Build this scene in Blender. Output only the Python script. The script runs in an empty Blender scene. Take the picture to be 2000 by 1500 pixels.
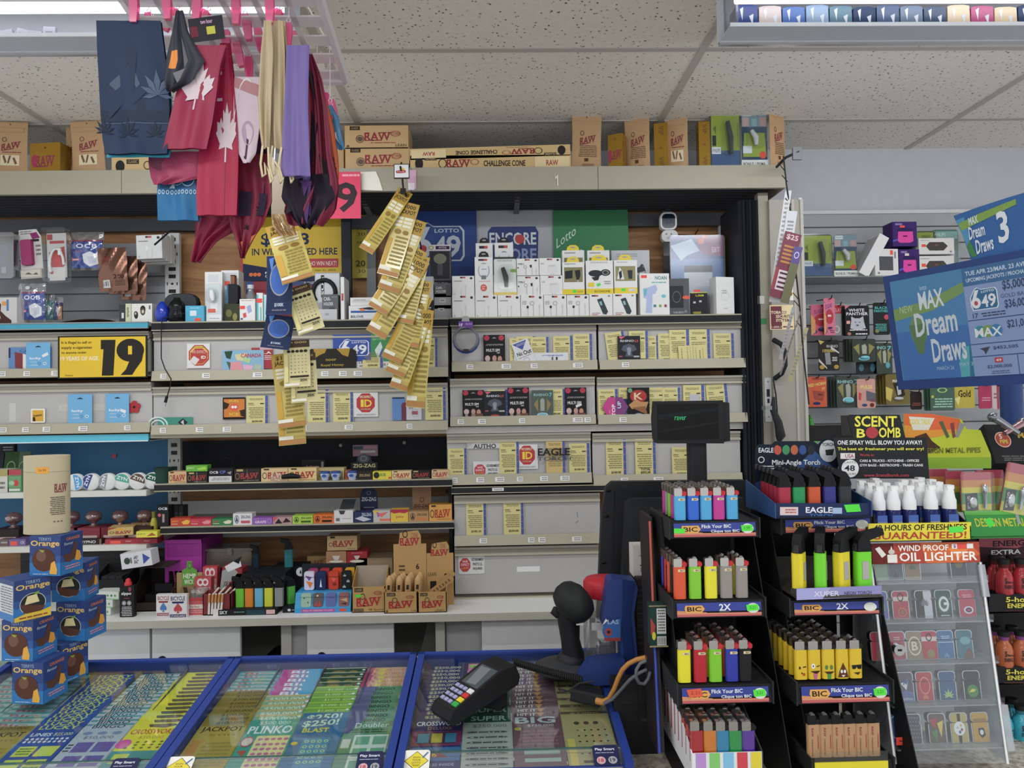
import bpy, math, random
from mathutils import Vector, Matrix, Euler
C = bpy.context.scene.collection
sc = bpy.context.scene
rnd = random.Random(7)
F = 1444.0; EYE = 1.6                       # focal length in pixels of a 2000 px wide frame, eye height
# ---------------------------------------------------------------- camera
_y = Vector(((965-1000)/F, -(787-750)/F, -1)).normalized()
_x = Vector((1, .016, 0)); _x = (_x - _x.dot(_y)*_y).normalized()
_z = _x.cross(_y)
RT = Matrix((_x, _y, _z))                   # camera to world
cam = bpy.data.objects.new('camera', bpy.data.cameras.new('camera')); C.objects.link(cam)
cam.matrix_world = Matrix.Translation((0, 0, EYE)) @ RT.to_4x4()
cam.data.sensor_width = 36; cam.data.lens = F/2000*36; cam.data.clip_start = .02
sc.camera = cam
# ---------------------------------------------------------------- world, lights, exposure
sc.view_settings.view_transform = 'Standard'; sc.view_settings.look = 'None'
sc.view_settings.exposure = -0.14; sc.view_settings.gamma = 1; sc.view_settings.use_curve_mapping = False
wd = bpy.data.worlds.new('store_light'); sc.world = wd; wd.use_nodes = True
wd.node_tree.nodes['Background'].inputs[0].default_value = (.93, .96, 1, 1)
wd.node_tree.nodes['Background'].inputs[1].default_value = 1.22
def area(name, loc, sx, sy, power, col=(1, 1, 1), rot=(0, 0, 0)):
    l = bpy.data.lights.new(name, 'AREA'); l.shape = 'RECTANGLE'; l.size = sx; l.size_y = sy
    l.energy = power; l.color = col
    o = bpy.data.objects.new(name, l); C.objects.link(o); o.location = loc; o.rotation_euler = rot
    return o
CEIL = EYE+1.13
area('store_ceiling_light', (-1.2, .4, CEIL-.03), 1.2, .5, 20, (1, .98, .94))
area('store_ceiling_light', (1.1, .4, CEIL-.03), 1.2, .5, 20, (.95, .97, 1))
area('store_ceiling_light', (0, -1.3, CEIL-.03), 2.4, .5, 30, (1, .98, .95))
# ---------------------------------------------------------------- pixel helpers
def ray(px, py):
    return RT @ Vector(((px-1000)/F, -(py-750)/F, -1))
def P(px, py, Y):
    w = ray(px, py); return Vector((0, 0, EYE)) + w*(Y/w.y)
def PZ(px, py, Z):
    w = ray(px, py); return Vector((0, 0, EYE)) + w*((Z-EYE)/w.z)
# ---------------------------------------------------------------- materials
MC = {}
def lin(h):
    h = h.lstrip('#')
    if len(h) == 3: h = h[0]*2+h[1]*2+h[2]*2
    r = []
    for i in (0, 2, 4):
        c = int(h[i:i+2], 16)/255
        r.append(c/12.92 if c <= .04045 else ((c+.055)/1.055)**2.4)
    return r+[1]
def M(h, rough=.5, metal=0, coat=0):
    k = (h, rough, metal, coat)
    if k in MC: return MC[k]
    m = bpy.data.materials.new('surface_'+h); m.use_nodes = True; nt = m.node_tree
    b = nt.nodes['Principled BSDF']; col = lin(h)
    tc = nt.nodes.new('ShaderNodeTexCoord'); n = nt.nodes.new('ShaderNodeTexNoise'); n.inputs['Scale'].default_value = 23
    nt.links.new(tc.outputs['Object'], n.inputs['Vector'])
    mx = nt.nodes.new('ShaderNodeMix'); mx.data_type = 'RGBA'
    mx.inputs[6].default_value = [c*.93 for c in col[:3]]+[1]; mx.inputs[7].default_value = [min(1, c*1.05) for c in col[:3]]+[1]
    nt.links.new(n.outputs['Fac'], mx.inputs[0]); nt.links.new(mx.outputs[2], b.inputs['Base Color'])
    b.inputs['Roughness'].default_value = rough; b.inputs['Metallic'].default_value = metal
    b.inputs['Coat Weight'].default_value = coat
    if sum(col[:3]) < .2 and not metal: b.inputs['Specular IOR Level'].default_value = .22
    MC[k] = m; return m
def nodemat(name):
    m = bpy.data.materials.new(name); m.use_nodes = True; nt = m.node_tree
    return m, nt, nt.nodes['Principled BSDF'], nt.nodes.new('ShaderNodeTexCoord')
def ramp(nt, src, stops):
    r = nt.nodes.new('ShaderNodeValToRGB'); nt.links.new(src, r.inputs[0])
    e = r.color_ramp.elements
    while len(e) < len(stops): e.new(.5)
    for q, (p, c) in zip(e, stops): q.position = p; q.color = lin(c)
    return r
def clear(name, tint='ffffff', gloss=.12, rough=.05, opac=0.0, body='ffffff', graze=.5):
    """transparent plastic: see-through, some gloss, some milky body"""
    if name in MC: return MC[name]
    m = bpy.data.materials.new(name); m.use_nodes = True; nt = m.node_tree; nt.nodes.clear()
    o = nt.nodes.new('ShaderNodeOutputMaterial'); t = nt.nodes.new('ShaderNodeBsdfTransparent'); g = nt.nodes.new('ShaderNodeBsdfGlossy')
    d = nt.nodes.new('ShaderNodeBsdfDiffuse'); a = nt.nodes.new('ShaderNodeMixShader'); b = nt.nodes.new('ShaderNodeMixShader')
    lw = nt.nodes.new('ShaderNodeLayerWeight'); lw.inputs[0].default_value = .25
    mu = nt.nodes.new('ShaderNodeMath'); mu.operation = 'MULTIPLY_ADD'; mu.inputs[1].default_value = graze; mu.inputs[2].default_value = gloss*.4
    t.inputs[0].default_value = lin(tint); g.inputs['Roughness'].default_value = rough; d.inputs[0].default_value = lin(body)
    a.inputs[0].default_value = opac
    nt.links.new(t.outputs[0], a.inputs[1]); nt.links.new(d.outputs[0], a.inputs[2])
    nt.links.new(lw.outputs['Facing'], mu.inputs[0]); nt.links.new(mu.outputs[0], b.inputs[0])
    nt.links.new(a.outputs[0], b.inputs[1]); nt.links.new(g.outputs[0], b.inputs[2]); nt.links.new(b.outputs[0], o.inputs[0])
    MC[name] = m; return m
def emit(name, col, s, base=1):
    if name in MC: return MC[name]
    m = bpy.data.materials.new(name); m.use_nodes = True; b = m.node_tree.nodes['Principled BSDF']
    b.inputs['Base Color'].default_value = [q*base for q in lin(col)[:3]]+[1]; b.inputs['Emission Color'].default_value = lin(col); b.inputs['Emission Strength'].default_value = s
    MC[name] = m; return m
def MM(c):
    """colour code: hex, or hex with a letter: g gloss, m metal, x foil"""
    if not isinstance(c, str): return c
    if c in MC and not isinstance(c, tuple): return MC[c]
    if c[-1] == '*': return emit('lit_'+c, c[:-1], .56, .12)
    if c[-1] == 'g' : return M(c[:-1], .18)
    if c[-1] == 'm': return M(c[:-1], .28, 1)
    if c[-1] == 'x': return M(c[:-1], .2, .75)
    return M(c, .55)
# ---------------------------------------------------------------- text
TC = {}
def tmesh(s, bold):
    k = (s, bold)
    if k in TC: return TC[k]
    cu = bpy.data.curves.new('t', 'FONT'); cu.body = s; cu.resolution_u = 2; cu.dimensions = '2D'; cu.fill_mode = 'FRONT'
    if bold: cu.offset = .022
    ob = bpy.data.objects.new('t', cu); C.objects.link(ob)
    me = ob.evaluated_get(bpy.context.evaluated_depsgraph_get()).to_mesh()
    v = [(q.co.x, q.co.y) for q in me.vertices]; f = [tuple(p.vertices) for p in me.polygons]
    bpy.data.objects.remove(ob); bpy.data.curves.remove(cu)
    x0 = min(q[0] for q in v); x1 = max(q[0] for q in v); y0 = min(q[1] for q in v); y1 = max(q[1] for q in v)
    v = [((a-x0)/(x1-x0 or 1), 1-(b-y0)/(y1-y0 or 1)) for a, b in v]
    TC[k] = (v, f); return TC[k]
# ---------------------------------------------------------------- mesh builder
class MB:
    def __init__(s): s.v = []; s.f = []; s.m = []; s.sm = []; s.mats = []
    def mi(s, c):
        m = MM(c)
        if m not in s.mats: s.mats.append(m)
        return s.mats.index(m)
    def add(s, v, f, c, smooth=False):
        n = len(s.v); i = s.mi(c); s.v += [tuple(q) for q in v]
        for q in f: s.f.append([a+n for a in q]); s.m.append(i); s.sm.append(smooth)
        return s
    def box(s, x0, x1, y0, y1, z0, z1, c):
        v = [(x, y, z) for x in (x0, x1) for y in (y0, y1) for z in (z0, z1)]
        return s.add(v, [(0, 1, 3, 2), (4, 6, 7, 5), (0, 4, 5, 1), (2, 3, 7, 6), (0, 2, 6, 4), (1, 5, 7, 3)], c)
    def prism(s, pts, a, b, c, ax='y', smooth=False, sides=None):
        """2D outline pushed along an axis: 'y' -> pts are (x,z); 'x' -> (y,z); 'z' -> (x,y)"""
        g = {'y': lambda p, t: (p[0], t, p[1]), 'x': lambda p, t: (t, p[0], p[1]), 'z': lambda p, t: (p[0], p[1], t)}[ax]
        n = len(pts); v = [g(p, a) for p in pts]+[g(p, b) for p in pts]
        s.add(v, [tuple(range(n)), tuple(range(2*n-1, n-1, -1))], c)
        return s.add(v, [(i, (i+1) % n, n+(i+1) % n, n+i) for i in range(n)], sides or c, smooth)
    def rbox(s, x0, x1, y0, y1, z0, z1, r, c, ax='y', n=3):
        d = {'y': (x0, x1, z0, z1, y0, y1), 'x': (y0, y1, z0, z1, x0, x1), 'z': (x0, x1, y0, y1, z0, z1)}[ax]
        return s.prism(rr(*d[:4], r, n), d[4], d[5], c, ax)
    def lathe(s, prof, c, o=(0, 0, 0), n=20, ax='z', cap=True):
        v = []; k = len(prof)
        for i in range(n):
            a = 2*math.pi*i/n; ca, sa = math.cos(a), math.sin(a)
            for r, z in prof:
                q = {'z': (r*ca, r*sa, z), 'y': (r*ca, z, r*sa), 'x': (z, r*ca, r*sa)}[ax]
                v.append((q[0]+o[0], q[1]+o[1], q[2]+o[2]))
        f = [(i*k+j, ((i+1) % n)*k+j, ((i+1) % n)*k+j+1, i*k+j+1) for i in range(n) for j in range(k-1)]
        s.add(v, f, c, True)
        if cap:
            if prof[0][0] > 1e-5: s.add(v, [tuple(i*k for i in range(n))], c)
            if prof[-1][0] > 1e-5: s.add(v, [tuple(i*k+k-1 for i in range(n))], c)
        return s
    def cyl(s, o, r, h, c, ax='z', n=18): return s.lathe([(r, 0), (r, h)], c, o, n, ax)
    def tube(s, pts, r, c, n=8):
        pts = [Vector(p) for p in pts]; v = []
        up = Vector((0, 0, 1)); N = None
        for i, p in enumerate(pts):
            t = (pts[min(i+1, len(pts)-1)]-pts[max(i-1, 0)]).normalized()
            if N is None: N = t.cross(up if abs(t.dot(up)) < .9 else Vector((1, 0, 0))).normalized()
            else: N = (N - t*N.dot(t)).normalized()
            B = t.cross(N)
            rr_ = r[i] if isinstance(r, (list, tuple)) else r
            for k in range(n):
                a = 2*math.pi*k/n; v.append(p+(N*math.cos(a)+B*math.sin(a))*rr_)
        f = [(i*n+k, i*n+(k+1) % n, (i+1)*n+(k+1) % n, (i+1)*n+k) for i in range(len(pts)-1) for k in range(n)]
        s.add(v, f, c, True); m = len(v)
        return s.add(v, [tuple(range(n)), tuple(range(m-1, m-n-1, -1))], c)
    def ball(s, o, rx, ry, rz, c, n=14, k=8):
        return s.lathe([(math.sin(math.pi*i/k), -math.cos(math.pi*i/k)) for i in range(k+1)], c, n=n, cap=False)._sc(o, rx, ry, rz, n*(k+1))
    def _sc(s, o, rx, ry, rz, cnt):
        for i in range(len(s.v)-cnt, len(s.v)):
            x, y, z = s.v[i]; s.v[i] = (o[0]+x*rx, o[1]+y*ry, o[2]+z*rz)
        return s
    def sheet(s, fn, nu, nv, c, smooth=True, th=0, th_ax=(0, 1, 0)):
        v = [fn(i/nu, j/nv) for j in range(nv+1) for i in range(nu+1)]
        f = [(j*(nu+1)+i, j*(nu+1)+i+1, (j+1)*(nu+1)+i+1, (j+1)*(nu+1)+i) for j in range(nv) for i in range(nu)]
        s.add(v, f, c, smooth)
        if th:
            s.add([(a[0]+th_ax[0]*th, a[1]+th_ax[1]*th, a[2]+th_ax[2]*th) for a in v], f, c, smooth)
        return s
    def art(s, fr, ops):
        draw(s, fr, ops); return s
    def mesh(s, name='m'):
        me = bpy.data.meshes.new(name); me.from_pydata(s.v, [], s.f)
        for m in s.mats: me.materials.append(m)
        me.polygons.foreach_set('material_index', s.m); me.polygons.foreach_set('use_smooth', s.sm)
        me.update(); return me
    def to(s, name, parent=None, **k): return obj(name, s.mesh(name), parent, **k)
def rr(x0, x1, z0, z1, r, n=3):
    r = min(r, abs(x1-x0)/2.01, abs(z1-z0)/2.01); o = []
    for cx, cz, a0 in ((x1-r, z0+r, -90), (x1-r, z1-r, 0), (x0+r, z1-r, 90), (x0+r, z0+r, 180)):
        for i in range(n+1):
            a = math.radians(a0+90*i/n); o.append((cx+r*math.cos(a), cz+r*math.sin(a)))
    return o
def flat(o, u, v, sub=0):
    """frame: fractions (a,b) of width vector u and down vector v from corner o, layer lifted along the outward normal"""
    o, u, v = Vector(o), Vector(u), Vector(v); n = v.cross(u).normalized()
    g = lambda a, b, l: o+u*a+v*b+n*l
    g.sub = sub; g.asp = u.length/v.length
    return g
def draw(mb, fr, ops, L=[0]):
    """tiny drawing language on a face: r rect, o ellipse, p polygon, t/b/i/q text (plain, bold, upside down, turned), l small print, w slab logo, s star/leaf"""
    ls = getattr(fr, 'ls', 1); lay = .00012*ls; slope = 0
    for op in ops.split(';'):
        a = op.split()
        if not a: continue
        k = a[0]; lay += (.00012 if k not in 'tbl' else .00007)*ls
        if k == 'k': slope = float(a[1]); continue
        if k == 'r':
            x0, y0, x1, y1 = map(float, a[1:5]); n = fr.sub or 1
            if n == 1: mb.add([fr(x0, y0, lay), fr(x1, y0, lay), fr(x1, y1, lay), fr(x0, y1, lay)], [(0, 1, 2, 3)], a[5])
            else:
                q = [fr(x0+(x1-x0)*i/n, y0+(y1-y0)*j/n, lay) for j in range(n+1) for i in range(n+1)]
                mb.add(q, [(j*(n+1)+i, j*(n+1)+i+1, (j+1)*(n+1)+i+1, (j+1)*(n+1)+i) for j in range(n) for i in range(n)], a[5], True)
        elif k == 'o':
            cx, cy, rx, ry = map(float, a[1:5])
            mb.add([fr(cx+rx*math.cos(i*math.pi/12), cy+ry*math.sin(i*math.pi/12), lay) for i in range(24)], [tuple(range(24))], a[5])
        elif k == 'h':   # ring
            cx, cy, rx, ry, th = map(float, a[1:6])
            q = [fr(cx+rx*m*math.cos(i*math.pi/12), cy+ry*m*math.sin(i*math.pi/12), lay) for m in (1, 1-th) for i in range(24)]
            mb.add(q, [(i, (i+1) % 24, 24+(i+1) % 24, 24+i) for i in range(24)], a[6])
        elif k == 'p':
            n = [float(x) for x in a[2:]]
            mb.add([fr(n[i], n[i+1], lay) for i in range(0, len(n), 2)], [tuple(range(len(n)//2))], a[1])
        elif k == 'l':
            x0, y0, x1, y1 = map(float, a[1:5]); n = int(a[5]); h = (y1-y0)/n
            R = random.Random(int(x0*997+y0*771+n))
            for i in range(n):
                x = x0+(x1-x0)*R.random()*.12
                while x < x1-.02*(x1-x0):
                    e = min(x1, x+(x1-x0)*(.1+.25*R.random())); b = y0+i*h+h*.22
                    mb.add([fr(x, b+slope*x, lay), fr(e, b+slope*e, lay), fr(e, b+h*.5+slope*e, lay), fr(x, b+h*.5+slope*x, lay)], [(0, 1, 2, 3)], a[6]); x = e+(x1-x0)*.03
        elif k in 'tbiqj':
            x0, y0, x1, y1 = map(float, a[1:5]); v, f = tmesh(' '.join(a[6:]), k != 't')
            if k == 'i': g = lambda p: (x1-(x1-x0)*p[0], y1-(y1-y0)*p[1])
            elif k == 'q': g = lambda p: (x1-(x1-x0)*p[1], y0+(y1-y0)*p[0])      # reads downward
            elif k == 'j': g = lambda p: (x0+(x1-x0)*p[1], y1-(y1-y0)*p[0])      # reads upward
            else: g = lambda p: (x0+(x1-x0)*p[0], y0+(y1-y0)*p[1]+slope*(x1-x0)*(p[0]-.5))
            mb.add([fr(*g(p), lay) for p in v], f, a[5])
        elif k in 'wW':                                                         # slab-serif RAW logo (W = upside down)
            x0, y0, x1, y1 = map(float, a[1:5]); v, f = tmesh('RAW', True); X, Y = x1-x0, y1-y0
            S = [(0, 0, .2, .12), (0, .88, .2, 1), (.22, .88, .36, 1), (.28, .88, .5, 1), (.52, .88, .66, 1), (.56, 0, .74, .12), (.72, 0, .85, .12), (.88, 0, 1.03, .12)]
            for sg in (0,):
                g = (lambda p: (x1-X*p[0], y1-Y*p[1])) if k == 'W' else (lambda p: (x0+X*p[0], y0+Y*p[1]+slope*X*(p[0]-.5)))
                mb.add([fr(*g(p), lay) for p in v], f, a[5])
                for r in S: mb.add([fr(*g(p), lay+.00005*ls) for p in ((r[0], r[1]), (r[2], r[1]), (r[2], r[3]), (r[0], r[3]))], [(0, 1, 2, 3)], a[5])
        elif k == 'm':                                                          # maple leaf: cx cy r col
            cx, cy, r = map(float, a[1:4])
            h = [(0, -1), (.18, -.62), (.42, -.76), (.34, -.3), (.62, -.5), (.68, -.32), (.98, -.36), (.86, -.08), (.96, .02), (.5, .36), (.56, .54), (.06, .46), (.06, .95)]
            q = [(x, y) for x, y in h]+[(-x, y) for x, y in h[::-1]]
            mb.add([fr(cx, cy, lay+.0006)]+[fr(cx+x*r, cy+y*r*fr.asp, lay+.0006) for x, y in q], [(0, i+1, (i+1) % len(q)+1) for i in range(len(q))], a[4])
        elif k == 's':                                                          # pointed leaf fan: cx cy r count col
            cx, cy, r = map(float, a[1:4]); n = int(a[4])
            for i in range(n):
                an = math.radians(-90+(i-(n-1)/2)*(230/n)); ln = r*(1-.4*abs(i-(n-1)/2)/(n/2))
                dx, dy = math.cos(an), math.sin(an)
                pt = [(0, 0), (.5*ln, .13*ln), (ln, 0), (.5*ln, -.13*ln)]
                mb.add([fr(cx+(x*dx-y*dy), cy+(x*dy+y*dx)*fr.asp, lay+.00002*i) for x, y in pt], [(0, 1, 2, 3)], a[5])
    return mb
# ---------------------------------------------------------------- objects
def obj(name, me, parent=None, loc=None, rot=None, label=None, kind=None):
    o = bpy.data.objects.new(name, me); C.objects.link(o)
    if parent: o.parent = parent
    if loc is not None: o.location = loc
    if rot is not None: o.rotation_euler = rot
    if label: o['label'] = label
    if kind: o['kind'] = kind
    return o
NOUN = {}
def tag(o, label, cat, group=None):
    o['label'] = label; o['category'] = cat
    if group: o['group'] = group
    return o
def thing(name, label, cat, loc=(0, 0, 0), rot=None, group=None):
    o = obj(name, None, None, loc, rot); o.empty_display_size = .02
    return tag(o, label, cat, group)
def solo(name, label, cat, me, loc=(0, 0, 0), rot=None, group=None):
    if isinstance(me, MB): me = me.mesh(name)
    return tag(obj(name, me, None, loc, rot), label, cat, group)
def struct(name, mb): return obj(name, mb.mesh(name), kind='structure')
KC = {}
def cache(key, fn):
    if key not in KC: KC[key] = fn().mesh('m')
    return KC[key]
ORD = ['first', 'second', 'third', 'fourth', 'fifth', 'sixth', 'seventh', 'eighth', 'ninth', 'tenth', 'eleventh', 'twelfth', 'thirteenth', 'fourteenth', 'fifteenth', 'sixteenth', 'seventeenth', 'eighteenth', 'nineteenth', 'twentieth']
def carton(w, d, h, col, front='', right='', left='', top='', mb=None):
    """box standing on z=0, front face at y=0, centred on x"""
    mb = mb or MB(); mb.box(-w/2, w/2, 0, d, 0, h, col)
    if front: mb.art(flat((-w/2, 0, h), (w, 0, 0), (0, 0, -h)), front)
    if right: mb.art(flat((w/2, 0, h), (0, d, 0), (0, 0, -h)), right)
    if left: mb.art(flat((-w/2, d, h), (0, -d, 0), (0, 0, -h)), left)
    if top: mb.art(flat((-w/2, d, h), (w, 0, 0), (0, -d, 0)), top)
    return mb
def at(px0, px1, pyt, Y, zb=None, pyb=None):
    """pixel box at depth Y -> centre x, base z, width, height"""
    xm = (px0+px1)/2
    x0 = P(px0, pyt, Y).x; x1 = P(px1, pyt, Y).x; zt = P(xm, pyt, Y).z
    if zb is None: zb = P(xm, pyb, Y).z
    return (x0+x1)/2, zb, x1-x0, zt-zb
def put(name, label, cat, px0, px1, pyt, Y, zb, d, col, front='', right='', left='', top='', group=None, rz=0, ry=0, pyb=None):
    x, z, w, h = at(px0, px1, pyt, Y, zb, pyb)
    return solo(name, label, cat, carton(w, d, h, col, front, right, left, top), (x, Y, z), (0, ry, rz), group)
# ================================================================ room
YW = 3.3
m, nt, b, tc = nodemat('ceiling_tile')            # pitted mineral-fibre tile
vo = nt.nodes.new('ShaderNodeTexVoronoi'); vo.inputs['Scale'].default_value = 62
nz = nt.nodes.new('ShaderNodeTexNoise'); nz.inputs['Scale'].default_value = 22; nz.inputs['Detail'].default_value = 5
mp = nt.nodes.new('ShaderNodeMapping'); mp.inputs['Rotation'].default_value = (0, 0, .5)
nt.links.new(tc.outputs['Object'], mp.inputs[0]); 
mxv = nt.nodes.new('ShaderNodeMix'); mxv.data_type = 'RGBA'; mxv.inputs[0].default_value = .02
nt.links.new(mp.outputs[0], mxv.inputs[6]); nt.links.new(nz.outputs['Color'], mxv.inputs[7]); nt.links.new(mp.outputs[0], nz.inputs[0])
nt.links.new(mxv.outputs[2], vo.inputs['Vector'])
n2 = nt.nodes.new('ShaderNodeTexNoise'); n2.inputs['Scale'].default_value = 45; nt.links.new(mp.outputs[0], n2.inputs[0])
th = nt.nodes.new('ShaderNodeMath'); th.operation = 'MULTIPLY'; nt.links.new(vo.outputs['Distance'], th.inputs[0])
r2 = ramp(nt, n2.outputs['Fac'], [(.4, '222222'), (.52, 'ffffff')]); nt.links.new(r2.outputs[0], th.inputs[1])
r = ramp(nt, vo.outputs['Distance'], [(.16, '4e4a46'), (.24, 'dcd7ce'), (1, 'e2ddd4')])
mm = nt.nodes.new('ShaderNodeMix'); mm.data_type = 'RGBA'; nt.links.new(r2.outputs[0], mm.inputs[0]); mm.inputs[6].default_value = lin('dcd7ce'); nt.links.new(r.outputs[0], mm.inputs[7])
nt.links.new(mm.outputs[2], b.inputs['Base Color']); b.inputs['Roughness'].default_value = .9; TILE = m
m, nt, b, tc = nodemat('plywood')
mp = nt.nodes.new('ShaderNodeMapping'); mp.inputs['Scale'].default_value = (1.2, 1, 9); nt.links.new(tc.outputs['Object'], mp.inputs[0])
nz = nt.nodes.new('ShaderNodeTexNoise'); nz.inputs['Scale'].default_value = 2.5; nz.inputs['Detail'].default_value = 6; nz.inputs['Distortion'].default_value = .8; nt.links.new(mp.outputs[0], nz.inputs[0])
r = ramp(nt, nz.outputs['Fac'], [(.3, '80583a'), (.5, 'a1744a'), (.7, 'b58a5a')])
vk = nt.nodes.new('ShaderNodeTexVoronoi'); vk.inputs['Scale'].default_value = 4.5; nt.links.new(tc.outputs['Object'], vk.inputs[0])
rk = ramp(nt, vk.outputs['Distance'], [(.03, '000000'), (.07, 'ffffff')])
mk = nt.nodes.new('ShaderNodeMix'); mk.data_type = 'RGBA'; nt.links.new(rk.outputs[0], mk.inputs[0]); mk.inputs[6].default_value = lin('4a2a18'); nt.links.new(r.outputs[0], mk.inputs[7])
nt.links.new(mk.outputs[2], b.inputs['Base Color']); b.inputs['Roughness'].default_value = .6; PLY = m
MC['ply'] = PLY; MC['tile'] = TILE
m, nt, b, tc = nodemat('speckled_counter')
nz = nt.nodes.new('ShaderNodeTexNoise'); nz.inputs['Scale'].default_value = 90; nz.inputs['Detail'].default_value = 6; nt.links.new(tc.outputs['Object'], nz.inputs[0])
r = ramp(nt, nz.outputs['Fac'], [(.35, '8d8579'), (.5, 'b9b0a2'), (.65, 'd0c9bc')]); nt.links.new(r.outputs[0], b.inputs['Base Color']); b.inputs['Roughness'].default_value = .35; MC['speckle'] = m
m, nt, b, tc = nodemat('floor_tile')
bk = nt.nodes.new('ShaderNodeTexBrick'); bk.inputs['Scale'].default_value = 3; bk.offset = 0; nt.links.new(tc.outputs['Object'], bk.inputs[0])
bk.inputs[1].default_value = lin('9a968e'); bk.inputs[2].default_value = lin('938f88'); bk.inputs[3].default_value = lin('5a5752'); bk.inputs['Mortar Size'].default_value = .008; bk.inputs['Brick Width'].default_value = 1; bk.inputs['Row Height'].default_value = 1
nt.links.new(bk.outputs[0], b.inputs['Base Color']); b.inputs['Roughness'].default_value = .4; MC['floortile'] = m
struct('floor', MB().box(-3.2, 3.6, -2.5, YW+.1, -.05, 0, 'floortile'))
# painted wall above slatwall / plywood behind the gantry
struct('wall_back', MB().box(-3.2, 3.6, YW, YW+.1, 0, CEIL, 'bfc0c6'))
struct('ceiling', MB().box(-3.2, 3.6, -2.5, YW, CEIL, CEIL+.05, TILE))
g = MB()
for X in (-2.95, -1.74, -.53, .69, 1.9, 3.1): g.box(X-.012, X+.012, -2.5, YW, CEIL-.004, CEIL, 'b3aea6')
for Y in [2.95-.61*i for i in range(9)]: g.box(-3.2, 3.6, Y-.012, Y+.012, CEIL-.003, CEIL, 'b3aea6')
struct('ceiling_grid', g)
ZA = P(1160, 617, 2.9).z            # top of the display shelf over the cabinets
ZF = P(1115, 325, 2.85).z           # top of the gantry
ZB = P(1120, 370, 2.85).z           # underside of the gantry
ZC = .86                            # cashier counter top
XD = P(1480, 700, 2.95).x           # shutter side
# plywood lining behind the gantry
struct('trim_1', MB().box(P(-300, 500, 3.26).x, P(1500, 500, 3.26).x, 3.27, YW, .5, ZB+.02, PLY))
# gantry: fascia in lengths, deck, rear rail
gt = thing('gantry_shelf', 'long beige metal gantry shelf under the ceiling carrying kraft cartons and pouches', 'shelf', (0, 2.85, ZB))
xs = [P(q, 350, 2.85).x for q in (-330, 237, 803, 1168, 1535)]
def up(v): return v-ZB
for i in range(4):
    MB().box(xs[i]+.001, xs[i+1]-.001, 0, .018, 0, ZF-ZB, '9f9a89').to('fascia_panel', gt)
d = MB().box(xs[0], xs[-1], .018, .43, ZF-ZB-.012, ZF-ZB-.002, '4a4c50')
MB().box(xs[0], xs[-1], .002, .43, ZF-ZB-.002, ZF-ZB, '8b877a').to('deck_top', gt)
for k in range(9): d.box(xs[0]+.02, xs[-1]-.05, .05+k*.04, .06+k*.04, .01, .022, '35373b')
for k in range(14):
    x = xs[0]+.1+k*(xs[-1]-xs[0])/14; d.box(x, x+.025, .02, .43, .022, .045, '3b3d42')
d.to('deck', gt)
MB().box(xs[0], xs[-1]-.02, .38, .41, -.055, .0, '55565a').to('rear_rail', gt)
MB().box(xs[-1]-.004, xs[-1], .018, .42, 0, ZF-ZB, 'a49f8e').to('end_panel', gt)
# torn paper patches on the fascia
a = MB().art(flat(P(704, 335, 2.847), (.085, 0, 0), (0, 0, -.075)), 'p e9e5da 0 .03 .7 0 .85 .4 1 1 .02 .95'); solo('paper_patch', 'torn white paper patch stuck on beige gantry beside the pink age sign', 'paper', a)
a = MB().art(flat(P(795, 332, 2.847), (.035, 0, 0), (0, 0, -.078)), 'p d8aec4 0 0 1 0 1 .95 .1 1;r .1 .65 .8 1 e8dde2'); solo('paper_patch', 'pale pink tape patch on beige gantry beside the hanging clip sign', 'paper', a)
a = MB().art(flat(P(1080, 338, 2.847), (.02, 0, 0), (0, 0, -.05)), 'p ded9c8 .3 0 .5 .3 1 .1 1 1 .8 1 .75 .35 .4 .5'); solo('paper_patch', 'small white scrap mark on the middle of beige gantry', 'paper', a)
# slatwall on the right wall and left wall
def slatwall(name, x0, x1, z0, z1, Y, pitch, col):
    mb = MB(); z = z1
    mb.box(x0, x1, Y+.004, Y+.02, z0, z1, '4b4d4f')
    while z > z0:
        mb.box(x0, x1, Y, Y+.012, max(z0, z-pitch+.006), z, col); z -= pitch
    return struct(name, mb)
slatwall('trim_2', P(1560, 500, 3.27).x, 3.5, .5, P(1700, 413, 3.27).z, 3.27, .0735, 'a3a5a8')
struct('trim_3', MB().box(P(1568, 500, 3.26).x, 3.5, 3.262, 3.27, P(1700, 418, 3.27).z, P(1700, 413, 3.27).z+.004, 'd0d0d0'))
slatwall('trim_4', P(-300, 500, 3.22).x, P(345, 560, 3.22).x, P(200, 640, 3.22).z, P(200, 476, 3.22).z, 3.22, .0735, '86888c')
# slotted uprights
def upright(px0, px1, pyt, pyb, Y, lab, col='c9cac8'):
    x, z, w, h = at(px0, px1, pyt, Y, None, pyb)
    mb = MB().box(-w/2, w/2, 0, .02, 0, h, col); n = int(h/.032)
    for i in range(n):
        mb.art(flat((-w/2, 0, h-.02-i*.032), (w, 0, 0), (0, 0, -.016)), 'r .25 0 .75 1 26262a' if i % 4 != 2 else 'r .12 .1 .2 .9 333;o .5 .5 .1 .3 333;r .8 .1 .88 .9 333')
    return solo('slotted_upright', lab, 'shelf upright', mb, (x, Y, z))
upright(322, 350, 455, 640, 3.2, 'white slotted metal upright beside brown hanging bags under the gantry')
upright(1404, 1429, 438, 560, 3.24, 'white slotted upright strip behind the clear blue printer pack')
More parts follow.
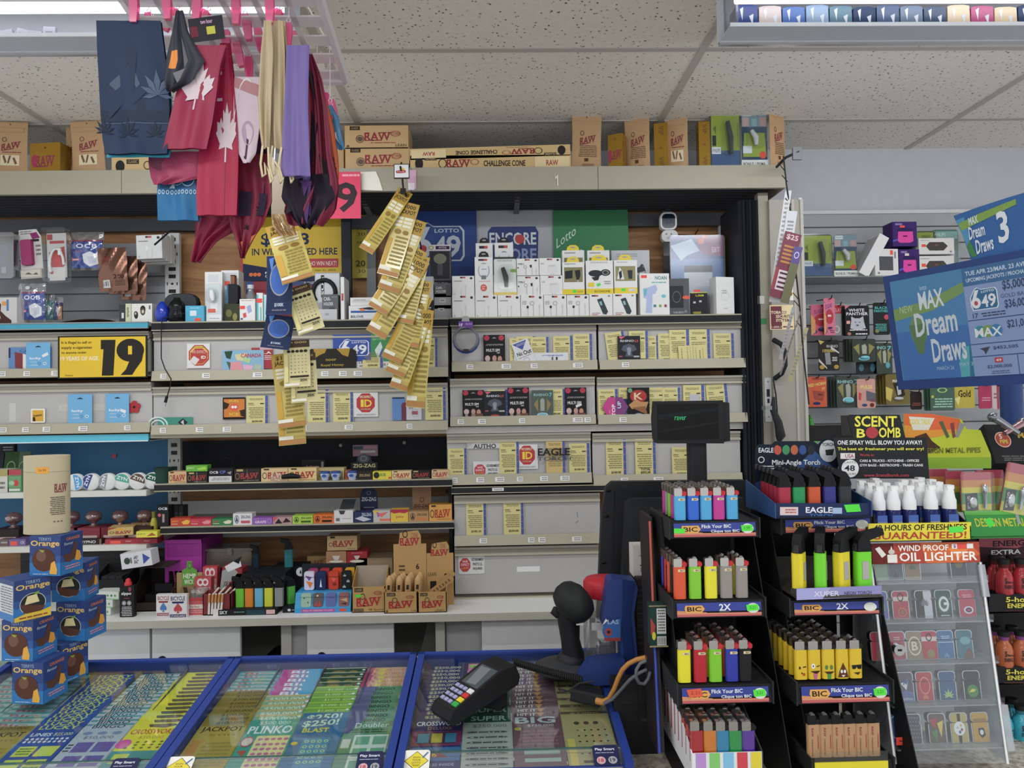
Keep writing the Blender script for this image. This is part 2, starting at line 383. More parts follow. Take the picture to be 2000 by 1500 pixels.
# gantry brackets
def bracket(px, pyt, pyb, label, lean=-.03):
    t = P(px, pyt, 3.24); bt = P(px, pyb, 3.24)
    mb = MB().prism([(0, t.z-bt.z-.03), (-.33, t.z-bt.z-.0), (-.33, t.z-bt.z+.015), (.0, t.z-bt.z)], -.011, .011, '6f7074', 'x')
    mb.box(-.02, .02, -.004, .012, 0, t.z-bt.z, '77787b')
    solo('shelf_bracket', label, 'bracket', mb, (bt.x, 3.245, bt.z))
bracket(727, 410, 700, 'grey steel bracket post under gantry beside the yellow handwritten note')
bracket(1008, 410, 425, 'short grey steel bracket under the gantry above the white poster panel')
bracket(1306, 400, 540, 'grey steel bracket post behind the small white security camera')
MB()
# ================================================================ display shelf with black lip
def shelf(label, px0, px1, Y, ztop, lip, lipcol, depth, edge='a09a86', group=None, col='b8b6b0'):
    x0 = P(px0, 700, Y).x; x1 = P(px1, 700, Y).x
    t = thing('display_shelf', label, 'shelf', ((x0+x1)/2, Y, ztop-lip), None, group); w = (x1-x0)/2
    MB().box(-w, w, .006, depth, lip-.014, lip, col).to('shelf_board', t)
    MB().box(-w, w, 0, .006, .004, lip-.004, lipcol).to('shelf_lip', t)
    MB().box(-w, w, -.002, .008, 0, .004, edge).box(-w, w, -.002, .008, lip-.004, lip+.001, edge).to('lip_edge', t)
    return t
shelf('black lipped metal shelf above right cabinets holding rows of white boxes', 880, 1450, 2.9, ZA, .034, '1e1f22', .37)
shelf('black lipped metal shelf above middle cabinets behind the hanging gold tickets', 296, 876, 2.9, ZA-.002, .034, '1e1f22', .35)
t = shelf('turquoise lipped metal shelf above left cabinets under hanging accessory packs', -200, 289, 2.9, P(150, 630, 2.9).z, .026, '3f9db5', .35, '8a8f92')
a = MB().art(flat((-.12, -.003, .03), (.025, 0, 0), (0, 0, -.02)), 'p e3b637 0 0 1 .1 .9 1 .1 .9'); a.to('price_tab', t, label='yellow price tab')
# ================================================================ flap cabinets
LBL = [0]
def cabinet(px0, px1, pyt, pyb, label, Y=2.93, tags=(), marks='', railh=.2):
    x, z, w, h = at(px0, px1, pyt, Y, None, pyb)
    t = thing('flap_cabinet', label, 'cabinet', (x, Y, z), None, 'grey flap cabinets behind the counter'); W = w/2-.0015
    MB().box(-W, W, .02, .3, 0, h, '77756f').to('carcass', t)
    f = MB().box(-W, W, .0, .02, h*.86, h, 'a9a498').box(-W, W, -.004, .0, h*.90, h*.93, '8e897b')
    f.box(-W, W, -.006, .0, h*.83, h*.865, 'b4ae9c').box(-W, W, -.007, 0, h*.955, h, '9d998e'); f.to('top_moulding', t)
    fl = MB().box(-W, W, .004, .02, h*.1, h*.84, 'b3b1af')
    if marks: fl.art(flat((-W, .004, h), (2*W, 0, 0), (0, 0, -h)), marks)
    fl.to('flap_door', t)
    r = MB().prism([(-.022, 0), (-.014, h*railh), (-.010, h*railh), (-.010, h*.03), (.02, h*.03), (.02, 0)], -W, W, 'aba591', 'x')
    rl = r.to('price_rail', t)
    for tx in tags:
        w2 = .022+.006*((tx*7) % 3)
        MB().art(flat((tx*2*W-W, -.0185, h*.14), (w2, .0, 0), (0, -.002, -.018)), 'r 0 0 1 1 e4e3e0;l .15 .1 .9 .9 2 77757a').to('price_label', rl)
    return t
cabinet(-200, 292, 650, 738, 'grey flap cabinet at left with yellow age warning and blue gift bag cards', tags=(.40, .51, .62))
cabinet(-200, 297, 750, 848, 'grey flap cabinet at left with two light blue packs and a poppy sticker', tags=(.4, .5, .58, .72, .9), marks='r .435 .38 .46 .75 c5c3c0;r .63 .42 .93 .55 bdbbb4')
cabinet(299, 875, 645, 740, 'wide grey flap cabinet in the middle with red octagon sticker and black foil carton', tags=(.03, .17, .34, .57, .63, .68), marks='')
cabinet(298, 875, 752, 844, 'wide grey flap cabinet in the middle with orange card and white ID sticker', tags=(.03, .15, .24, .44, .5, .65, .86))
cabinet(881, 1165, 630, 724, 'grey flap cabinet under coiled grey cable with leaning white card', tags=(.1, .34, .54, .83))
cabinet(1168, 1452, 627, 720, 'upper right grey flap cabinet with many yellow slips beside the shutter', tags=(.15,), marks='')
cabinet(878, 1162, 738, 830, 'grey flap cabinet with three black phone card packs in a row', tags=(.05, .19, .47, .84, .92))
cabinet(1165, 1456, 735, 826, 'grey flap cabinet with pink hexagon card behind the black customer display', tags=(.14,), marks='r .1 .17 .38 .18 ecebe6')
cabinet(872, 1154, 846, 944, 'grey flap cabinet with ID sticker and torch maker lettering', tags=(.03, .2, .33, .48, .64, .78))
cabinet(1156, 1446, 844, 945, 'grey flap cabinet behind the pole of the black customer display', tags=(.18, .4))
cabinet(886, 1172, 965, 1062, 'grey flap cabinet with two yellow slips above the photo sticker cabinet', tags=(.17, .5, .57, .8), marks='p 8a888a .84 .38 .847 .38 .85 .5 .843 .5;p 858387 .83 .6 .85 .55 .852 .57 .832 .62')
cabinet(887, 1169, 1066, 1168, 'lowest grey flap cabinet with round-cornered red octagon photo sticker', railh=.05, marks='r .43 .4 .59 .5 e4e4e4')
# strip shelves between cabinet rows
x, z, w, h = at(872, 1455, 829, 2.95, None, 842)
solo('shelf_strip', 'pale grey metal strip between second and third cabinet rows at right', 'shelf', MB().box(-w/2, w/2, -.02, .2, 0, h, 'b9b7b4'), (x, 2.95, z))
x, z, w, h = at(298, 872, 843, 2.95, None, 851)
solo('shelf_strip', 'beige metal strip under the middle flap cabinets above rolling paper boxes', 'shelf', MB().box(-w/2, w/2, -.02, .2, 0, h, 'a9a594'), (x, 2.95, z))
x, z, w, h = at(882, 1180, 948, 2.93, None, 961)
t = thing('display_shelf', 'short black lipped shelf between cabinets at right with one white label', 'shelf', (x, 2.93, z))
MB().box(-w/2, w/2, -.02, .2, .002, h-.002, '26272a').to('shelf_lip', t)
MB().box(-w/2, w/2, -.022, .0, 0, .003, 'a59e88').box(-w/2, w/2, -.022, 0, h-.003, h, 'a59e88').to('lip_edge', t)
MB().art(flat((-w/2+.16, -.0215, h*.8), (.045, 0, 0), (0, 0, -.012)), 'r 0 0 1 1 e8e8e6;l .1 .2 .9 .9 2 666').to('price_label', t)
# dark column gap between middle and right cabinets
struct('trim_5', MB().box(P(875, 800, 3).x, P(882, 800, 3).x, 2.96, 3.25, P(880, 1170, 2.9).z, ZA-.04, '1b1b1d'))
# ================================================================ shutter and door side
sh = thing('folding_shutter', 'dark grey folding shutter gathered at the right end of the cabinets', 'shutter', (P(1462, 600, 2.93).x, 2.93, .6)); hz = ZB-.6
for k in range(6): MB().prism([(-.034+k*.013, 0), (-.027+k*.013, -.02), (-.022+k*.013, 0), (-.027+k*.013, .25)], 0, hz-.03, '3a3d42' if k % 2 else '2b2e33', 'z').to('slat', sh)
MB().box(.045, .085, -.01, .03, 0, hz, '979282').to('jamb', sh)
k = MB(); zz = P(1490, 824, 2.92).z-.6; k.rbox(.052, .08, -.013, -.01, zz, zz+P(1490, 738, 2.92).z-P(1490, 824, 2.92).z, .004, 'b9bbbb')
k.box(.06, .072, -.0145, -.013, zz+.1, zz+.13, '222'); k.box(.062, .07, -.0145, -.013, zz+.075, zz+.092, '1a1a1a'); k.cyl((.066, -.015, zz+.16), .003, .002, '777', 'y'); k.cyl((.066, -.015, zz+.02), .003, .002, '777', 'y')
k.to('lock_plate', sh)
solo('sticker', 'small green square sticker on the beige shutter jamb', 'sticker', MB().art(flat(P(1486, 622, 2.918), (.022, 0, 0), (0, 0, -.022)), 'r 0 0 1 1 2f7d46'))
solo('sticker', 'small white square sticker on the beige shutter jamb', 'sticker', MB().art(flat(P(1480, 578, 2.918), (.026, 0, 0), (0, 0, -.032)), 'r 0 0 1 1 c9c9c4'))
x, z, w, h = at(1502, 1567, 390, 2.9, None, 1000)
dr = thing('security_door', 'beige metal security door leaf standing open beside the shutter', 'door', (x, 2.9, z))
MB().box(-w/2, w/2, 0, .03, 0, h, '9f9a90').to('door_panel', dr)
MB().box(w/2-.045, w/2-.035, -.004, 0, 0, h, 'b3afa6').box(w/2-.012, w/2, -.006, .034, 0, h, 'b3b0a8').cyl((w/2-.006, .01, h), .008, .008, 'dddddd').to('edge_trim', dr)
hz = P(1503, 740, 2.9).z-z; ht = P(1503, 664, 2.9).z-z
MB().tube([(-w/2, -.01, ht), (-w/2+.02, -.035, ht-.02), (-w/2+.032, -.045, ht-.05), (-w/2+.032, -.045, hz+.05), (-w/2+.02, -.035, hz+.02), (-w/2, -.01, hz)], [.010, .010, .008, .008, .010, .010], '222326').to('pull_handle', dr)
a = P(1512, 740, 2.85); zl = P(1512, 862, 2.85).z
solo('grey_lock_tool', 'black plastic tool hanging on cable below the door handle', 'tool', MB().tube([(a.x, 2.86, a.z), (a.x+.005, 2.85, a.z-.06), (a.x+.012, 2.85, zl+.05)], .003, '222').tube([(a.x-.004, 2.85, a.z-.07), (a.x-.008, 2.85, a.z-.12), (a.x+.012, 2.85, a.z-.17), (a.x+.02, 2.85, zl+.02), (a.x+.012, 2.85, zl)], [.006, .012, .016, .02, .008], '2a2b2e').box(a.x-.04, a.x-.015, 2.84, 2.88, a.z-.12, a.z-.105, '8a8c8d'))
solo('security_sticker', 'cream and maroon tobacco security system sticker on beige door', 'sticker', MB().art(flat(P(1503, 596, 2.899), (.096, 0, 0), (0, 0, -.098)), 'r 0 0 1 1 e9d6a8;r .04 .05 .5 .97 6d2338;b .05 .24 .47 .36 f0e0c0 TOBA;b .48 .24 .7 .36 6d2338 CCO;b .25 .4 .5 .52 f0e0c0 SEC;b .5 .4 .95 .52 6d2338 URITY;b .25 .56 .5 .68 f0e0c0 SYS;b .5 .56 .85 .68 6d2338 TEM;t .06 .85 .5 .93 f0e0c0 1-800-7;l .5 .83 .95 .95 1 6d2338'))
solo('notice_sheet', 'white sheet with small round emblem on the beige door above security sticker', 'paper', MB().art(flat(P(1514, 500, 2.898), (.07, 0, 0), (0, 0, -.178)), 'r 0 0 1 1 e6e6e6;o .8 .85 .16 .06 e0a83c;o .82 .85 .08 .04 3a2a20'))
# overhead shelves with strip lights
def overhead(px0, px1, pyb, Y, label, right):
    x0 = P(px0, pyb, Y).x; x1 = P(px1, pyb, Y).x; zb = P((px0+px1)/2, pyb, Y).z; h = CEIL-zb
    t = thing('overhead_shelf', label, 'shelf', ((x0+x1)/2, Y, zb)); w = (x1-x0)/2
    MB().box(-w, w, -.1, .0, .0, .004, 'c3c6d0').to('deck', t)
    MB().box(-w, w, -.008, .004, -.003, .006, 'eeeeeem').box(-w, w, -.022, -.018, -.002, 0, 'd5d8dd').box(-w, w, -.103, -.1, -.001, .009, 'dfe3ea').to('aluminium_edge', t)
    MB().box(-w, w, .0, .01, .006, h-.004, 'd9dade').to('back_panel', t)
    for sx in (-w+.02, w-.02): MB().box(sx-.003, sx+.003, -.1, 0, .004, h-.004, clear('acrylic_end', 'f4f6fa', .1, .1, .1)).to('end_panel', t)
    MB().cyl((-w+.01, -.118, .062), .011, 2*w-.02, emit('tube_light', 'f4f8ff', 3.2), 'x').to('fluorescent_tube', t)
    MB().box(-w, w, -.13, -.1, .074, h-.004, 'd8dade').to('lamp_housing', t)
    area('tube_fill_light', ((x0+x1)/2, Y+.006, zb-.006), 2*w, .01, 9, (.93, .96, 1), (.55, 0, 0))  # added lamp with no fixture under the deck, boosts the tube's light backward
    return (x0+x1)/2, zb, w
OX, OZ, OW = overhead(-160, 585, 107, 2.0, 'white overhead shelf with strip light above the left side of counter', 0)
RX, RZ, RW = overhead(1403, 2260, 86, 2.0, 'white overhead shelf with strip light at top right full of bagged goods', 1)
# ================================================================ goods on the gantry
def pouch(px0, px1, pyt, label, art='', Y=2.9, rz=0, zb=None, ry=0, pyb=None, group='kraft stand-up pouches on the gantry', side=False):
    x, z, w, h = at(px0, px1, pyt, Y, ZF if zb is None and pyb is None else zb, pyb)
    mb = MB(); dp = .03
    def fr(a, b, l):
        bul = dp*(b**1.3)*(1-(2*a-1)**4)*.5
        return Vector(((a-.5)*w*(1-.04*math.sin(b*3.1)), -bul-l, h*(1-b)))
    fr.sub = 8; fr.asp = w/h
    mb.sheet(lambda u, v: fr(u, v, 0), 8, 8, 'b3906a'); mb.sheet(lambda u, v: fr(u, v, 0)*1+Vector((0, 2*(dp*(v**1.3)*(1-(2*u-1)**4)*.5)+.001, 0)), 8, 8, 'b3906a')
    mb.art(fr, 'r 0 0 1 .02 a07f5b;r .03 .11 .97 .118 a5835f;o .5 .05 .02 .012 3a2a1a;'+art)
    return solo('kraft_pouch', label, 'pouch', mb, (x, Y, z), (0, ry, rz), group)
PB = 'k -.12;w .26 .4 .8 .53 7d2b35;h .34 .34 .07 .045 .25 4b3a2c;k 0;'
PF = PB+'l .2 .56 .85 .78 7 6b5138;r .42 .8 .55 .86 4a3826;r .35 .9 .75 .96 8a6c4c'
PC = PB+'l .25 .57 .85 .6 1 7d2b35;r .25 .64 .8 .84 d9c9a9;p 6b5138 .3 .66 .36 .64 .44 .78 .38 .8;p 6b5138 .5 .65 .56 .65 .5 .8 .45 .8;p 6b5138 .6 .7 .66 .68 .74 .8 .68 .82;r .1 .12 .9 .2 b3906a'
pouch(-12, 53, 238, 'kraft pouch of filter tips at far left end of the gantry', PC, rz=.1)
pouch(130, 168, 239, 'second kraft pouch hidden behind another beside the blue cloth', PF, 2.97, rz=.15)
pouch(142, 207, 236, 'kraft pouch leaning left between gold box and the hanging blue bandana', PC, ry=-.05)
pouch(1114, 1172, 224, 'kraft pouch standing right beside the two long stacked cartons', PF, ry=.03)
pouch(1219, 1268, 225, 'kraft pouch standing behind the squat gold carton', PF, 2.93, rz=-.35)
pouch(1298, 1342, 223, 'kraft pouch with picture of tips behind the taller slim gold box', PC, 2.93, rz=-.3)
pouch(1497, 1536, 215, 'kraft pouch at the far right end of the gantry', PF, rz=.4)
GOLD = 'b98f3ax'
def gold(px0, px1, pyt, label, fr, rz=0, d=.06, Y=2.9, sd=''):
    put('gold_carton', label, 'carton', px0, px1, pyt, Y, ZF, d, GOLD, fr, sd, sd, group='shiny gold cartons on the gantry', rz=rz)
gold(56, 120, 279, 'shiny gold carton between two kraft pouches at left of gantry', 'w .2 .4 .8 .75 8a2a45;o .15 .55 .1 .2 a03050;o .5 .15 .03 .03 5a3a10', -.12)
gold(1186, 1216, 262, 'squat gold carton between two kraft pouches on gantry', 'w .1 .45 .9 .7 8a2a45;o .12 .6 .13 .18 a03050;b .4 .1 .6 .18 7a5a1a VIP', -.5, .045, sd='r .0 .0 .05 1 d8b860x')
gold(1277, 1303, 240, 'tall slim gold carton reading VIP leaning before a kraft pouch', 'q .35 .06 .7 .26 6b4a12 VIP;s .5 .55 .25 5 6b4a12;q .35 .72 .7 .92 6b4a12 VIP', -.25, .05)
gold(1364, 1386, 237, 'narrow gold carton reading VIP beside the green clamshell pack', 'q .35 .06 .7 .26 6b4a12 VIP;s .5 .5 .25 5 6b4a12;q .35 .72 .7 .92 6b4a12 VIP', 0, .04)
KR = 'c3a274'
def rawbox(lean=0): return 'r .08 .03 .24 .2 2a211c;t .1 .07 .22 .16 b59b70 CLASSIC;k -.03;w .31 .3 .72 .66 8e2430;k 0;h .24 .58 .065 .17 .15 3a2c22;o .24 .58 .045 .11 5d4a38;h .8 .36 .08 .12 .2 9c3a3a;t .75 .3 .86 .42 9c3a3a CONE;l .4 .72 .8 .78 1 8e2430;r .03 .85 .07 .93 5a4634'
put('paper_carton', 'kraft carton lettered LEAN on top of another at left of long cartons', 'carton', 673, 797, 245, 2.9, ZF+.093, .15, KR, rawbox()+';t .8 .8 .97 .92 5a4634 LEAN', group='kraft cartons on the gantry')
put('paper_carton', 'lower kraft carton under the LEAN carton on gantry', 'carton', 674, 799, 288, 2.9, ZF, .15, KR, rawbox(), group='kraft cartons on the gantry')
put('paper_carton', 'kraft carton mostly hidden behind the hanging bandanas on gantry', 'carton', 560, 671, 285, 2.92, ZF, .15, 'bd9b6c', rawbox(), group='kraft cartons on the gantry')
put('paper_carton', 'pale kraft carton with black oval window under the blue bandana', 'carton', 218, 345, 306, 2.9, ZF, .15, 'cdb282', 'o .13 .55 .07 .35 2a2a2a;r .23 .15 .42 .42 2a211c;t .25 .2 .4 .37 c9af82 CLASSIC;h .55 .5 .06 .25 .2 3a2c22;w .62 .3 .9 .8 8e2430', group='kraft cartons on the gantry')
LC = 'o .055 .5 .025 .42 2a2726;r .09 .04 .165 .3 2a211c;t .095 .09 .16 .25 d3bd90 CLASSIC;h .2 .5 .026 .3 .2 3a2c22;w .225 .25 .37 .75 8e2430;h .4 .42 .027 .18 .2 9c3a3a;l .25 .83 .4 .9 1 8e2430;b .455 .33 .715 .7 2c241f CHALLENGE CONE;r .775 .12 .99 .88 e3cfa0;b .845 .33 .92 .68 9c2a34 RAW'
put('long_carton', 'long kraft carton, upright lettering, under the upturned one on gantry', 'carton', 801, 1115, 303, 2.9, ZF, .06, 'cfb27d', LC, group='long cartons on the gantry', ry=-.0)
x, z, w, h = at(800, 1114, 282, 2.9, ZF+.05)
import re as _re
def flip(ops):                                       # the same print upside down
    o = []
    for q in ops.split(';'):
        a = q.split()
        if a[0] in 'rlbtw':
            v = [float(t) for t in a[1:5]]; a[1:5] = ['%.4f' % t for t in (1-v[2], 1-v[3], 1-v[0], 1-v[1])]
            a[0] = {'b': 'i', 't': 'i', 'w': 'W'}.get(a[0], a[0])
        elif a[0] in 'oh': a[1] = str(1-float(a[1])); a[2] = str(1-float(a[2]))
        o.append(' '.join(a))
    return ';'.join(o)
solo('long_carton', 'long kraft carton lying upside down on top of its twin on gantry', 'carton', carton(w, .06, .044, 'cfb27d', flip(LC)), (x, 2.9, ZF+.0535), (0, -.022, 0), 'long cartons on the gantry')
CLAM = clear('clamshell_plastic', 'fafcfc', .12, .08, .0, 'ffffff', .25)
def clam(name, label, cat, px0, px1, pyt, Y, zb, back, ops, bul='r 0 0 1 1 333', bx=(.45, .2, .8, .75), blob='3b3f44', rz=0, grp=None):
    x, z, w, h = at(px0, px1, pyt, Y, zb)
    t = thing(name, label, cat, (x, Y, z), (0, 0, rz), grp)
    MB().rbox(-w/2+.003, w/2-.003, .0, .002, .003, h-.003, .012, back).art(flat((-w/2, 0, h), (w, 0, 0), (0, 0, -h)), ops).to('backing_card', t)
    a, b, c, d = bx
    MB().tube([(w*(a-.5+.1), -.014, h*(1-b)), (w*((a+c)/2-.5), -.018, h*(1-(b+d)/2)), (w*((a+c)/2-.5+.02), -.014, h*(1-d))], [.008, .011, .007], blob).to('product', t)
    MB().rbox(-w/2, w/2, -.004, .001, 0, h, .014, CLAM).rbox(w*(a-.5)-.01, w*(c-.5)+.01, -.032, -.004, h*(1-d)-.012, h*(1-b)+.012, .02, CLAM).to('clear_shell', t)
    return t
TG = 'r .05 .04 .95 .96 8f9e2c;r .05 .68 .95 .96 2c4f80;r .06 .62 .35 .74 d5dbe0;t .09 .65 .32 .71 335 PHILIPS;j .86 .2 .93 .62 5c6a1f OneBlade;r .08 .42 .2 .6 23272a;p 4a6a20 .1 .3 .2 .25 .2 .4'
clam('trimmer_pack', 'green clamshell trimmer pack on gantry beside the slim gold carton', 'pack', 1385, 1446, 217, 2.9, ZF, '2e3a44', TG, grp='trimmer packs')
TP = 'r .03 .02 .97 .3 6e8794;r .08 .04 .4 .12 d8dfe4;t .1 .06 .38 .1 334 PHILIPS;r .06 .14 .3 .29 b79a98;r .7 .14 .95 .29 a88a86;r .4 .16 .6 .29 7fa0a8;r .03 .3 .97 .84 22415c;p 8f9e2c .12 .4 .88 .4 .94 .8 .06 .8;r .06 .62 .4 .74 d5dbe0;o .8 .77 .13 .06 d2472e;r 0 .85 1 1 e2e3e0;b .06 .89 .9 .95 445058 BONUS / PRIMA'
clam('trimmer_pack', 'blue trimmer pack with white bonus strip at the foot on gantry', 'pack', 1446, 1498, 213, 2.9, ZF, '22415c', TP, bx=(.25, .38, .75, .62), blob='b9bec2', grp='trimmer packs')
# ================================================================ signs and posters behind
def poster(label, px0, px1, pyt, pyb, Y, ops, col='ddd', ry=0, name='poster', cat='poster'):
    x, z, w, h = at(px0, px1, pyt, Y, None, pyb)
    return solo(name, label, cat, MB().box(-w/2, w/2, 0, .002, 0, h, col).art(flat((-w/2, 0, h), (w, 0, 0), (0, 0, -h)), ops), (x, Y, z), (0, ry, 0))
poster('bright yellow and navy winnings poster with big dollar figure behind hanging cloths', 470, 666, 424, 548, 3.2, 'r 0 0 1 1 c9a818;b .2 .25 .68 .47 1c2748 $ 438;b .11 .49 .96 .6 1c2748 IN WINS CLAIMED HERE;r .62 .66 .97 .8 a8242f;t .64 .7 .95 .77 eadfd0 WHO WIN NEXT!;p 1c2748 0 .72 1 1 0 1;r .0 .0 .02 1 b52a36;o .1 .9 .02 .03 e06a2a;o .14 .9 .02 .03 e06a2a;o .18 .9 .02 .03 e06a2a;b .24 .86 .4 .89 e8e6da PLAY;b .24 .91 .42 .95 e8e6da ONTARIO;t .62 .83 .94 .86 443 Jan 1 - Sept 31, 2023;t .8 .92 .95 .96 1c2748 Play Smart')
poster('red and navy lottery poster low behind the middle shelf goods', 480, 668, 549, 622, 3.19, 'r 0 0 1 1 8e2030;r .4 .0 1 .12 2a3a6a;t .6 .02 .95 .1 c9c4c0 JUNE 1 - SEPT 31;b .68 .16 .93 .38 d9b43a WIN BIG;r 0 0 .08 .7 2a4a8a;l .1 .5 .9 .9 4 70182a')
poster('hot pink sign with large black 19 hanging below the gantry', 612, 704, 336, 427, 2.83, 'r 0 0 1 1 d8365c;b .13 .22 .42 .87 33262b 1;b .46 .22 .93 .87 33262b 9;l .6 .03 .98 .12 1 f0a0b4', 'd8365c')
poster('dull yellow handwritten closing note taped behind the dark post', 684, 716, 420, 543, 3.24, 'r 0 0 1 1 aea23c;b .45 .14 .95 .24 4c4625 NG;t .4 .28 .9 .33 4c4625 30;t .4 .42 .9 .46 4c4625 ME;b .3 .72 .9 .82 4c4625 20;t .4 .86 .9 .92 4c4625 30')
solo('dark_post', 'dark navy metal upright between yellow winnings poster and handwritten note', 'post', MB().box(-.02, .02, 0, .03, 0, .52, '23272f'), (P(676, 500, 3.15).x, 3.15, ZA))
N49 = 'b .05 .28 .42 .9 {c} 6;b .42 .4 .62 .9 {c} 4;b .62 .4 .95 .9 {c} 9'
def logo649(x0, y0, x1, y1, bg, fg='b9c0cc', red='b03038'):
    X, Y = x1-x0, y1-y0; f = lambda a, b: '%.4f %.4f' % (x0+X*a, y0+Y*b)
    pts = [(.02, .8), (.02, .42), (.2, .06), (.3, .0), (.42, .1), (.93, .1), (1, .22), (1, .88), (.94, 1), (.08, 1)]
    ins = [(.5+(a-.5)*.93, .5+(b-.5)*.93) for a, b in pts]
    return ('p %s ' % fg+' '.join(f(*q) for q in pts)+';p %s ' % bg+' '.join(f(*q) for q in ins)
        + ';b %s %s %s LOTTO' % (f(.44, .17), f(.9, .27), fg)
        + ';p %s ' % fg+' '.join(f(*q) for q in ((.22, .12), (.36, .12), (.22, .5), (.07, .6)))
        + ';o %s %.4f %.4f %s' % (f(.22, .67), X*.17, Y*.24, fg)+';o %s %.4f %.4f %s' % (f(.22, .68), X*.07, Y*.1, red)
        + ';b %s %s %s 4' % (f(.42, .36), f(.66, .9), fg)+';b %s %s %s 9' % (f(.66, .34), f(.93, .9), fg))
poster('deep blue lottery poster with large white outlined numbers behind goods', 770, 930, 390, 622, 3.2, 'r 0 0 1 1 1d3a7d;'+logo649(.2, .19, .85, .52, '1d3a7d'), '1d3a7d')
poster('pale grey poster with navy lettered badge behind white goods', 929, 1081, 398, 622, 3.21, 'r 0 0 1 1 a9acb0;r .495 0 .5 1 989b9f;p 26356f .15 .24 .2 .2 .76 .2 .8 .25 .78 .62 .13 .62;b .17 .25 .77 .36 d0d4da ENCORE;o .56 .31 .06 .04 c04040;b .3 .39 .77 .5 8f9cc4 CORE;b .3 .53 .75 .6 46568f ENCORE', 'a9acb0')
poster('green lottery poster at right behind the yellow charger packs', 1080, 1226, 410, 622, 3.2, 'r 0 0 1 1 2f7a4c;k -.5;t .04 .2 .3 .29 c9dccb Lotto;k 0;p 2c63a8 .1 .5 .2 .36 .34 .36 .4 .5;p c9d4da .1 .6 .14 .42 .2 .4 .28 .52 .36 .36 .4 .38 .42 .6;p b9c4ca .48 .55 .56 .38 .62 .4 .7 .55;o .8 .5 .1 .06 3d74b0', '2f7a4c')
# ================================================================ goods on the display shelf (right part)
Y1 = 2.915; ZT = ZA
HN = 'r .36 .04 .54 .12 3a3034;r .45 .04 .6 .12 b04848;o .86 .12 .06 .06 3c3a3a;'
CABLE = HN+'l .05 .22 .45 .3 1 777;t .06 .88 .14 .94 888 x;p ddd .36 .45 .46 .45 .44 .65 .38 .65;r .405 .65 .42 .98 c7c7c7;p ccc .56 .47 .64 .47 .63 .62 .58 .62;r .595 .62 .61 .98 c7c7c7'
EARB = HN+'l .04 .26 .25 .44 3 999;h .5 .38 .1 .1 .35 a9a9a9;r .54 .44 .57 .95 b5b5b5;o .3 .55 .05 .07 333;r .3 .6 .32 .95 bbb;r .8 .42 .84 .6 c4c4c4;r .815 .6 .83 .95 bbb'
TYPC = HN+'b .04 .28 .34 .38 444 TYPE-C;o .06 .55 .03 .04 333;h .38 .5 .08 .1 .35 a4a4a4;r .4 .58 .43 .98 b5b5b5;p 333 .58 .4 .68 .36 .68 .52 .62 .56;r .68 .5 .7 .98 bbb;r .86 .6 .9 .8 c4c4c4;r .875 .8 .89 .98 bbb'
ADPT = HN+'l .06 .28 .22 .38 2 999;p d5d6d8 .42 .42 .74 .38 .84 .48 .8 .86 .6 .92 .4 .84;p c3c5c8 .42 .42 .74 .38 .74 .5 .42 .52;r .52 .93 .54 .99 999;r .64 .95 .66 .99 999'
CARC = 'r .1 .05 .26 .12 3a3034;r .26 .05 .38 .12 b04848;o .85 .1 .05 .04 777;p 3b4347 .33 .25 .55 .18 .8 .8 .72 .93 .58 .9;p 8fb0b8 .42 .35 .52 .33 .56 .5 .48 .52;b .1 .84 .45 .88 a24848 CAR CHARGER;l .1 .9 .35 .96 1 b55'
WH = 'dcdcda'
def wbox(px0, px1, pyt, zb, label, ops, d=.06, Y=Y1, col=WH, name='accessory_box', g='white accessory boxes on the display shelf', **k):
    return put(name, label, 'box', px0, px1, pyt, Y, zb, d, col, ops, group=g, **k)
places = ['at the left end of', 'second from left in', 'third from left in', 'fourth from left in', 'fifth from left in', 'sixth from left in']
for i, (a, b, o, s) in enumerate([(883, 927, CABLE, 'cable'), (928, 971, CABLE, 'cable'), (972, 1016, CABLE, 'cable'), (1017, 1061, EARB, 'earphone'), (1062, 1106, EARB, 'earphone'), (1107, 1150, EARB, 'earphone')]):
    wbox(a, b, 576, ZT, 'white %s box %s the bottom row under the lottery posters' % (s, places[i]), o)
wbox(1151, 1196, 574, ZT, 'white car charger box, left one of the bottom row pair', CARC)
wbox(1197, 1242, 573, ZT, 'white car charger box, right one of the bottom row pair', CARC)
z2 = P(1010, 576, Y1).z; Yb = Y1+.005; zz = z2-.0015+.0008
wbox(883, 926, 539, z2, 'white cable box stacked alone on the leftmost bottom row box', CABLE, Y=Yb)
def tabbox(px0, px1, pyt, zb, label, ops, tab, Y, **k):
    x, z, w, h = at(px0, px1, pyt, Y, zb); t = thing('charger_pack', label, 'pack', (x, Y, z), None, 'hang-tab charger packs on the display shelf')
    carton(w, .045, h, WH, ops).to('carton', t)
    MB().prism([(-w*.3, h), (-w*.25, h+.016), (-w*.12, h+.024), (w*.12, h+.024), (w*.25, h+.016), (w*.3, h)], .01, .012, tab).art(flat((-w*.12, .01, h+.018), (w*.24, 0, 0), (0, 0, -.008)), 'o .5 .5 .5 .4 9a9a9a').to('hang_tab', t)
    return t
WALLC = 'r .2 .05 .5 .1 3a3034;r .5 .05 .7 .1 b04848;h .5 .35 .32 .2 .12 888b90;r .26 .18 .74 .46 d8dadd;l .35 .3 .65 .34 1 777;r .36 .48 .62 .58 6f7378;l .15 .62 .85 .65 1 d08a8a;o .48 .8 .18 .09 c94a3c;t .38 .75 .58 .79 eee 65W;t .4 .81 .56 .85 eee PD'
tabbox(927, 962, 502, z2, 'tall white wall charger pack with red round mark and black hang tab', WALLC, '2b2a2c', Yb)
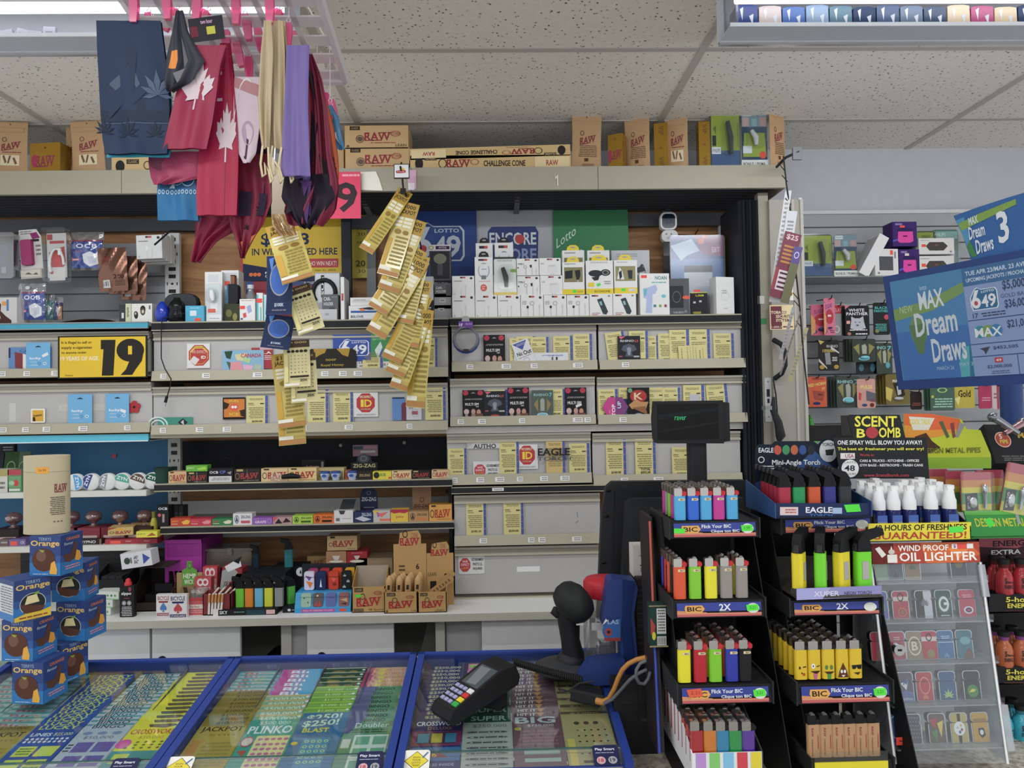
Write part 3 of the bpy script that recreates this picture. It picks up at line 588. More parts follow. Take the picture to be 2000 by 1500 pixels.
tabbox(929, 962, 475, z2, 'rear white charger pack, left of two black-tabbed ones behind', WALLC, '2b2a2c', Yb+.055)
tabbox(966, 1002, 474, z2, 'rear white charger pack, right of two black-tabbed ones behind', WALLC, '2b2a2c', Yb+.055)
clam('car_charger_pack', 'clear shell pack of a black car charger on a white card', 'pack', 963, 1009, 502, Yb, z2, 'e0e0dc', 'r 0 0 1 .05 2c2c2c;r 0 .92 1 1 d7b92f;r .72 .32 1 .4 7fa04a;l .15 .07 .8 .12 2 999', bx=(.3, .3, .75, .8), blob='1f2124')
zt = P(1030, 537, Yb).z
wbox(1010, 1054, 539, z2, 'white earphone box reading TYPE-C, lower of stacked two', TYPC, Y=Yb)
wbox(1009, 1052, 505, zt-.0015, 'white earphone box reading TYPE-C, upper of stacked two', TYPC, Y=Yb)
wbox(1055, 1099, 538, z2, 'white wall adaptor box, lower of stacked two', ADPT, Y=Yb)
wbox(1053, 1095, 504, zt-.0015, 'white wall adaptor box, upper of stacked two', ADPT, Y=Yb)
YW1 = 'r .1 .04 .6 .07 999;r .08 .16 .92 .62 7b7650;p 26282b .12 .28 .46 .25 .46 .5 .12 .52;p 26282b .56 .26 .8 .24 .82 .42 .74 .55 .64 .55 .6 .42;r .66 .55 .74 .62 999;r 0 .84 1 1 dcc42e;r .45 .86 .62 .95 4fd33c;t .66 .88 .92 .94 333 scosche'
YW2 = 'l .1 .03 .8 .08 2 999;o .35 .38 .26 .1 2f3236;o .72 .36 .18 .1 2f3236;h .72 .36 .12 .07 .3 888;p 2f3236 .2 .5 .5 .46 .45 .58 .3 .6;r .08 .66 .3 .78 dcc42e;r 0 .84 1 1 dcc42e;b .3 .89 .88 .95 3a3620 SCOSCHE;p 4fd33c .38 .7 .5 .66 .54 .73 .42 .78;l .65 .6 .9 .72 2 999'
YW3 = 'l .1 .04 .6 .08 2 999;r .06 .18 .92 .62 8a8258;p d9dadb .12 .56 .24 .2 .36 .34 .44 .58;p 2a2c30 .2 .36 .32 .3 .34 .5 .24 .58;p 33363a .58 .3 .8 .3 .78 .56 .62 .56;r 0 .82 1 1 dcc42e;r .3 .84 .48 .92 4fd33c;r .62 .86 .92 .93 e4e4e4;t .64 .875 .9 .915 333 mobile'
for a, b, o, ly, tx in ((1098, 1141, YW1, 511, 'left'), (1144, 1197, YW2, 508, 'middle'), (1199, 1244, YW3, 507, 'right')):
    tabbox(a, b, ly+1, z2, 'white charger pack with yellow base band, %s of the front three' % tx, o, 'd8c433', Yb)
tabbox(1098, 1141, 489, z2, 'rear charger pack with yellow tab, left one before green poster', YW1, 'd8c433', Yb+.055)
tabbox(1147, 1190, 489, z2, 'rear charger pack with yellow tab, right one before green poster', YW1, 'd8c433', Yb+.055)
wbox(1194, 1268, 489, ZT, 'large silver-white box with scribbled line drawing behind thermometer box', 'r 0 0 1 1 b9bcc0;l .1 .04 .7 .1 2 999;h .8 .4 .1 .2 .12 444;p 444 .5 .3 .8 .22 .9 .3 .6 .34;l .7 .8 .95 .86 1 b96a6a', Y=Y1+.12)
wbox(1249, 1307, 534, ZT, 'white thermometer box with pistol picture and teal lettering', 'r .04 .04 .24 .11 e0483c;b .52 .06 .92 .15 2f7f86 NOAN;l .35 .19 .9 .24 1 6aa;p a9b4d8 .1 .36 .3 .33 .52 .27 .6 .36 .52 .48 .42 .5 .4 .94 .18 .94 .22 .6 .12 .58;p 5fb0bc .13 .38 .24 .36 .22 .52 .13 .54;o .8 .54 .08 .04 6ab8c4;r .45 .74 .54 .8 2f7f86;r .64 .74 .72 .8 7a9a3a;r .82 .74 .9 .8 8a3050', rz=.06, d=.07, g=None)
wbox(1308, 1345, 544, ZT, 'dark grey camera box with orange tag behind white upright box', 'r .0 .2 .7 .8 2c2d30;h .35 .5 .22 .16 .15 55585c;b .15 .9 .7 .95 aaa VIDEO;o .8 .9 .08 .04 777;o .85 .52 .2 .05 d8563c', col='47494c', g=None, rz=-.1)
wbox(1349, 1381, 571, ZT, 'small black and yellow cable pack with red tag on shelf', 'r 0 0 1 .03 c9c23a;b .3 .1 .8 .18 c9c23a USB;r .15 .4 .3 .48 bbb;r .5 .36 .65 .44 bbb;l .1 .85 .6 .95 2 c9c23a;r .2 -.12 .6 -.02 e0483c', col='232325', d=.02, g=None, rz=-.15)
wbox(1396, 1435, 541, ZT, 'tall plain white box with faint round logo near shelf right end', 'h .5 .5 .22 .12 .06 b9b9b9;l .3 .33 .6 .46 2 aaa;l .38 .82 .62 .85 1 999', g=None, rz=.25, d=.05)
x, z, w, h = at(1310, 1414, 459, 3.05, ZT)
PK = 'r 0 0 1 1 3e6fb0;r 0 .0 1 .28 2c4d8f;p 7a2c6a .45 0 1 0 1 .25 .6 .22;p a9c0d4 0 .12 .4 .04 .55 .18 .3 .24 .2 .3;b .78 .14 .93 .2 d4a8d0 EBT;r .25 .36 .78 .44 222b3a;r .05 .52 .95 .58 dfe8f2;r .25 .44 .78 .95 c3cbd8;o .64 .02 .04 .02 d8463c;r .53 .04 .63 .1 d8563c'
t = thing('printer_pack', 'large clear plastic pack with blue and purple card behind small boxes', 'pack', (x, 3.05, z))
MB().box(-w/2, w/2, .012, .014, 0, h, '3e6fb0').art(flat((-w/2, .012, h), (w, 0, 0), (0, 0, -h)), PK).to('printed_card', t)
MB().rbox(-w/2-.003, w/2+.003, 0, .012, .001, h, .012, clear('glossy_wrap', 'ffffff', .3, .15, .03)).to('clear_sleeve', t)
# security camera on the bracket
t = thing('security_camera', 'small white square camera with black face clipped to bracket post', 'camera', P(1304, 475, 3.16))
hh = P(1304, 418, 3.16).z-P(1304, 475, 3.16).z
MB().rbox(-.036, .034, -.03, 0, hh-.075, hh, .02, 'dfe0e0').to('housing', t)
MB().rbox(-.029, .027, -.032, -.03, hh-.068, hh-.007, .016, '0d1b2cg').art(flat((-.029, -.032, hh-.007), (.056, 0, 0), (0, 0, -.061)), 'h .5 .5 .2 .2 .15 1c2f4a;o .5 .75 .03 .03 4a5a70').to('lens_face', t)
MB().rbox(-.032, .038, -.03, 0, 0, .05, .02, 'd9d9d6').cyl((0, -.015, .045), .007, hh-.12+.01, 'ccc').art(flat((-.03, -.03, .045), (.06, 0, 0), (0, 0, -.04)), 'o .3 .3 .05 .07 444;o .65 .3 .05 .07 444;l .3 .6 .8 .85 2 999').to('swivel_base', t)
MB().tube([(.03, 0, .03), (.06, .04, .045), (.14, .08, .05), (.16, .09, .08)], .0025, '4a2a1e').box(.068, .094, .085, .088, .036, .056, 'ddd').to('cable', t)
# ================================================================ goods on the display shelf (middle part)
Y1m = 2.915; ZM = ZA-.002
put('cyan_box', 'bright cyan adaptor box with orange price tag beside black fragrance bottle', 'box', 362, 398, 597, Y1m, ZM, .04, '4aa3c4', 'r .25 .3 .6 .62 cfd8de;r .5 .76 .85 .94 d8563c;l .2 .12 .8 .18 1 bde')
t = thing('scent_bottle', 'black puffy car fragrance bottle beside the blue egg', 'bottle', (P(346, 630, 2.94).x, 2.94, ZM))
MB().lathe([(.02, 0), (.034, .01), (.036, .03), (.03, .05), (.034, .06), (.026, .08), (.014, .092), (.012, .1)], '161719g').to('body', t); MB().ball((0, -.004, .05), .028, .03, .012, '1e1f22g').ball((0, -.004, .022), .03, .034, .012, '1e1f22g').to('ribs', t)
solo('blue_egg', 'glossy blue egg-shaped air freshener at the shelf left end', 'air freshener', MB().lathe([(.004, 0), (.016, .004), (.025, .02), (.026, .04), (.02, .065), (.008, .082), (0, .086)], '1f3aa8g'), (P(317, 630, 2.93).x, 2.93, ZM))
t = thing('oval_speaker', 'dark grey oval fabric speaker lying behind the black bottle', 'speaker', (P(350, 630, 3.0).x, 3.0, ZM))
MB().box(-.05, .05, .03, .1, 0, .055, 'a08a68').to('kraft_base', t); MB().rbox(-.065, .065, .01, .05, .055, .125, .033, '3b3e44').to('grille', t); MB().rbox(-.069, .069, .02, .045, .051, .129, .037, '1d1e21').to('rim', t)
wbox(400, 434, 531, ZM, 'tall grey-white blister box behind the clear cable pack', 'r .2 .05 .8 .2 c9cdd0;r .2 .25 .8 .9 bfc4c8', Y=2.97, g=None)
clam('cable_pack', 'clear pack of folded white cable standing left of black speaker', 'pack', 401, 434, 554, 2.93, ZM, 'd3d6d8', 'r .3 .5 .7 .7 eee;r .15 .65 .6 .75 e0563c;r .05 .8 .95 .98 e6e6e6;l .2 .88 .8 .92 1 999', bx=(.35, .2, .65, .45), blob='f0f0f0')
wbox(432, 466, 528, ZM, 'pale plastic wrapped box behind the hanging black speaker', 'r .1 .05 .9 .3 c3c8cc;r .2 .2 .5 .28 e0563c;r .1 .35 .9 .95 a9b1b6', Y=3.0, g=None)
t = thing('strap_speaker', 'little black speaker with a brown leather hanging strap', 'speaker', (P(453, 632, 2.95).x, 2.95, ZM))
MB().box(-.03, .03, .0, .05, 0, .075, '3a3f2c').art(flat((-.03, 0, .075), (.06, 0, 0), (0, 0, -.075)), 'o .3 .5 .2 .2 6a6a34;o .7 .7 .15 .2 8a8444').to('camouflage_box', t)
MB().rbox(-.022, .022, .005, .04, .076, .155, .01, '1c1f24').art(flat((-.022, .005, .15), (.006, 0, 0), (0, 0, -.07)), 'r 0 0 1 1 2a6a90').to('body', t); MB().box(-.008, .008, .01, .014, .15, .19, '7a4b2c').box(-.008, .008, .03, .034, .15, .19, '7a4b2c').box(-.008, .008, .01, .034, .188, .192, '7a4b2c').to('strap', t)
wbox(468, 498, 584, ZM, 'small white box with phone photo and red price tag', 'l .1 .05 .9 .1 1 a77;p 9aa4c8 .45 .35 .7 .25 .8 .55 .55 .65;r .02 .3 .35 .45 e0483c;p c94a4a .2 .65 .4 .6 .45 .8 .25 .85;r .06 .85 .2 .92 2a3a6a', g=None)
wbox(501, 513, 572, ZM, 'slim white and teal box, left of a slim pair', 'r 0 .05 .3 1 5ab0b4;r .0 .2 .9 .35 e0483c;r .55 .5 .8 1 6ab8bc', g=None)
wbox(515, 523, 576, ZM, 'slim pale teal box, right of a slim pair', 'r 0 .05 .4 1 8fcfd2;r .6 .3 .9 .9 5aa', g=None)
t = thing('clear_bottle', 'round clear plastic bottle behind the phone photo box', 'bottle', (P(490, 630, 2.99).x, 2.99, ZM)); MB().lathe([(.02, 0), (.022, .01), (.022, .11), (.012, .125), (.012, .14)], clear('clear_bottle', 'dfe6e8', .3, .1, .15)).to('body', t); MB().cyl((0, 0, .14), .013, .015, 'c3c8ca').to('cap', t)
t = thing('black_headset', 'black headphone arc box lying on shelf behind hanging tickets', 'headphones', (P(640, 630, 2.98).x, 2.98, ZM)); 
MB().box(-.05, .05, .0, .06, 0, .2, '97999c').art(flat((-.05, 0, .2), (.1, 0, 0), (0, 0, -.2)), 'r .02 .02 .98 .6 c3c6c9;r .25 .05 .38 .5 26282b;j .27 .08 .36 .46 ddd SUB').to('carton', t)
MB().tube([(-.012+.045*math.cos(a*.35), -.004, .12+.05*math.sin(a*.35)) for a in range(-2, 12)], .009, '1c1d20').to('headband', t)
wbox(629, 660, 575, ZM, 'dark grey box reading CAR HOLDER on the middle shelf', 'b .1 .1 .55 .24 ccc CAR-;b .1 .3 .7 .42 ccc HOLDER;r .45 .5 .8 .95 3a3d40;l .6 .08 .95 .12 1 999', col='55585c', Y=2.93, g='car holder boxes')
wbox(619, 658, 604, ZM, 'light grey box in front of the CAR HOLDER box by white upright box', 'r .4 .35 .6 .55 999;r .02 .02 .98 .06 c9c9cb', col='b9babc', Y=2.885+.03, g='grey cable boxes')
wbox(665, 672, 541, ZM, 'thin tall white box standing edge-on beside the dark post', 'r .2 .38 .8 .55 b04848', g=None, d=.1)
wbox(681, 762, 597, ZM, 'low white electronics box lettered in black with a pen picture', 'r .02 .02 .98 .95 d9dcdf;p 2c2c30 .2 .2 .5 .1 .8 .25 .5 .3;r .05 .35 .7 .5 2a5a98;b .05 .68 .35 .85 333 BSLOVE;p e0803c .25 .25 .35 .2 .4 .35 .3 .38', g=None)
wbox(684, 745, 581, P(720, 597, 2.92).z, 'flat white box lying on the low electronics box', 'r .05 .3 .95 .6 c9c9c8;l .1 .2 .5 .4 1 999', g=None)
t = thing('figure_box', 'window box with toy figure behind the hanging gold tickets', 'box', (P(860, 550, 2.98).x, 2.98, ZM+.135))
w, h = P(880, 500, 2.98).x-P(838, 500, 2.98).x, P(860, 478, 2.98).z-ZM-.135
MB().box(-w/2, w/2, 0, .06, 0, h, '55565c').art(flat((-w/2, 0, h), (w, 0, 0), (0, 0, -h)), 'r 0 0 1 .14 d9d5da;r .3 .03 .95 .11 3a2c44;t .45 .045 .8 .095 d9d5da MYTHS;r .04 .16 .94 .8 33343a;o .5 .33 .3 .12 7a7c6c;r .38 .45 .62 .72 4a4a50;r .02 .84 .98 .98 2c2a34;t .1 .88 .85 .94 ccc HOLLOW;h .1 .07 .12 .05 .4 a89a4a').to('carton', t)
wbox(822, 846, 540, ZM, 'light grey box with orange mark behind the gold ticket strip', 'o .35 .2 .3 .1 d8633c;r 0 .55 1 1 2b2c30;l .2 .7 .8 .76 1 ccc', col='c9cbcd', Y=2.93, g=None)
wbox(848, 881, 553, ZM+.088, 'dark grey CAR HOLDER box above two pale grey boxes', 'b .1 .25 .5 .42 ccc CAR-;b .1 .5 .7 .68 ccc HOLDER;r .7 .1 .98 .9 4a4d50', col='5b5e62', Y=2.93, g='car holder boxes')
wbox(848, 881, 574, ZM+.042, 'upper pale grey cable box beneath the dark box', 'r .3 .3 .68 .58 b3b4b6;l .38 .38 .6 .5 1 555', col='97989a', Y=2.93, g='grey cable boxes')
wbox(848, 882, 596, ZM, 'lower pale grey cable box next to the white cable boxes', 'r .2 .2 .58 .42 a9aaac;l .3 .25 .5 .4 1 555', col='919294', Y=2.93, g='grey cable boxes')
# ================================================================ goods on display shelf (left, turquoise lip)
ZL = P(150, 630, 2.9).z; 
t = put('pipe_box', 'white box with curved brown pipe picture at far left end', 'box', -20, 33, 581, 2.93, ZL, .08, 'c9c7c4', 'p 4a2c28 .3 .35 .36 .2 .42 .25 .4 .5 .6 .7 .8 .85 .8 1 .3 1 .4 .75;r .62 .08 .7 .5 4a7ab0;r .45 .15 .62 .3 d89a5a')
def bag(px0, px1, pyt, pyb, Y, label, card, col='2b4fa0', header='c3c5c8', wob=.006, grp=None, name='hanging_pack', cat='pack', top=.22, th=.022, rz=0):
    """puffed clear bag on a hook: printed insert and crinkled film"""
    x, z, w, h = at(px0, px1, pyt, Y, None, pyb); t = thing(name, label, cat, (x, Y, z), (0, 0, rz), grp)
    MB().box(-w*.44, w*.44, .004, .01, .01, h*(1-top), col).art(flat((-w*.44, .004, h*(1-top)), (w*.88, 0, 0), (0, 0, -h*(1-top)+.01)), card).to('printed_insert', t)
    R = random.Random(int(px0)); ph = R.random()*6
    MB().sheet(lambda u, v: ((u-.5)*w, -th*math.sin(math.pi*u)**.5*math.sin(math.pi*min(1, v*1.05))**.6+wob*math.sin(u*17+ph+v*9)*math.sin(v*13+ph), h*(1-v)), 16, 16, clear('bag_film', 'ffffff', .2, .12, .0)).to('clear_film', t)
    MB().box(-w*.48, w*.48, .010, .011, h*(1-top), h, clear('header_film', 'd9dbde', .2, .2, .2, 'b0b2b5')).to('header', t)
    return t
OCB = 'r 0 0 1 .05 8a2040;h .26 .2 .12 .08 .4 eef;b .42 .13 .6 .28 eef C;b .66 .13 .84 .28 eef B;t .1 .36 .35 .42 b03050 SLIM;p e6e8ee .35 .5 .6 .4 .9 .55 .9 .85 .6 .95 .4 .8;p c9cede .5 .6 .8 .55 .8 .8 .6 .85;r .02 .65 .25 .73 d86a80;l .05 .67 .22 .72 1 fff'
bag(135, 202, 452, 528, 3.06, 'clear bag of blue filter pack lettered white hanging beside red cable pack', OCB, grp='blue filter bags', col='1c3c94')
bag(36, 88, 553, 629, 2.97, 'clear bag of blue filter pack standing on the turquoise-lipped shelf', OCB+';o .3 -.15 .1 .06 ddd', grp='blue filter bags', col='1c3c94')
bag(86, 104, 575, 629, 2.99, 'small clear bag of teal filter pack beside the standing blue one', 'r 0 0 1 1 2c6a70;p ccc .3 .2 .8 .4 .4 .8', '2c6a70', grp='small filter bags')
bag(103, 121, 580, 629, 3.0, 'small clear bag of blue and orange filters, rightmost on that shelf', 'r 0 0 .4 1 2a3a7a;r .5 .2 1 1 b07a5a;p ccc .3 .2 .8 .4 .4 .8', '3a3a5a', grp='small filter bags')
for k, (a, b, c, d, y) in enumerate([(236, 284, 505, 586, 3.1), (212, 268, 500, 574, 3.07), (194, 250, 484, 569, 3.03)]):
    x, z, w, h = at(a, b, c, y, None, d); t = thing('tip_bag', ['rearmost brown foil bag of filter tips on hook', 'middle brown foil bag of filter tips on hook', 'front brown foil bag of filter tips with white barcode'][k], 'bag', (x, y, z), (0, -.05*k+.06, 0), 'brown filter tip bags')
    def fr(a_, b_, l, w=w, h=h): return Vector(((a_-.5)*w, -.012*math.sin(math.pi*a_)*math.sin(math.pi*b_)-.003*math.sin(a_*14+b_*11)-l, h*(1-b_)))
    fr.sub = 6; fr.asp = w/h
    MB().sheet(lambda u, v: fr(u, v, 0), 14, 14, '7d5a4cx').art(fr, 'k -.1;w .1 .22 .4 .34 8a2a30;k 0;b .55 .62 .9 .72 3a2218 200;l .56 .74 .92 .88 4 4a3228;r .16 .74 .42 .92 c9c9c9;'+'r .18 .77 .2 .88 333;r .23 .77 .25 .88 333;r .28 .77 .31 .88 333;r .35 .77 .37 .88 333').to('foil_bag', t)
x, z, w, h = at(43, 86, 448, 3.05, None, 545)
t = thing('vaporizer_pack', 'white card pack with magenta vaporizer hanging between dark blister and red cable pack', 'pack', (x, 3.05, z), (0, -.07, 0))
MB().prism([(-w/2, h*.18), (w/2, h*.18), (w/2, h*.85), (w*.3, h), (-w/2, h)], 0, .003, 'd6d4d2').art(flat((-w/2, 0, h), (w, 0, 0), (0, 0, -h)), 'l .05 .02 .6 .1 2 777;l .72 .3 .95 .55 3 777;r .1 .2 .9 .25 33302e;p 8a2468 .5 .08 .8 .06 .95 .18 .6 .2').to('card', t)
MB().rbox(-w*.34, w*.14, -.02, 0, h*.27, h*.78, .008, '9c2f66').to('vaporizer', t)
MB().box(-w/2+.004, w/2, -.012, .004, 0, h*.19, 'b9b4ab').art(flat((-w/2+.004, -.012, h*.17), (w-.01, 0, 0), (0, 0, -h*.13)), 'r 0 0 1 1 d0cbc0;p 6a5a50 .2 .6 .4 .3 .6 .7 .8 .4 .9 .8').to('spare_parts', t)
x, z, w, h = at(92, 138, 447, 3.04, None, 552)
t = thing('cable_pack', 'clear clamshell with white charging cable on red and white card', 'pack', (x, 3.04, z), (0, -.03, 0))
MB().box(-w*.46, w*.36, 0, .003, .02, h*.92, 'c9c6c4').art(flat((-w*.46, 0, h*.92), (w*.82, 0, 0), (0, 0, -h*.88)), 'r .02 .02 .3 .14 a83a44;r .15 .16 .9 .22 b03c44;p b8454c .1 .4 .9 .28 .95 .6 .6 .95 .3 .95;o .5 .6 .2 .26 c03a40;r .1 .72 .9 1 d6d2ce;r .15 .8 .3 .86 b8454c').to('card', t)
MB().tube([(-w*.3+.6*w*.5*(1-math.cos(a*.45))*1, -.012, h*.32+h*.3*math.sin(a*.45)) for a in range(-1, 8)], .005, 'e6e6e4').box(.008, .018, -.016, -.006, h*.5, h*.62, 'f0f0f0').to('cable', t)
MB().rbox(-w/2, w/2, -.03, .006, 0, h, .008, CLAM).to('clear_shell', t)
x, z, w, h = at(-30, 36, 457, 3.04, None, 546)
t = thing('dark_pack', 'dark clear blister with blue insert at far left edge', 'pack', (x, 3.04, z)); MB().box(-w*.45, w*.45, 0, .003, .01, h*.95, '26303c').art(flat((-w*.45, 0, h*.95), (w*.9, 0, 0), (0, 0, -h*.9)), 'r .1 .2 .7 .7 2c4f86;r .5 .75 .65 .9 ddd;r .2 .3 .5 .5 3d4b52').to('card', t); MB().rbox(-w/2, w/2, -.03, .006, 0, h, .01, clear('dark_blister', 'c3ccd4', .5, .1, .05)).to('clear_shell', t)
x, z, w, h = at(267, 318, 459, 3.0, None, 505)
for k in range(3):
    y = 3.0+.045*k; x, z, w, h = at(267+k*9, 317+k*9, 459, y, None, 505+k*5)
    t = thing('cable_box', ['front white cable box hanging on the long black hook', 'second white cable box behind the first on the hook', 'third white cable box at the back of the hook'][k], 'box', (x, y, z), (0, -.03, 0), 'white cable boxes on the hook')
    carton(w, .035, h, 'cfcfce', CABLE).to('carton', t)
h0 = P(302, 478, 2.9)
solo('display_hook', 'long black metal hook sticking out below the blue bandana', 'hook', MB().tube([h0, (h0.x+.03, 2.97, h0.z+.07), (h0.x+.05, 3.2, h0.z+.12)], .004, '26262a'))
put('earbud_box', 'narrow black box standing left of the pale green earbud box', 'box', 233, 244, 595, 2.93, ZL, .03, '3b3c40', 'r .4 .45 .8 .75 ccc')
put('earbud_box', 'narrow pale green earbud box between black one and white one', 'box', 245, 256, 593, 2.93, ZL, .03, 'c3c8a8', 'q .25 .2 .7 .7 4a5a3a earbuds')
put('earbud_box', 'white box with two black earbuds pictured, right of pale green one', 'box', 257, 297, 593, 2.93, ZL, .05, 'd9d8d2', 'o .22 .6 .1 .2 2c2b2a;o .55 .3 .13 .2 2c2b2a;o .55 .42 .12 .2 4a4844;o .55 .42 .06 .1 c9bfa0;o .2 .52 .08 .12 3a3835;o .2 .52 .04 .06 b9b09a;r .85 .1 .92 .3 555')
t = thing('cardboard_strip', 'curled dark brown cardboard strip lying on the turquoise-lipped shelf', 'cardboard', (0, 0, 0)); a0 = P(118, 629, 2.915)
MB().sheet(lambda u, v: (a0.x+u*.2, 2.905+v*.1, ZL+.002+.012*math.sin(u*2.6)*(1-v*.5)), 8, 3, '5a3e32', th=.0015, th_ax=(0, 0, -1)).to('strip', t)
# ================================================================ cards and slips tucked in the cabinets
YC = 2.93; KS = [0]
def slip(px0, px1, pyt, pyb, amt, where, ry=0, bent=0, extra='', dark=0):
    KS[0] += 1; Y = YC-.001-.0016*(KS[0] % 4)
    x, z, w, h = at(px0, px1, pyt, Y, None, pyb); mb = MB()
    f = lambda a, b, l: Vector(((a-.5)*w, -l-bent*(1-b)**2*.02*a, h*(1-b)))
    f.sub = 0; f.asp = w/h
    y = 'd3c98c' if not dark else 'ccb074'
    mb.sheet(lambda u, v: f(u, v, 0), 3, 8, y, th=.0008)
    o = 'l .12 .08 .75 .16 2 7a7348;r .08 .24 .32 .27 7a7348;r .08 .3 .36 .32 7a7348;r .62 .25 .8 .29 4a4530;l .1 .38 .78 .78 7 8a8356;r .85 0 .98 1 4256a0;r .85 .2 .98 .21 c98a6a;r .85 .4 .98 .41 c98a6a;r .85 .6 .98 .61 c98a6a;r .85 .8 .98 .81 c98a6a'
    if amt: o += ';b .25 .84 .72 .91 3c3826 '+amt
    mb.art(f, o+extra)
    return solo('price_slip', 'yellow blue-edged slip '+where, 'slip', mb, (x, Y, z), (-.02, ry, 0), 'yellow printed slips')
slip(995, 1034, 660, 712, '', 'partly hidden left of the leaning white card')
slip(1008, 1046, 657, 712, '', 'behind the top of leaning white card')
slip(1036, 1072, 658, 712, '', 'right behind the leaning white card')
slip(1080, 1119, 656, 712, '', 'above the wide white card right of the leaning one')
slip(1119, 1157, 652, 712, '$701.00', 'reading $701.00 near the right end of its cabinet')
slip(1188, 1226, 648, 710, '', 'leaning left behind the black capsule card', ry=-.12)
slip(1228, 1266, 646, 700, '', 'peeking out right above the black capsule card')
slip(1251, 1287, 656, 709, '$150.00', 'reading $150.00 just right of black capsule card')
slip(1285, 1325, 651, 709, '$200.00', 'reading $200.00 in the upper right cabinet')
slip(1307, 1346, 644, 702, '', 'half hidden behind the slip lying on its side')
slip(1346, 1387, 643, 706, '', 'tallest one, behind the slip lying on its side')
slip(1393, 1434, 651, 707, '$100.00', 'standing alone rightmost in the upper right cabinet')
x, z, w, h = at(1326, 1382, 674, YC-.011, None, 707)
solo('price_slip', 'yellow printed slip lying on its side at upper right cabinet', 'slip', MB().box(-w/2, w/2, 0, .001, 0, h, 'd3c98c').art(flat((-w/2, 0, h), (w, 0, 0), (0, 0, -h)), 'q .1 .1 .13 .9 4a4530 WINNER;q .3 .1 .33 .8 8a8356 PLEASE;q .4 .1 .42 .9 8a8356 VALID;q .5 .05 .52 .85 8a8356 VALID;q .6 .1 .62 .9 8a8356 TERMS;q .72 .3 .76 .9 4a4530 TOTAL;q .84 .2 .86 .9 8a8356 PLEASE'), (x, YC-.011, z), (0, -.06, 0), 'yellow printed slips')
slip(951, 992, 761, 816, '', 'peeking between black capsule card and second black phone card')
slip(1064, 1105, 760, 815, '$100.00', 'reading $100.00 between green capsule card and last phone card')
slip(1168, 1207, 760, 815, '$', 'behind the pink hexagon card')
slip(1208, 1240, 757, 814, '', 'behind the fighter card')
slip(1264, 1301, 757, 813, '$100.00', 'just right of the fighter card')
slip(1294, 1329, 757, 813, '', 'above the left half of black customer display')
slip(1334, 1376, 752, 813, '', 'with grey patch above the black customer display', extra=';r .3 .3 .75 .6 b9b8c0')
slip(1382, 1424, 750, 813, '', 'rightmost above the black customer display', ry=-.06)
slip(875, 912, 876, 928, '$100.00', 'at left end of the torch lettering cabinet')
slip(975, 1014, 862, 928, '$300.00', 'reading $300.00 between the two red octagon stickers')
slip(1066, 1104, 860, 926, '', 'darker one behind the torch lettering', dark=1)
slip(1111, 1152, 866, 924, '$100.00', 'covering the end of the torch lettering')
slip(1183, 1223, 858, 932, '$100.00', 'left of two beside the display pole')
slip(1240, 1281, 857, 932, '$502.00', 'reading TOTAL beside the display pole', extra=';b .25 .76 .72 .82 3c3826 TOTAL')
slip(1312, 1350, 873, 932, '$100.00', 'curling, directly left of the display pole', bent=1)
slip(910, 950, 981, 1046, '$105.10', 'reading $105.10 in the cabinet below black lip')
slip(983, 1023, 979, 1045, '$250.00', 'reading $250.00 in the cabinet below black lip')
slip(708, 748, 667, 720, '$200.00', 'covering the blue lottery card')
slip(818, 855, 660, 717, '$25.00', 'right of the hanging gold tickets in the upper middle cabinet')
slip(481, 524, 773, 830, '$250.00', 'beside the orange splat card')
slip(600, 642, 758, 827, '$300.00', 'right of the left hanging ticket strip')
slip(650, 690, 763, 825, '$250.00', 'left of the white ID sticker')
slip(830, 871, 756, 820, '$300.00', 'right of the hanging gold tickets in the lower middle cabinet')
def card(label, px0, px1, pyt, pyb, ops, col='ddd', Y=YC-.002, ry=0, name='card', cat='card', grp=None, r=0):
    x, z, w, h = at(px0, px1, pyt, Y, None, pyb)
    mb = MB().rbox(-w/2, w/2, 0, .001, 0, h, r, col) if r else MB().box(-w/2, w/2, 0, .001, 0, h, col)
    return solo(name, label, cat, mb.art(flat((-w/2, 0, h), (w, 0, 0), (0, 0, -h)), ops), (x, Y, z), (0, ry, 0), grp)
MS = 'o .15 .1 .13 .09 b03048;o .83 .1 .13 .09 b03048;p 8a8a90 .38 .12 .62 .12 .5 .07;l .08 .3 .92 .36 2 999;b .12 .46 .75 .56 ddd MULTI SIM;r .62 .59 .75 .61 ddd;o .18 .78 .12 .1 c9b0aa;o .18 .92 .07 .08 9a8a88;o .5 .78 .1 .1 b9908a;o .75 .8 .1 .1 b98a78;r .62 .85 .95 1 6a3a34;r .4 .86 .6 1 8a7068'
RH = 'p d8647a .05 .02 .35 .02 .15 .12;b .12 .14 .72 .22 c9ccd0 RHINO;b .74 .14 .92 .24 b0484a 69;p 4a505c .25 .35 .5 .28 .75 .35 .85 .5 .6 .6 .7 .75 .3 .75 .4 .6 .15 .5;p 8a909c .4 .45 .5 .4 .6 .45 .55 .7 .45 .7;o .5 .92 .2 .05 a03a34;r .7 .72 .95 .78 aaa;r .05 .72 .2 .76 b55'
R7 = 'b .1 .12 .78 .22 8fb0b4 RHINO;b .82 .1 .95 .24 6ac0c8 7;p 8a7a4a .1 .5 .3 .3 .3 .8;p 8a7a4a .9 .5 .7 .3 .7 .8;p 9aa090 .4 .35 .5 .28 .6 .35 .6 .75 .4 .75;o .5 .88 .25 .07 7ab4c0;h .5 .88 .25 .07 .2 b9cdd0'
GP = 'phone card packs in the cabinets'
card('black phone card pack standing alone beside coiled cable', 944, 986, 654, 713, MS, '1c1b1e', YC-.008, grp=GP)
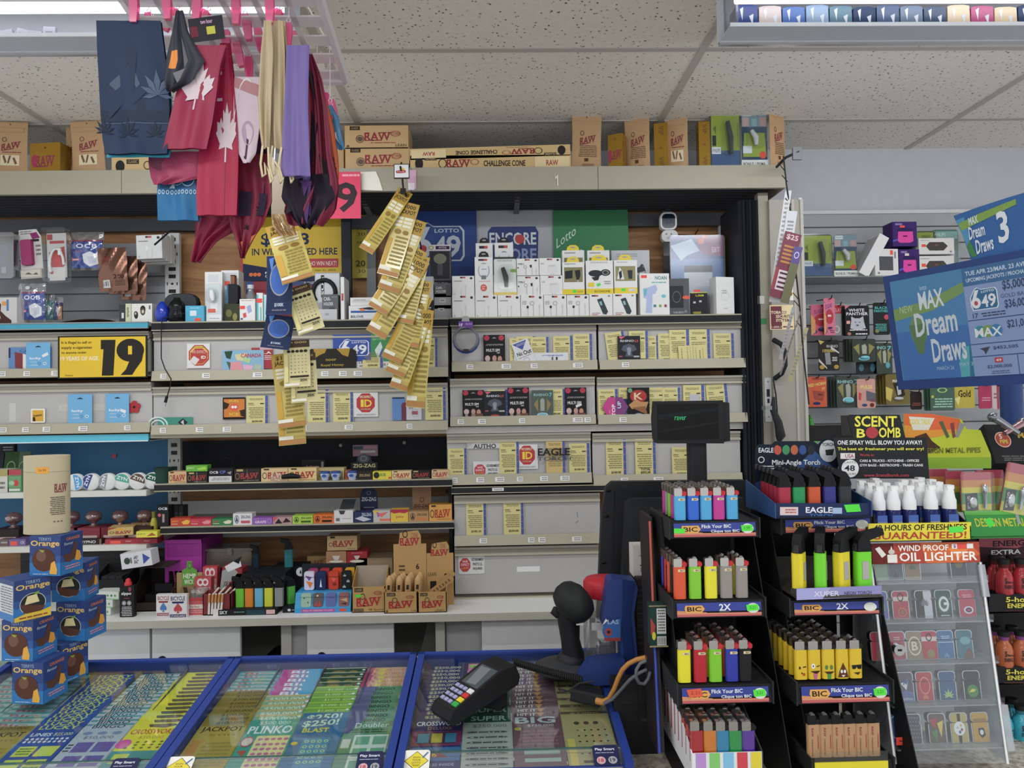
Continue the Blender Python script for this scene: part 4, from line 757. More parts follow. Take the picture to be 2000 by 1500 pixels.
card('black phone card pack, leftmost of three in a row', 903, 945, 762, 816, MS, '1c1b1e', YC-.008, grp=GP)
card('black phone card pack between black capsule card and green capsule card', 991, 1033, 757, 816, MS, '1c1b1e', YC-.008, grp=GP)
card('black phone card pack with white sticker across its lettering', 1103, 1145, 757, 815, MS+';p d9d9d8 .48 .6 .75 .52 .78 .6 .52 .68', '1c1b1e', YC-.008, grp=GP)
card('black capsule card pack between two phone card packs', 945, 987, 764, 816, RH, '25272c', YC-.009, grp='black capsule card packs')
card('black capsule card pack at left in the upper right cabinet', 1206, 1250, 656, 710, RH, '25272c', YC-.009, grp='black capsule card packs')
card('greenish capsule card pack between two black phone cards', 1038, 1080, 762, 816, R7, '46544e', YC-.009)
card('black card pack with golden fighter picture beside the pink hexagon', 1225, 1268, 757, 813, 'o .13 .1 .1 .08 6a9a7a;o .5 .3 .38 .22 a82c2c;b .3 .18 .7 .42 d9c9a0 K;p b98a5a .05 .6 .4 .4 .6 .5 .95 .5 .8 .8 .5 .7 .2 .75;p 8a5a34 .2 .7 .8 .65 .9 .95 .6 .85;o .5 .95 .18 .06 8a9ab0', '1d1a1a', YC-.009)
card('dark blue card strip between pink hexagon and fighter card', 1213, 1228, 779, 813, 'l .1 .3 .9 .9 4 56698c', '2c3550', YC-.006)
x, z, w, h = at(1176, 1227, 776, YC-.012, None, 815)
hx = [(-w/2, h*.5), (-w*.27, h), (w*.27, h), (w/2, h*.5), (w*.27, 0), (-w*.27, 0)]
solo('hexagon_card', 'pink and purple hexagon card reading TOP UP sideways', 'card', MB().prism(hx, 0, .001, 'c23f86').art(flat((-w/2, 0, h), (w, 0, 0), (0, 0, -h)), 'p 7a3a78 .5 0 .77 0 1 .5 .77 1 .5 1;j .36 .35 .5 .95 f0e6ea TOP;j .58 .2 .72 .55 bfe0e4 UP;j .26 .62 .3 .9 eaa UP'), (x, YC-.012, z), None)
x, z, w, h = at(1019, 1053, 664, YC-.012, None, 713)
solo('leaning_carton', 'white card pack with navy triangle leaning left before yellow slips', 'pack', MB().box(-w/2, w/2, 0, .008, 0, h, 'd6d6d8').art(flat((-w/2, 0, h), (w, 0, 0), (0, 0, -h)), 'p 3a4a9a .05 .05 .9 .05 .5 .38;l .2 .09 .8 .2 2 aab;b .1 .42 .42 .58 2c2c30 Nic;b .48 .42 .95 .6 2c2c30 Out;l .1 .64 .9 .68 1 666;h .5 .82 .18 .1 .1 777'), (x-.01, YC-.012, z+.003), (0, -.36, 0))
card('wide white card reading game taste lying behind the leaning carton', 1004, 1110, 689, 713, 'l .5 .15 .9 .3 1 8a9ac0;b .62 .18 .9 .3 7a8ab8 GAME TASTE;r .69 .35 .72 .6 555;r .77 .35 .8 .6 222;t .65 .72 .82 .82 333 New Price', 'd4d5d8', YC-.0075)
IDO = 'p {r} .3 .06 .7 .06 .94 .3 .94 .66 .7 .9 .3 .9 .06 .66 .06 .3'
def octo(x0, y0, x1, y1, col):
    X, Y = x1-x0, y1-y0; return 'p %s ' % col+' '.join('%.4f %.4f' % (x0+X*a, y0+Y*b) for a, b in ((.29, 0), (.71, 0), (1, .29), (1, .71), (.71, 1), (.29, 1), (0, .71), (0, .29)))
ID1 = octo(.13, .05, .87, .82, 'b3333a')+';b .25 .14 .75 .24 e6d9b0 WE EXPECT;b .3 .3 .42 .6 e9d046 I;b .45 .3 .75 .6 e9d046 D;t .3 .66 .7 .72 e6d9b0 IT IS THE LAW;l .1 .88 .9 .95 2 888'
card('white square sticker with red octagon reading ID on lower middle cabinet', 690, 738, 766, 814, ID1, 'd8d8d6', r=.002, name='sticker', cat='sticker')
card('white sticker with red octagon and yellow ID beside torch lettering', 1007, 1050, 868, 916, ID1, 'd8d8d6', r=.002, name='sticker', cat='sticker')
PH = octo(.05, .18, .46, .88, 'b84048')+';b .15 .3 .36 .42 ecc WE;b .1 .46 .42 .58 ecc EXPECT;t .12 .64 .4 .74 ecb060 LAW;b .5 .18 .98 .34 3c3c40 GOVERNMENT;b .56 .42 .92 .58 3c3c40 PHOTO I.D.;b .56 .66 .92 .8 3c3c40 REQUIRED'
card('round-cornered white photo ID sticker on the lowest grey cabinet', 895, 946, 1083, 1121, PH, 'd9d9d8', r=.006, name='sticker', cat='sticker', Y=2.932)
card('white photo ID sticker left of the slip reading $300.00', 924, 976, 901, 934, PH, 'd4d4d4', name='sticker', cat='sticker')
card('torn white sticker remnant with cut black letters on cabinet', 912, 975, 862, 876, 'b .2 .35 .9 1 2a2a2c AUTHO;p b1afae 0 0 .3 0 0 .8', 'c6c6c6', name='sticker', cat='sticker')
card('clear decal reading EAGLE TORCH in black and blue on cabinet', 1049, 1116, 873, 900, 'b .02 .08 .96 .62 26262a EAGLE;t .0 .7 .98 .98 3b4a6a TORCH', clear('decal', 'ffffff', .05, .1, 0), YC-.009, name='sticker', cat='sticker')
card('white sticker with red and yellow ID octagon on upper middle cabinet', 365, 410, 671, 719, octo(.08, .06, .96, .9, 'b03a34')+';'+octo(.14, .1, .9, .84, 'd9b84a')+';'+octo(.16, .2, .88, .82, 'b03a34')+';t .25 .12 .8 .18 553 IT IS THE LAW;b .2 .28 .85 .4 d8a8a0 WE EXPECT;p d6d0ce .12 .7 .3 .5 .55 .65 .35 .88;b .62 .5 .82 .62 eee ID', 'd9d8d6', name='sticker', cat='sticker')
card('postcard with map of Canada in pale blue on upper middle cabinet', 434, 515, 684, 727, 'p 2f4a38 .05 .05 .25 .02 .2 .4 .1 .35;p d2c89a .3 .2 .6 .12 .55 .5 .35 .45;p d89098 .2 .55 .45 .5 .5 .95 .2 .9;p a8c890 .5 .3 .7 .4 .65 .6 .5 .5;p d8a8c0 .5 .65 .75 .7 .7 .95 .52 .95;b .45 .15 .95 .33 b04050 CANADA;p a8b4a0 .8 .6 .97 .7 .9 .95 .75 .85;p 3a5a48 .1 .5 .2 .55 .18 .9', '85aec9', YC-.008)
card('dark red card with white print beside map postcard', 491, 532, 679, 720, 'r .4 .0 1 .1 c9a0a4;b .55 .18 .95 .3 ddc LA;l .5 .35 .95 .6 3 d8b8b8', '9c2634', YC-.005)
card('blue lottery card with white number logo behind black foil carton', 650, 724, 652, 706, logo649(.15, .18, .95, .8, '2c4a9c', 'e2e4ea'), '2c4a9c', YC-.0035)
card('green lottery card right of blue number card', 724, 762, 650, 706, 't .1 .12 .6 .25 bde0c0 LOTTO;p d0dcd8 .2 .6 .5 .3 .6 .5 .35 .9', '3f8a54', YC-.0033)
card('white card with black print low beneath the blue lottery card', 694, 766, 699, 721, 'b .1 .3 .3 .5 333 LEG;b .1 .6 .3 .8 333 ANY;b .75 .5 .95 .7 333 IS O', 'd8d8d6', YC-.0031)
x, z, w, h = at(600, 695, 681, YC-.012, None, 722)
solo('foil_carton', 'black carton with golden honeycomb print in the upper middle cabinet', 'carton', MB().prism([(-w/2, 0), (w/2, 0), (w/2, h*.88), (w*.42, h), (-w*.42, h), (-w/2, h*.88)], 0, .01, '26241f').art(flat((-w/2, 0, h), (w, 0, 0), (0, 0, -h)), 'p a8862c .13 0 .4 0 .36 .2 .25 .3 .15 .45;p a8862c .6 0 .88 0 .84 .4 .72 .3 .66 .15;k -.05;b .38 .48 .6 .58 a8902c noor;b .28 .72 .75 .86 a8902c Royal Honey'), (x, YC-.012, z))
card('square orange splat card with black border beside a yellow slip', 435, 479, 776, 819, 'r .05 .08 .97 .9 cc7a32;p 3a2418 .05 .2 .3 .3 .2 .5 .05 .55;p 3a2418 .75 .6 .97 .55 .97 .9 .8 .85;o .5 .45 .2 .16 d85a4a;o .44 .44 .06 .06 eee;o .57 .44 .06 .06 eee;b .3 .12 .7 .22 e0c040 FUN;b .3 .7 .72 .84 e0c040 ICE', '1f1815')
card('blue booklet half hidden behind hanging gold tickets', 766, 790, 776, 821, 'r 0 0 1 .06 1d2e55;r .75 .3 1 1 7a2a3a', '5f86bb')
card('white and purple card with round logo below hanging gold tickets', 786, 823, 786, 820, 'r 0 0 .2 1 6a2a44;h .65 .6 .22 .25 .3 b9b9be;r .5 .5 .8 .7 a05060;b .3 .2 .6 .4 888 W', 'c9c6ca', YC-.005)
card('teal patterned strip card with white bird emblem at left of cabinet', 308, 376, 815, 835, 'h .0 .8 .3 .9 .15 cfe0da;h .0 .8 .2 .6 .2 cfe0da;p 2a2c30 .58 .5 .72 .1 .86 .5 .72 .95;p c9c9cc .66 .5 .74 .25 .76 .8', '3b8a76')
G2 = 'light blue packs on the left cabinets'
LUCK = 'p 2a3540 .38 .14 .5 .1 .62 .14 .62 .155 .38 .155;b .15 .48 .62 .58 e9f0f4 lucky;l .15 .62 .45 .66 1 bcd;l .15 .72 .5 .78 1 bcd;h .78 .7 .08 .05 .3 dfe8ee;h .55 .7 .06 .05 .2 3a6a9a;r .0 .93 1 1 d8d8d8;p c9a82c .1 .95 .35 .95 .4 1 .1 1'
card('light blue pack with small white sticker over the flag gift bag', 51, 98, 669, 728, LUCK+';p dfe3e6 .65 .42 .9 .32 .94 .42 .7 .5', '6fabd4', YC-.011, grp=G2)
card('light blue pack without sticker on the lower left cabinet', 133, 180, 770, 832, LUCK, '6fabd4', YC-.008, grp=G2)
card('light blue pack with white sticker beside the red poppy', 206, 252, 769, 830, LUCK+';p dfe3e6 .65 .48 .88 .54 .85 .64 .62 .56', '6fabd4', YC-.008, grp=G2)
card('blue gift bag card with dark red flag picture on upper left cabinet', 17, 101, 678, 729, 'r .0 .02 .04 .4 1d2a4a;k .1;p 7a2c30 .14 .18 .4 .26 .38 .85 .15 .78;p e0dede .33 .25 .45 .3 .42 .85 .33 .8;b .25 .1 .45 .2 3a5a8c CA', '5d84b4')
t = thing('age_sign', 'yellow sign with black border and huge black 19 about e-cigarettes', 'sign', (0, 0, 0))
x, z, w, h = at(116, 290, 656, YC-.02, None, 739); t.location = (x, YC-.03, z)
MB().box(-w/2, w/2, 0, .003, 0, h, '1c1a18').art(flat((-w/2, 0, h), (w, 0, 0), (0, 0, -h)), 'r .02 .03 .98 .97 ddb92a;b .04 .12 .38 .2 2a2418 It is illegal to sell or;b .04 .24 .38 .32 2a2418 supply e-cigarettes;b .04 .36 .32 .43 2a2418 to anyone under;b .03 .48 .46 .58 eee2c0 19 YEARS OF AGE.;p 26241f .48 .1 .645 .1 .62 .94 .49 .94 .51 .32 .48 .32;o .81 .35 .155 .27 26241f;p 26241f .96 .38 .94 .6 .87 .8 .83 .93 .7 .93 .76 .8 .8 .6 .8 .5;r .785 .25 .83 .45 ddb92a;t .08 .9 .17 .94 443 Ontario').to('sign_face', t)
card('small yellow square payment logo with rounded cream border', 60, 88, 798, 826, 'r .12 .12 .88 .88 d3a22e;k -.15;b .2 .38 .8 .55 2c2418 Interac;p 2c2418 .15 .6 .3 .6 .35 .88 .15 .88', 'e6e0d0', r=.005, name='sticker', cat='sticker')
a = P(262, 795, YC-.001); mb = MB()
for q in range(5): mb.prism([(.014*math.cos(q*1.257+.3)+.0115*math.cos(b/10*math.tau), .014*math.sin(q*1.257+.3)+.0115*math.sin(b/10*math.tau)) for b in range(10)], -.0002*q, .002, 'a8242e')
mb.prism([(.005*math.cos(b/8*math.tau), .005*math.sin(b/8*math.tau)) for b in range(8)], -.0016, .0, '1a1414')
solo('poppy_sticker', 'red poppy flower sticker with black centre beside light blue pack', 'sticker', mb, a)
# coiled cable and usb cable
a = P(910, 662, 2.87); t = thing('cable_coil', 'coiled grey cable with purple tag hanging from black shelf lip', 'cable', (a.x, 2.88, a.z))
MB().tube([(.046*math.cos(i*.4)*(1+.05*math.sin(i*.9)), -.004*(i//16)+.006*math.sin(i*1.3), .046*math.sin(i*.4)) for i in range(64)], .0038, '6c6f76').box(-.01, .01, -.02, .006, -.052, -.04, '2a2c33').to('cable', t)
MB().tube([(.049*math.cos(i*.4), .01, .049*math.sin(i*.4)-.004) for i in range(17)], .004, '3a4aa0').to('blue_loop', t)
MB().box(-.028, .028, -.018, -.016, .042, .068, '5a2c86').art(flat((-.028, -.018, .068), (.056, 0, 0), (0, 0, -.026)), "b .05 .3 .3 .75 e6d9f0 10';t .5 .3 .95 .55 cbd MICRO").to('tag', t)
MB().prism([(-.016, .068), (.016, .068), (.01, .088), (-.01, .088)], -.018, -.016, '9a9a9c').to('hook_clip', t)
p = [P(q[0], q[1], q[2]) for q in ((360, 612, 2.9), (318, 622, 2.89), (315, 634, 2.885), (315, 700, 2.885), (322, 720, 2.885), (334, 740, 2.885), (333, 752, 2.885), (326, 776, 2.885))]
t = thing('usb_cable', 'thin black charging cable dangling over the middle cabinets with metal plug', 'cable', (0, 0, 0)); MB().tube(p, .0022, '1b1b1d').to('cable', t)
e = p[-1]; MB().tube([e+Vector((0, 0, .004)), e+Vector((-.006, 0, -.02))], .006, '1b1b1d').tube([e+Vector((-.006, 0, -.02)), e+Vector((-.009, 0, -.034))], .0045, 'b9b9bbm').to('plug', t)
# ================================================================ open shelves in the middle
ZS1 = P(600, 940, 2.9).z; ZS2 = P(600, 1024, 2.9).z
shelf('upper open shelf with black lip lined with rolling paper boxes', 300, 880, 2.9, ZS1, .03, '222327', .37, group='open shelves below the middle cabinets')
shelf('lower open shelf with black lip lined with small colourful boxes', 312, 882, 2.9, ZS2, .028, '222327', .37, group='open shelves below the middle cabinets')
poster('black fabric banner pinned behind the upper open shelf', 352, 872, 858, 938, 3.24, 'r 0 0 1 1 15171c;o .6 .16 .006 .04 999;o .84 .12 .006 .04 999;h .17 .7 .03 .3 .06 2c2f36', '15171c', name='banner', cat='banner')
poster('pale grey glossy panel behind the lower open shelf', 340, 886, 974, 1046, 3.24, 'r 0 0 1 1 cacac8', 'cacac8', name='panel', cat='panel')
upright(328, 352, 856, 990, 3.1, 'grey slotted upright at left end of the open shelves', 'a5a4a0')
BXD = .06
def pb(px0, px1, pyt, zb, label, col, ops, Y=2.915, d=.05, name='paper_box', **k): return put(name, label, 'box', px0, px1, pyt, Y, zb, d, col, ops, group='boxes on the open shelves', **k)
RK = 'h .13 .55 .09 .25 .25 4a3a30;k -.04;w .25 .28 .92 .78 a02c30;k 0;l .3 .85 .95 .92 1 8a5a40;r .1 .02 .3 .12 3a2a20'
RB = 'h .13 .55 .09 .25 .25 8a6a4a;k -.04;w .25 .3 .92 .75 a03034;k 0;r .1 .02 .35 .18 b09a6a;l .3 .85 .95 .92 1 a08a70'
pb(329, 364, 921, ZS1, 'small kraft box at left end of upper open shelf', 'c9a77c', RK)
pb(365, 405, 922, ZS1, 'black box with red lettering under the bright green box', '2a2624', RB+';r .48 0 .5 1 998')
zq = P(385, 921, 2.915).z
pb(363, 405, 909, zq+.0005, 'bright green box lying on the black box with red lettering', '62a83a', 'b .05 .3 .4 .6 e0ecc0 JUICY;p 9ad04a .5 .5 .9 .2 .95 .7 .6 .8', d=.04)
t = thing('tube_tin', 'dark green round tin lying at left end of upper open shelf', 'tin', (P(320, 935, 2.95).x, 2.95, ZS1)); MB().lathe([(.034, 0), (.034, .05)], '1d3b34').to('body', t); MB().cyl((0, 0, .05), .035, .01, '16302b').to('lid', t)
pb(407, 455, 915, ZS1, 'black and white box reading OCB with purple letters', '1e1f23', 'r .02 .55 .94 .98 c9c9c8;b .05 .18 .4 .36 d9d9dd OCB;b .45 .16 .7 .36 6a74c8 CP;l .1 .64 .85 .86 2 777;p 888 .75 .3 .95 .2 .9 .45')
pb(457, 508, 916, ZS1, 'wide black box with red lettering in middle of upper open shelf', '2b2725', RB+';r .5 0 .51 1 8a7a6a', d=.06)
pb(510, 562, 915, ZS1, 'kraft box partly behind the clear black gadget, left one', 'd0b489', RK)
pb(563, 618, 914, ZS1, 'kraft box partly behind the clear black gadget, right one', 'd3ba80', RK)
solo('black_gadget', 'small black gadget in clear wrap before the kraft boxes', 'gadget', MB().tube([(-.035, 0, .0), (0, 0, .004), (.035, 0, 0)], [.008, .011, .007], '17181b').ball((-.05, 0, 0), .03, .008, .018, clear('bag_film', 'ffffff', .2, .12, .0)), P(568, 933, 2.88)+Vector((0, 0, .003)))
pb(619, 672, 914, ZS1, 'open beige box behind two blue-lidded tubs', 'b8a878', 'l .05 .2 .3 .8 4 6a5a3a;r .3 .3 .95 1 8a7a58', Y=2.95)
pb(674, 682, 919, ZS1, 'thin orange box left of the lone blue-lidded tub', 'b0603a', 'r .2 .2 .8 .8 8a3a2a', Y=2.94)
for q, pl in ((635, 'left of two before the open beige box'), (656, 'right of two before the open beige box'), (688, 'alone before the black paper stand')):
    t = thing('jelly_tub', 'tiny white tub with blue lid, '+pl, 'tub', (P(q, 935, 2.915).x, 2.915, ZS1), None, 'blue-lidded tubs'); MB().lathe([(.011, 0), (.014, .004), (.014, .012), (.018, .018), (.018, .028)], 'b9c6dcg').art(flat((-.009, -.0185, .026), (.018, 0, 0), (0, 0, -.012)), 'o .5 .5 .5 .5 2a4a9a').to('body', t); MB().cyl((0, 0, .028), .0185, .008, '2c4a8f').to('lid', t)
x, z, w, h = at(685, 737, 886, 2.99, ZS1)
solo('paper_stand', 'black stand card reading ZIG-ZAG with round top on upper open shelf', 'stand', MB().prism([(-w/2, 0), (w/2, 0), (w/2, h*.62), (w*.3, h*.66), (w*.24, h*.9), (0, h), (-w*.24, h*.9), (-w*.3, h*.66), (-w/2, h*.62)], 0, .004, '1d1e22').art(flat((-w/2, 0, h), (w, 0, 0), (0, 0, -h)), 'o .48 .2 .22 .18 3b4044;h .48 .2 .12 .1 .15 777a7e;b .08 .42 .92 .57 b9a878 ZIG-ZAG;l .3 .7 .7 .74 1 9a4a3a'), (x, 2.99, z))
poster('small pink and grey price card pinned to black banner', 689, 738, 869, 891, 3.23, 'r .02 .1 .4 .4 4a5a60;r .45 .1 .95 .35 c99aa8;r .3 .5 .9 .7 ddd', 'b08a98')
pb(697, 727, 921, ZS1, 'dark brown box reading ZIG-ZAG between tub and yellow box', '2c2622', 'b .15 .3 .85 .6 a8946c ZIG-ZAG')
pb(728, 764, 921, ZS1, 'yellow box with dark portrait disc on upper open shelf', 'd3c63c', 'o .2 .45 .16 .4 2b2b22;b .4 .2 .7 .6 2a7a4a BOB;r .85 .7 1 .9 c8402c')
pb(765, 803, 920, ZS1, 'kraft box right of the yellow portrait box', 'd6bd8e', RK)
pb(804, 840, 919, ZS1, 'black box with red lettering near right end of upper open shelf', '26221f', RB)
pb(843, 876, 918, ZS1, 'kraft box at the right end of upper open shelf', 'cfae88', RK)
poster('dark card with red script label leaning behind kraft boxes', 590, 634, 898, 925, 3.1, 'r .05 .1 .8 .9 1a1516;b .15 .4 .75 .6 a8606c Juliets;r .85 .15 .95 .9 888', '232226')
# lower open shelf
pb(307, 329, 988, ZS2, 'tall black box reading OCB at left end of lower open shelf', '1b1b1e', 'b .1 .08 .9 .2 d9d9dd OCB;o .2 .45 .15 .08 c05060;r .45 .4 .65 .8 9a8a8a')
for k in range(3): pb(331+k*9, 339+k*9, 988, ZS2, 'slim black box, %s of three behind the orange-red box' % ['left', 'middle', 'right'][k], '232327', 'l .3 .3 .6 .7 2 444', Y=2.96)
JY = 'k .0;b .05 .3 .4 .55 {c} JUICY;p {d} .55 .5 .8 .2 .98 .35 .9 .75 .65 .8;l .05 .65 .35 .8 1 eca'
def juicy(a, b, y, col, c, d, lab): pb(a, b, y, ZS2, lab, col, JY.replace('{c}', c).replace('{d}', d), name='wrap_box')
juicy(333, 372, 1012, 'b8402c', 'e8a840', 'e0b040', 'orange-red small box with yellow fruit on lower open shelf')
juicy(372, 413, 1013, 'b83448', 'd8707a', 'd88a90', 'crimson small box right of the orange-red box')
juicy(414, 454, 1013, '2f7a48', 'c05040', 'd8d0b0', 'green small box right of the crimson box')
ZZ = 'h .2 .5 .12 .36 .2 {c};p {c} .12 .7 .2 .2 .28 .7;b .42 .18 .92 .42 {c} ZIG-ZAG;r .42 .62 .9 .85 {d}'
def zig(a, b, y, col, c, d, lab, zb=None, **k): pb(a, b, y, ZS2 if zb is None else zb, lab, col, ZZ.replace('{c}', c).replace('{d}', d), name='zigzag_box'.replace('zigzag', 'wrap'), **k)
zig(455, 492, 1003, 'd6d5d3', '444a70', 'b85060', 'square white box with sailor medallion on lower open shelf')
pb(492, 532, 1011, ZS2, 'purple box reading GRAPE on lower open shelf', '8a5aa8', 'b .15 .45 .7 .8 e0d0e8 GRAPE;h .85 .5 .1 .3 .2 b090c8;t .1 .12 .35 .3 d8a0b0 JAY', name='wrap_box')
pb(533, 570, 1010, ZS2, 'pink and black patterned box right of the purple box', 'b08a90', 'p 2b2426 .1 .9 .3 .2 .5 .9;p 2b2426 .5 .8 .7 .1 .95 .7;p c85060 0 0 .3 0 0 .6', name='wrap_box')
zig(571, 611, 1007, 'a0c44a', '3a4a2a', '3a5a2a', 'lime green box with sailor medallion on lower open shelf')
zig(612, 652, 1005, 'cf6a2c', '4a2418', '2a1a14', 'orange box with sailor medallion on lower open shelf')
t = thing('open_box', 'white box with raised black flap on lower open shelf', 'box', (P(671, 1018, 2.915).x, 2.915, ZS2)); w = P(690, 1000, 2.915).x-P(653, 1000, 2.915).x
carton(w, .05, .048, 'cdcdcb', 'p 3a3c3e .25 0 .6 0 .52 .3 .33 .3;r .1 .6 .3 .85 666;l .4 .6 .9 .7 1 999').to('carton', t); MB().prism([(-w*.3, .05), (w*.45, .052), (w*.6, .088), (-w*.1, .088)], .03, .033, '26282a').to('flap', t)
x, z, w, h = at(703, 737, 950, 3.0, ZS2)
solo('paper_stand', 'navy arched stand card reading ZIG-ZAG on lower open shelf', 'stand', MB().prism([(-w/2, 0), (w/2, 0), (w/2, h*.7)]+[(w/2*math.cos(i*math.pi/8), h*.7+h*.3*math.sin(i*math.pi/8)) for i in range(1, 8)]+[(-w/2, h*.7)], 0, .004, '232c48').art(flat((-w/2, 0, h), (w, 0, 0), (0, 0, -h)), 'h .5 .2 .13 .06 .3 6a7494;b .08 .33 .92 .45 c3c8d4 ZIG-ZAG;l .2 .62 .8 .66 1 99a;r .15 .72 .85 .82 8a3044'), (x, 3.0, z))
pb(691, 729, 1000, ZS2, 'navy box in clear wrap before the navy arched stand', '2c3558', 'b .4 .1 .9 .4 c3c8d4 ZIG-ZAG;p b9c0cc .05 .6 .4 .4 .9 .7 .5 .9', name='wrap_box')
pb(728, 762, 997, ZS2, 'pale box with rainbow burst on lower open shelf', 'b9b6b4', 'p d8b83c 0 0 .4 0 .2 .4;p 9a5ab0 .2 .1 .5 .3 .3 .6;p d86a60 .3 .3 .9 .1 .5 .6;r .4 .7 1 .9 d87058', name='wrap_box')
pb(763, 797, 995, ZS2, 'yellow box with crimson scalloped top on lower open shelf', 'd9b84a', 'p a8283c 0 0 1 0 1 .2 .8 .32 .5 .25 .2 .32 0 .2;b .3 .5 .75 .72 b0503a juicy', name='wrap_box')
x, z, w, h = at(805, 842, 947, 3.0, ZS2)
solo('paper_stand', 'tall kraft brown stand card reading ZIG-ZAG on lower open shelf', 'stand', carton(w, .01, h, '8f6a4a', 'h .5 .45 .12 .08 .3 5a3c28;b .06 .58 .94 .68 4a3020 ZIG-ZAG'), (x, 3.0, z))
zig(798, 837, 999, 'b08a60', '4a3428', 'c87a3c', 'kraft box with sailor medallion and orange bar')
pb(838, 882, 986, ZS2, 'orange-kraft box with red lettering at right end of lower open shelf', 'cf9a4c', RK.replace('a02c30', 'a83028'), d=.09)
# ================================================================ blue unit at far left
t = thing('blue_shelf_unit', 'blue backed display unit with white shelves at far left', 'shelf', (0, 2.95, 0)); x0 = P(-250, 900, 2.95).x; x1 = P(297, 900, 2.95).x; XU = P(326, 950, 3.2).x
b0 = P(150, 1075, 3.2).z; b1 = P(150, 855, 3.2).z
MB().box(x0-.2, XU, .27, .28, b0, b1, '2b6a94').box(x0-.2, XU, .262, .27, b0+(b1-b0)*.66, b0+(b1-b0)*.661, '245a80').to('back_panel', t)
a = P(150, 862, 2.95).z
MB().box(x0, x1, -.03, .2, a-.003, a+.001, 'c9d4d6').box(x0, x1, -.03, -.02, a, a+.026, '56b4cc').box(x0, x1, -.034, -.02, a-.003, a+.001, 'd9e2e4').to('light_blue_lip', t)
ZU1 = P(150, 960, 2.9).z; ZU2 = P(150, 1066, 2.9).z
for zz_ in (ZU1, ZU2): MB().box(x0, x1, -.05, .26, zz_-.022, zz_, 'd0d0c8').to('white_shelf', t)
MB().prism([(-.04, 0), (.26, 0), (.26, -.1)], x1+.002, x1+.008, '9a9a98', 'x')
solo('red_sticker', 'tiny red square sticker on the blue back panel', 'sticker', MB().art(flat(P(219, 887, 3.215), (.017, 0, 0), (0, 0, -.016)), 'r 0 0 1 1 c0484c'))
CN = [(145, '4a9ad0', 'light blue'), (175, '2a3f86', 'navy'), (208, '8d9298', 'grey'), (236, '4aa08a', 'mint green'), (268, '5d4238', 'brown'), (296, '1f5a4a', 'dark green')]
for i, (px, c, nm) in enumerate(CN):
    a = P(px, 945, 2.92); t = thing('pouch_can', 'round white can with %s half label on white shelf' % nm, 'can', (a.x, 2.92+.004*(i % 2), ZU1+.033), None, 'round nicotine pouch cans')
    rot = [1.4, -1.2, -1.4, .25, .35, .3][i]
    b = MB().lathe([(.0, -.0), (.03, -.0), (.033, .003), (.033, .022)], 'd9dbda', ax='y', n=28)
    cr, sr = math.cos(rot), math.sin(rot)
    pts = [(.03*math.cos(q), .03*math.sin(q)) for q in [math.pi*j/12 for j in range(13)]]
    R = lambda p: (p[0]*cr+p[1]*sr, -p[0]*sr+p[1]*cr)
    b.add([(R(p)[0], -.0004, R(p)[1]) for p in pts], [tuple(range(13))], c)
    v, f = tmesh('ZYN', True)
    b.add([(R(((p[0]-.5)*.042, .019-.013*p[1]))[0], -.0008, R(((p[0]-.5)*.042, .019-.013*p[1]))[1]) for p in v], f, 'e9ecec')
    b.to('can_body', t)
G = 'packs on the blue unit'
def ub(a, b, y, zb, label, col, ops, name='carton', cat='carton', **k): return put(name, label, cat, a, b, y, k.pop('Y', 2.92), zb, k.pop('d', .06), col, ops, group=G, **k)
ub(-20, 17, 917, ZU1, 'white and tan cigarette tube pack at far left edge of blue unit', 'c9c7bf', 'r 0 0 1 .3 a89a60;l .1 .5 .8 .9 2 666')
ub(15, 42, 917, ZU1, 'green and red strawberry pack on blue unit', '5a8a5a', 'r 0 0 1 .25 b0404a;r .05 .3 .95 .8 6a9a6a;o .6 .6 .2 .14 c03a3c;o .3 .6 .2 .1 9ac0a0;r .1 .85 .9 .95 c9d6c9')
for k, (a, b, y, c, n) in enumerate([(-25, 10, 885, '23262e', 'dark pouch with white emblem'), (12, 40, 882, '2f4a28', 'green leafy pouch, left one'), (36, 62, 882, '44583c', 'green leafy pouch, right one')]):
    x, z, w, h = at(a, b, y, 3.05, ZU1); solo('herb_pouch', n+' at the back of blue unit', 'pouch', MB().prism([(0, 0), (-.03, 0), (-.004, h), (0, h)], -w/2, w/2, c, 'x').art(flat((-w/2, -.004, h), (w, 0, 0), (0, -.026, -h)), 'o .5 .6 .3 .15 c9cfc8;h .5 .4 .3 .15 .2 7a9a6a'), (x, 3.05, z), None, G)
ub(0, 28, 868, P(0, 885, 3.1).z, 'dark pouch top with pale lettering above the green pouches', '2b2c30', 'l .2 .2 .9 .8 2 999', Y=3.1, d=.02)
ub(213, 258, 1030, ZU2+.033, 'kraft box with orange sticker on the white shelf beside red boxes', 'c3a86c', 'p a04030 0 0 .4 0 0 .3;r .35 .18 .6 .35 e0a030;h .15 .6 .1 .14 .3 4a3a2a;w .3 .45 .92 .8 a02c30', d=.09, rz=.25)
ub(256, 300, 1021, ZU2+.033, 'dim kraft box turned sideways behind the small yellow box', '8a6c48', 'o .2 .6 .12 .2 3a2c20;w .35 .4 .95 .7 5a2c24', Y=2.99, rz=0)
ub(266, 307, 1038, ZU2+.03, 'small yellow fruit box on the stacked red cartons', 'd8d048', 'b .05 .3 .45 .6 5a7a30 JUICY;p 9a5a2c .5 .8 .75 .2 .95 .7', Y=2.88, d=.04, name='wrap_box')
ub(143, 198, 1053, ZU2, 'flat brown carton with white scribble lettering on lower blue shelf', '2a2422', 'k -.1;b .25 .25 .8 .8 c9c9cc HYPNO;r .93 0 1 1 7a5a44')
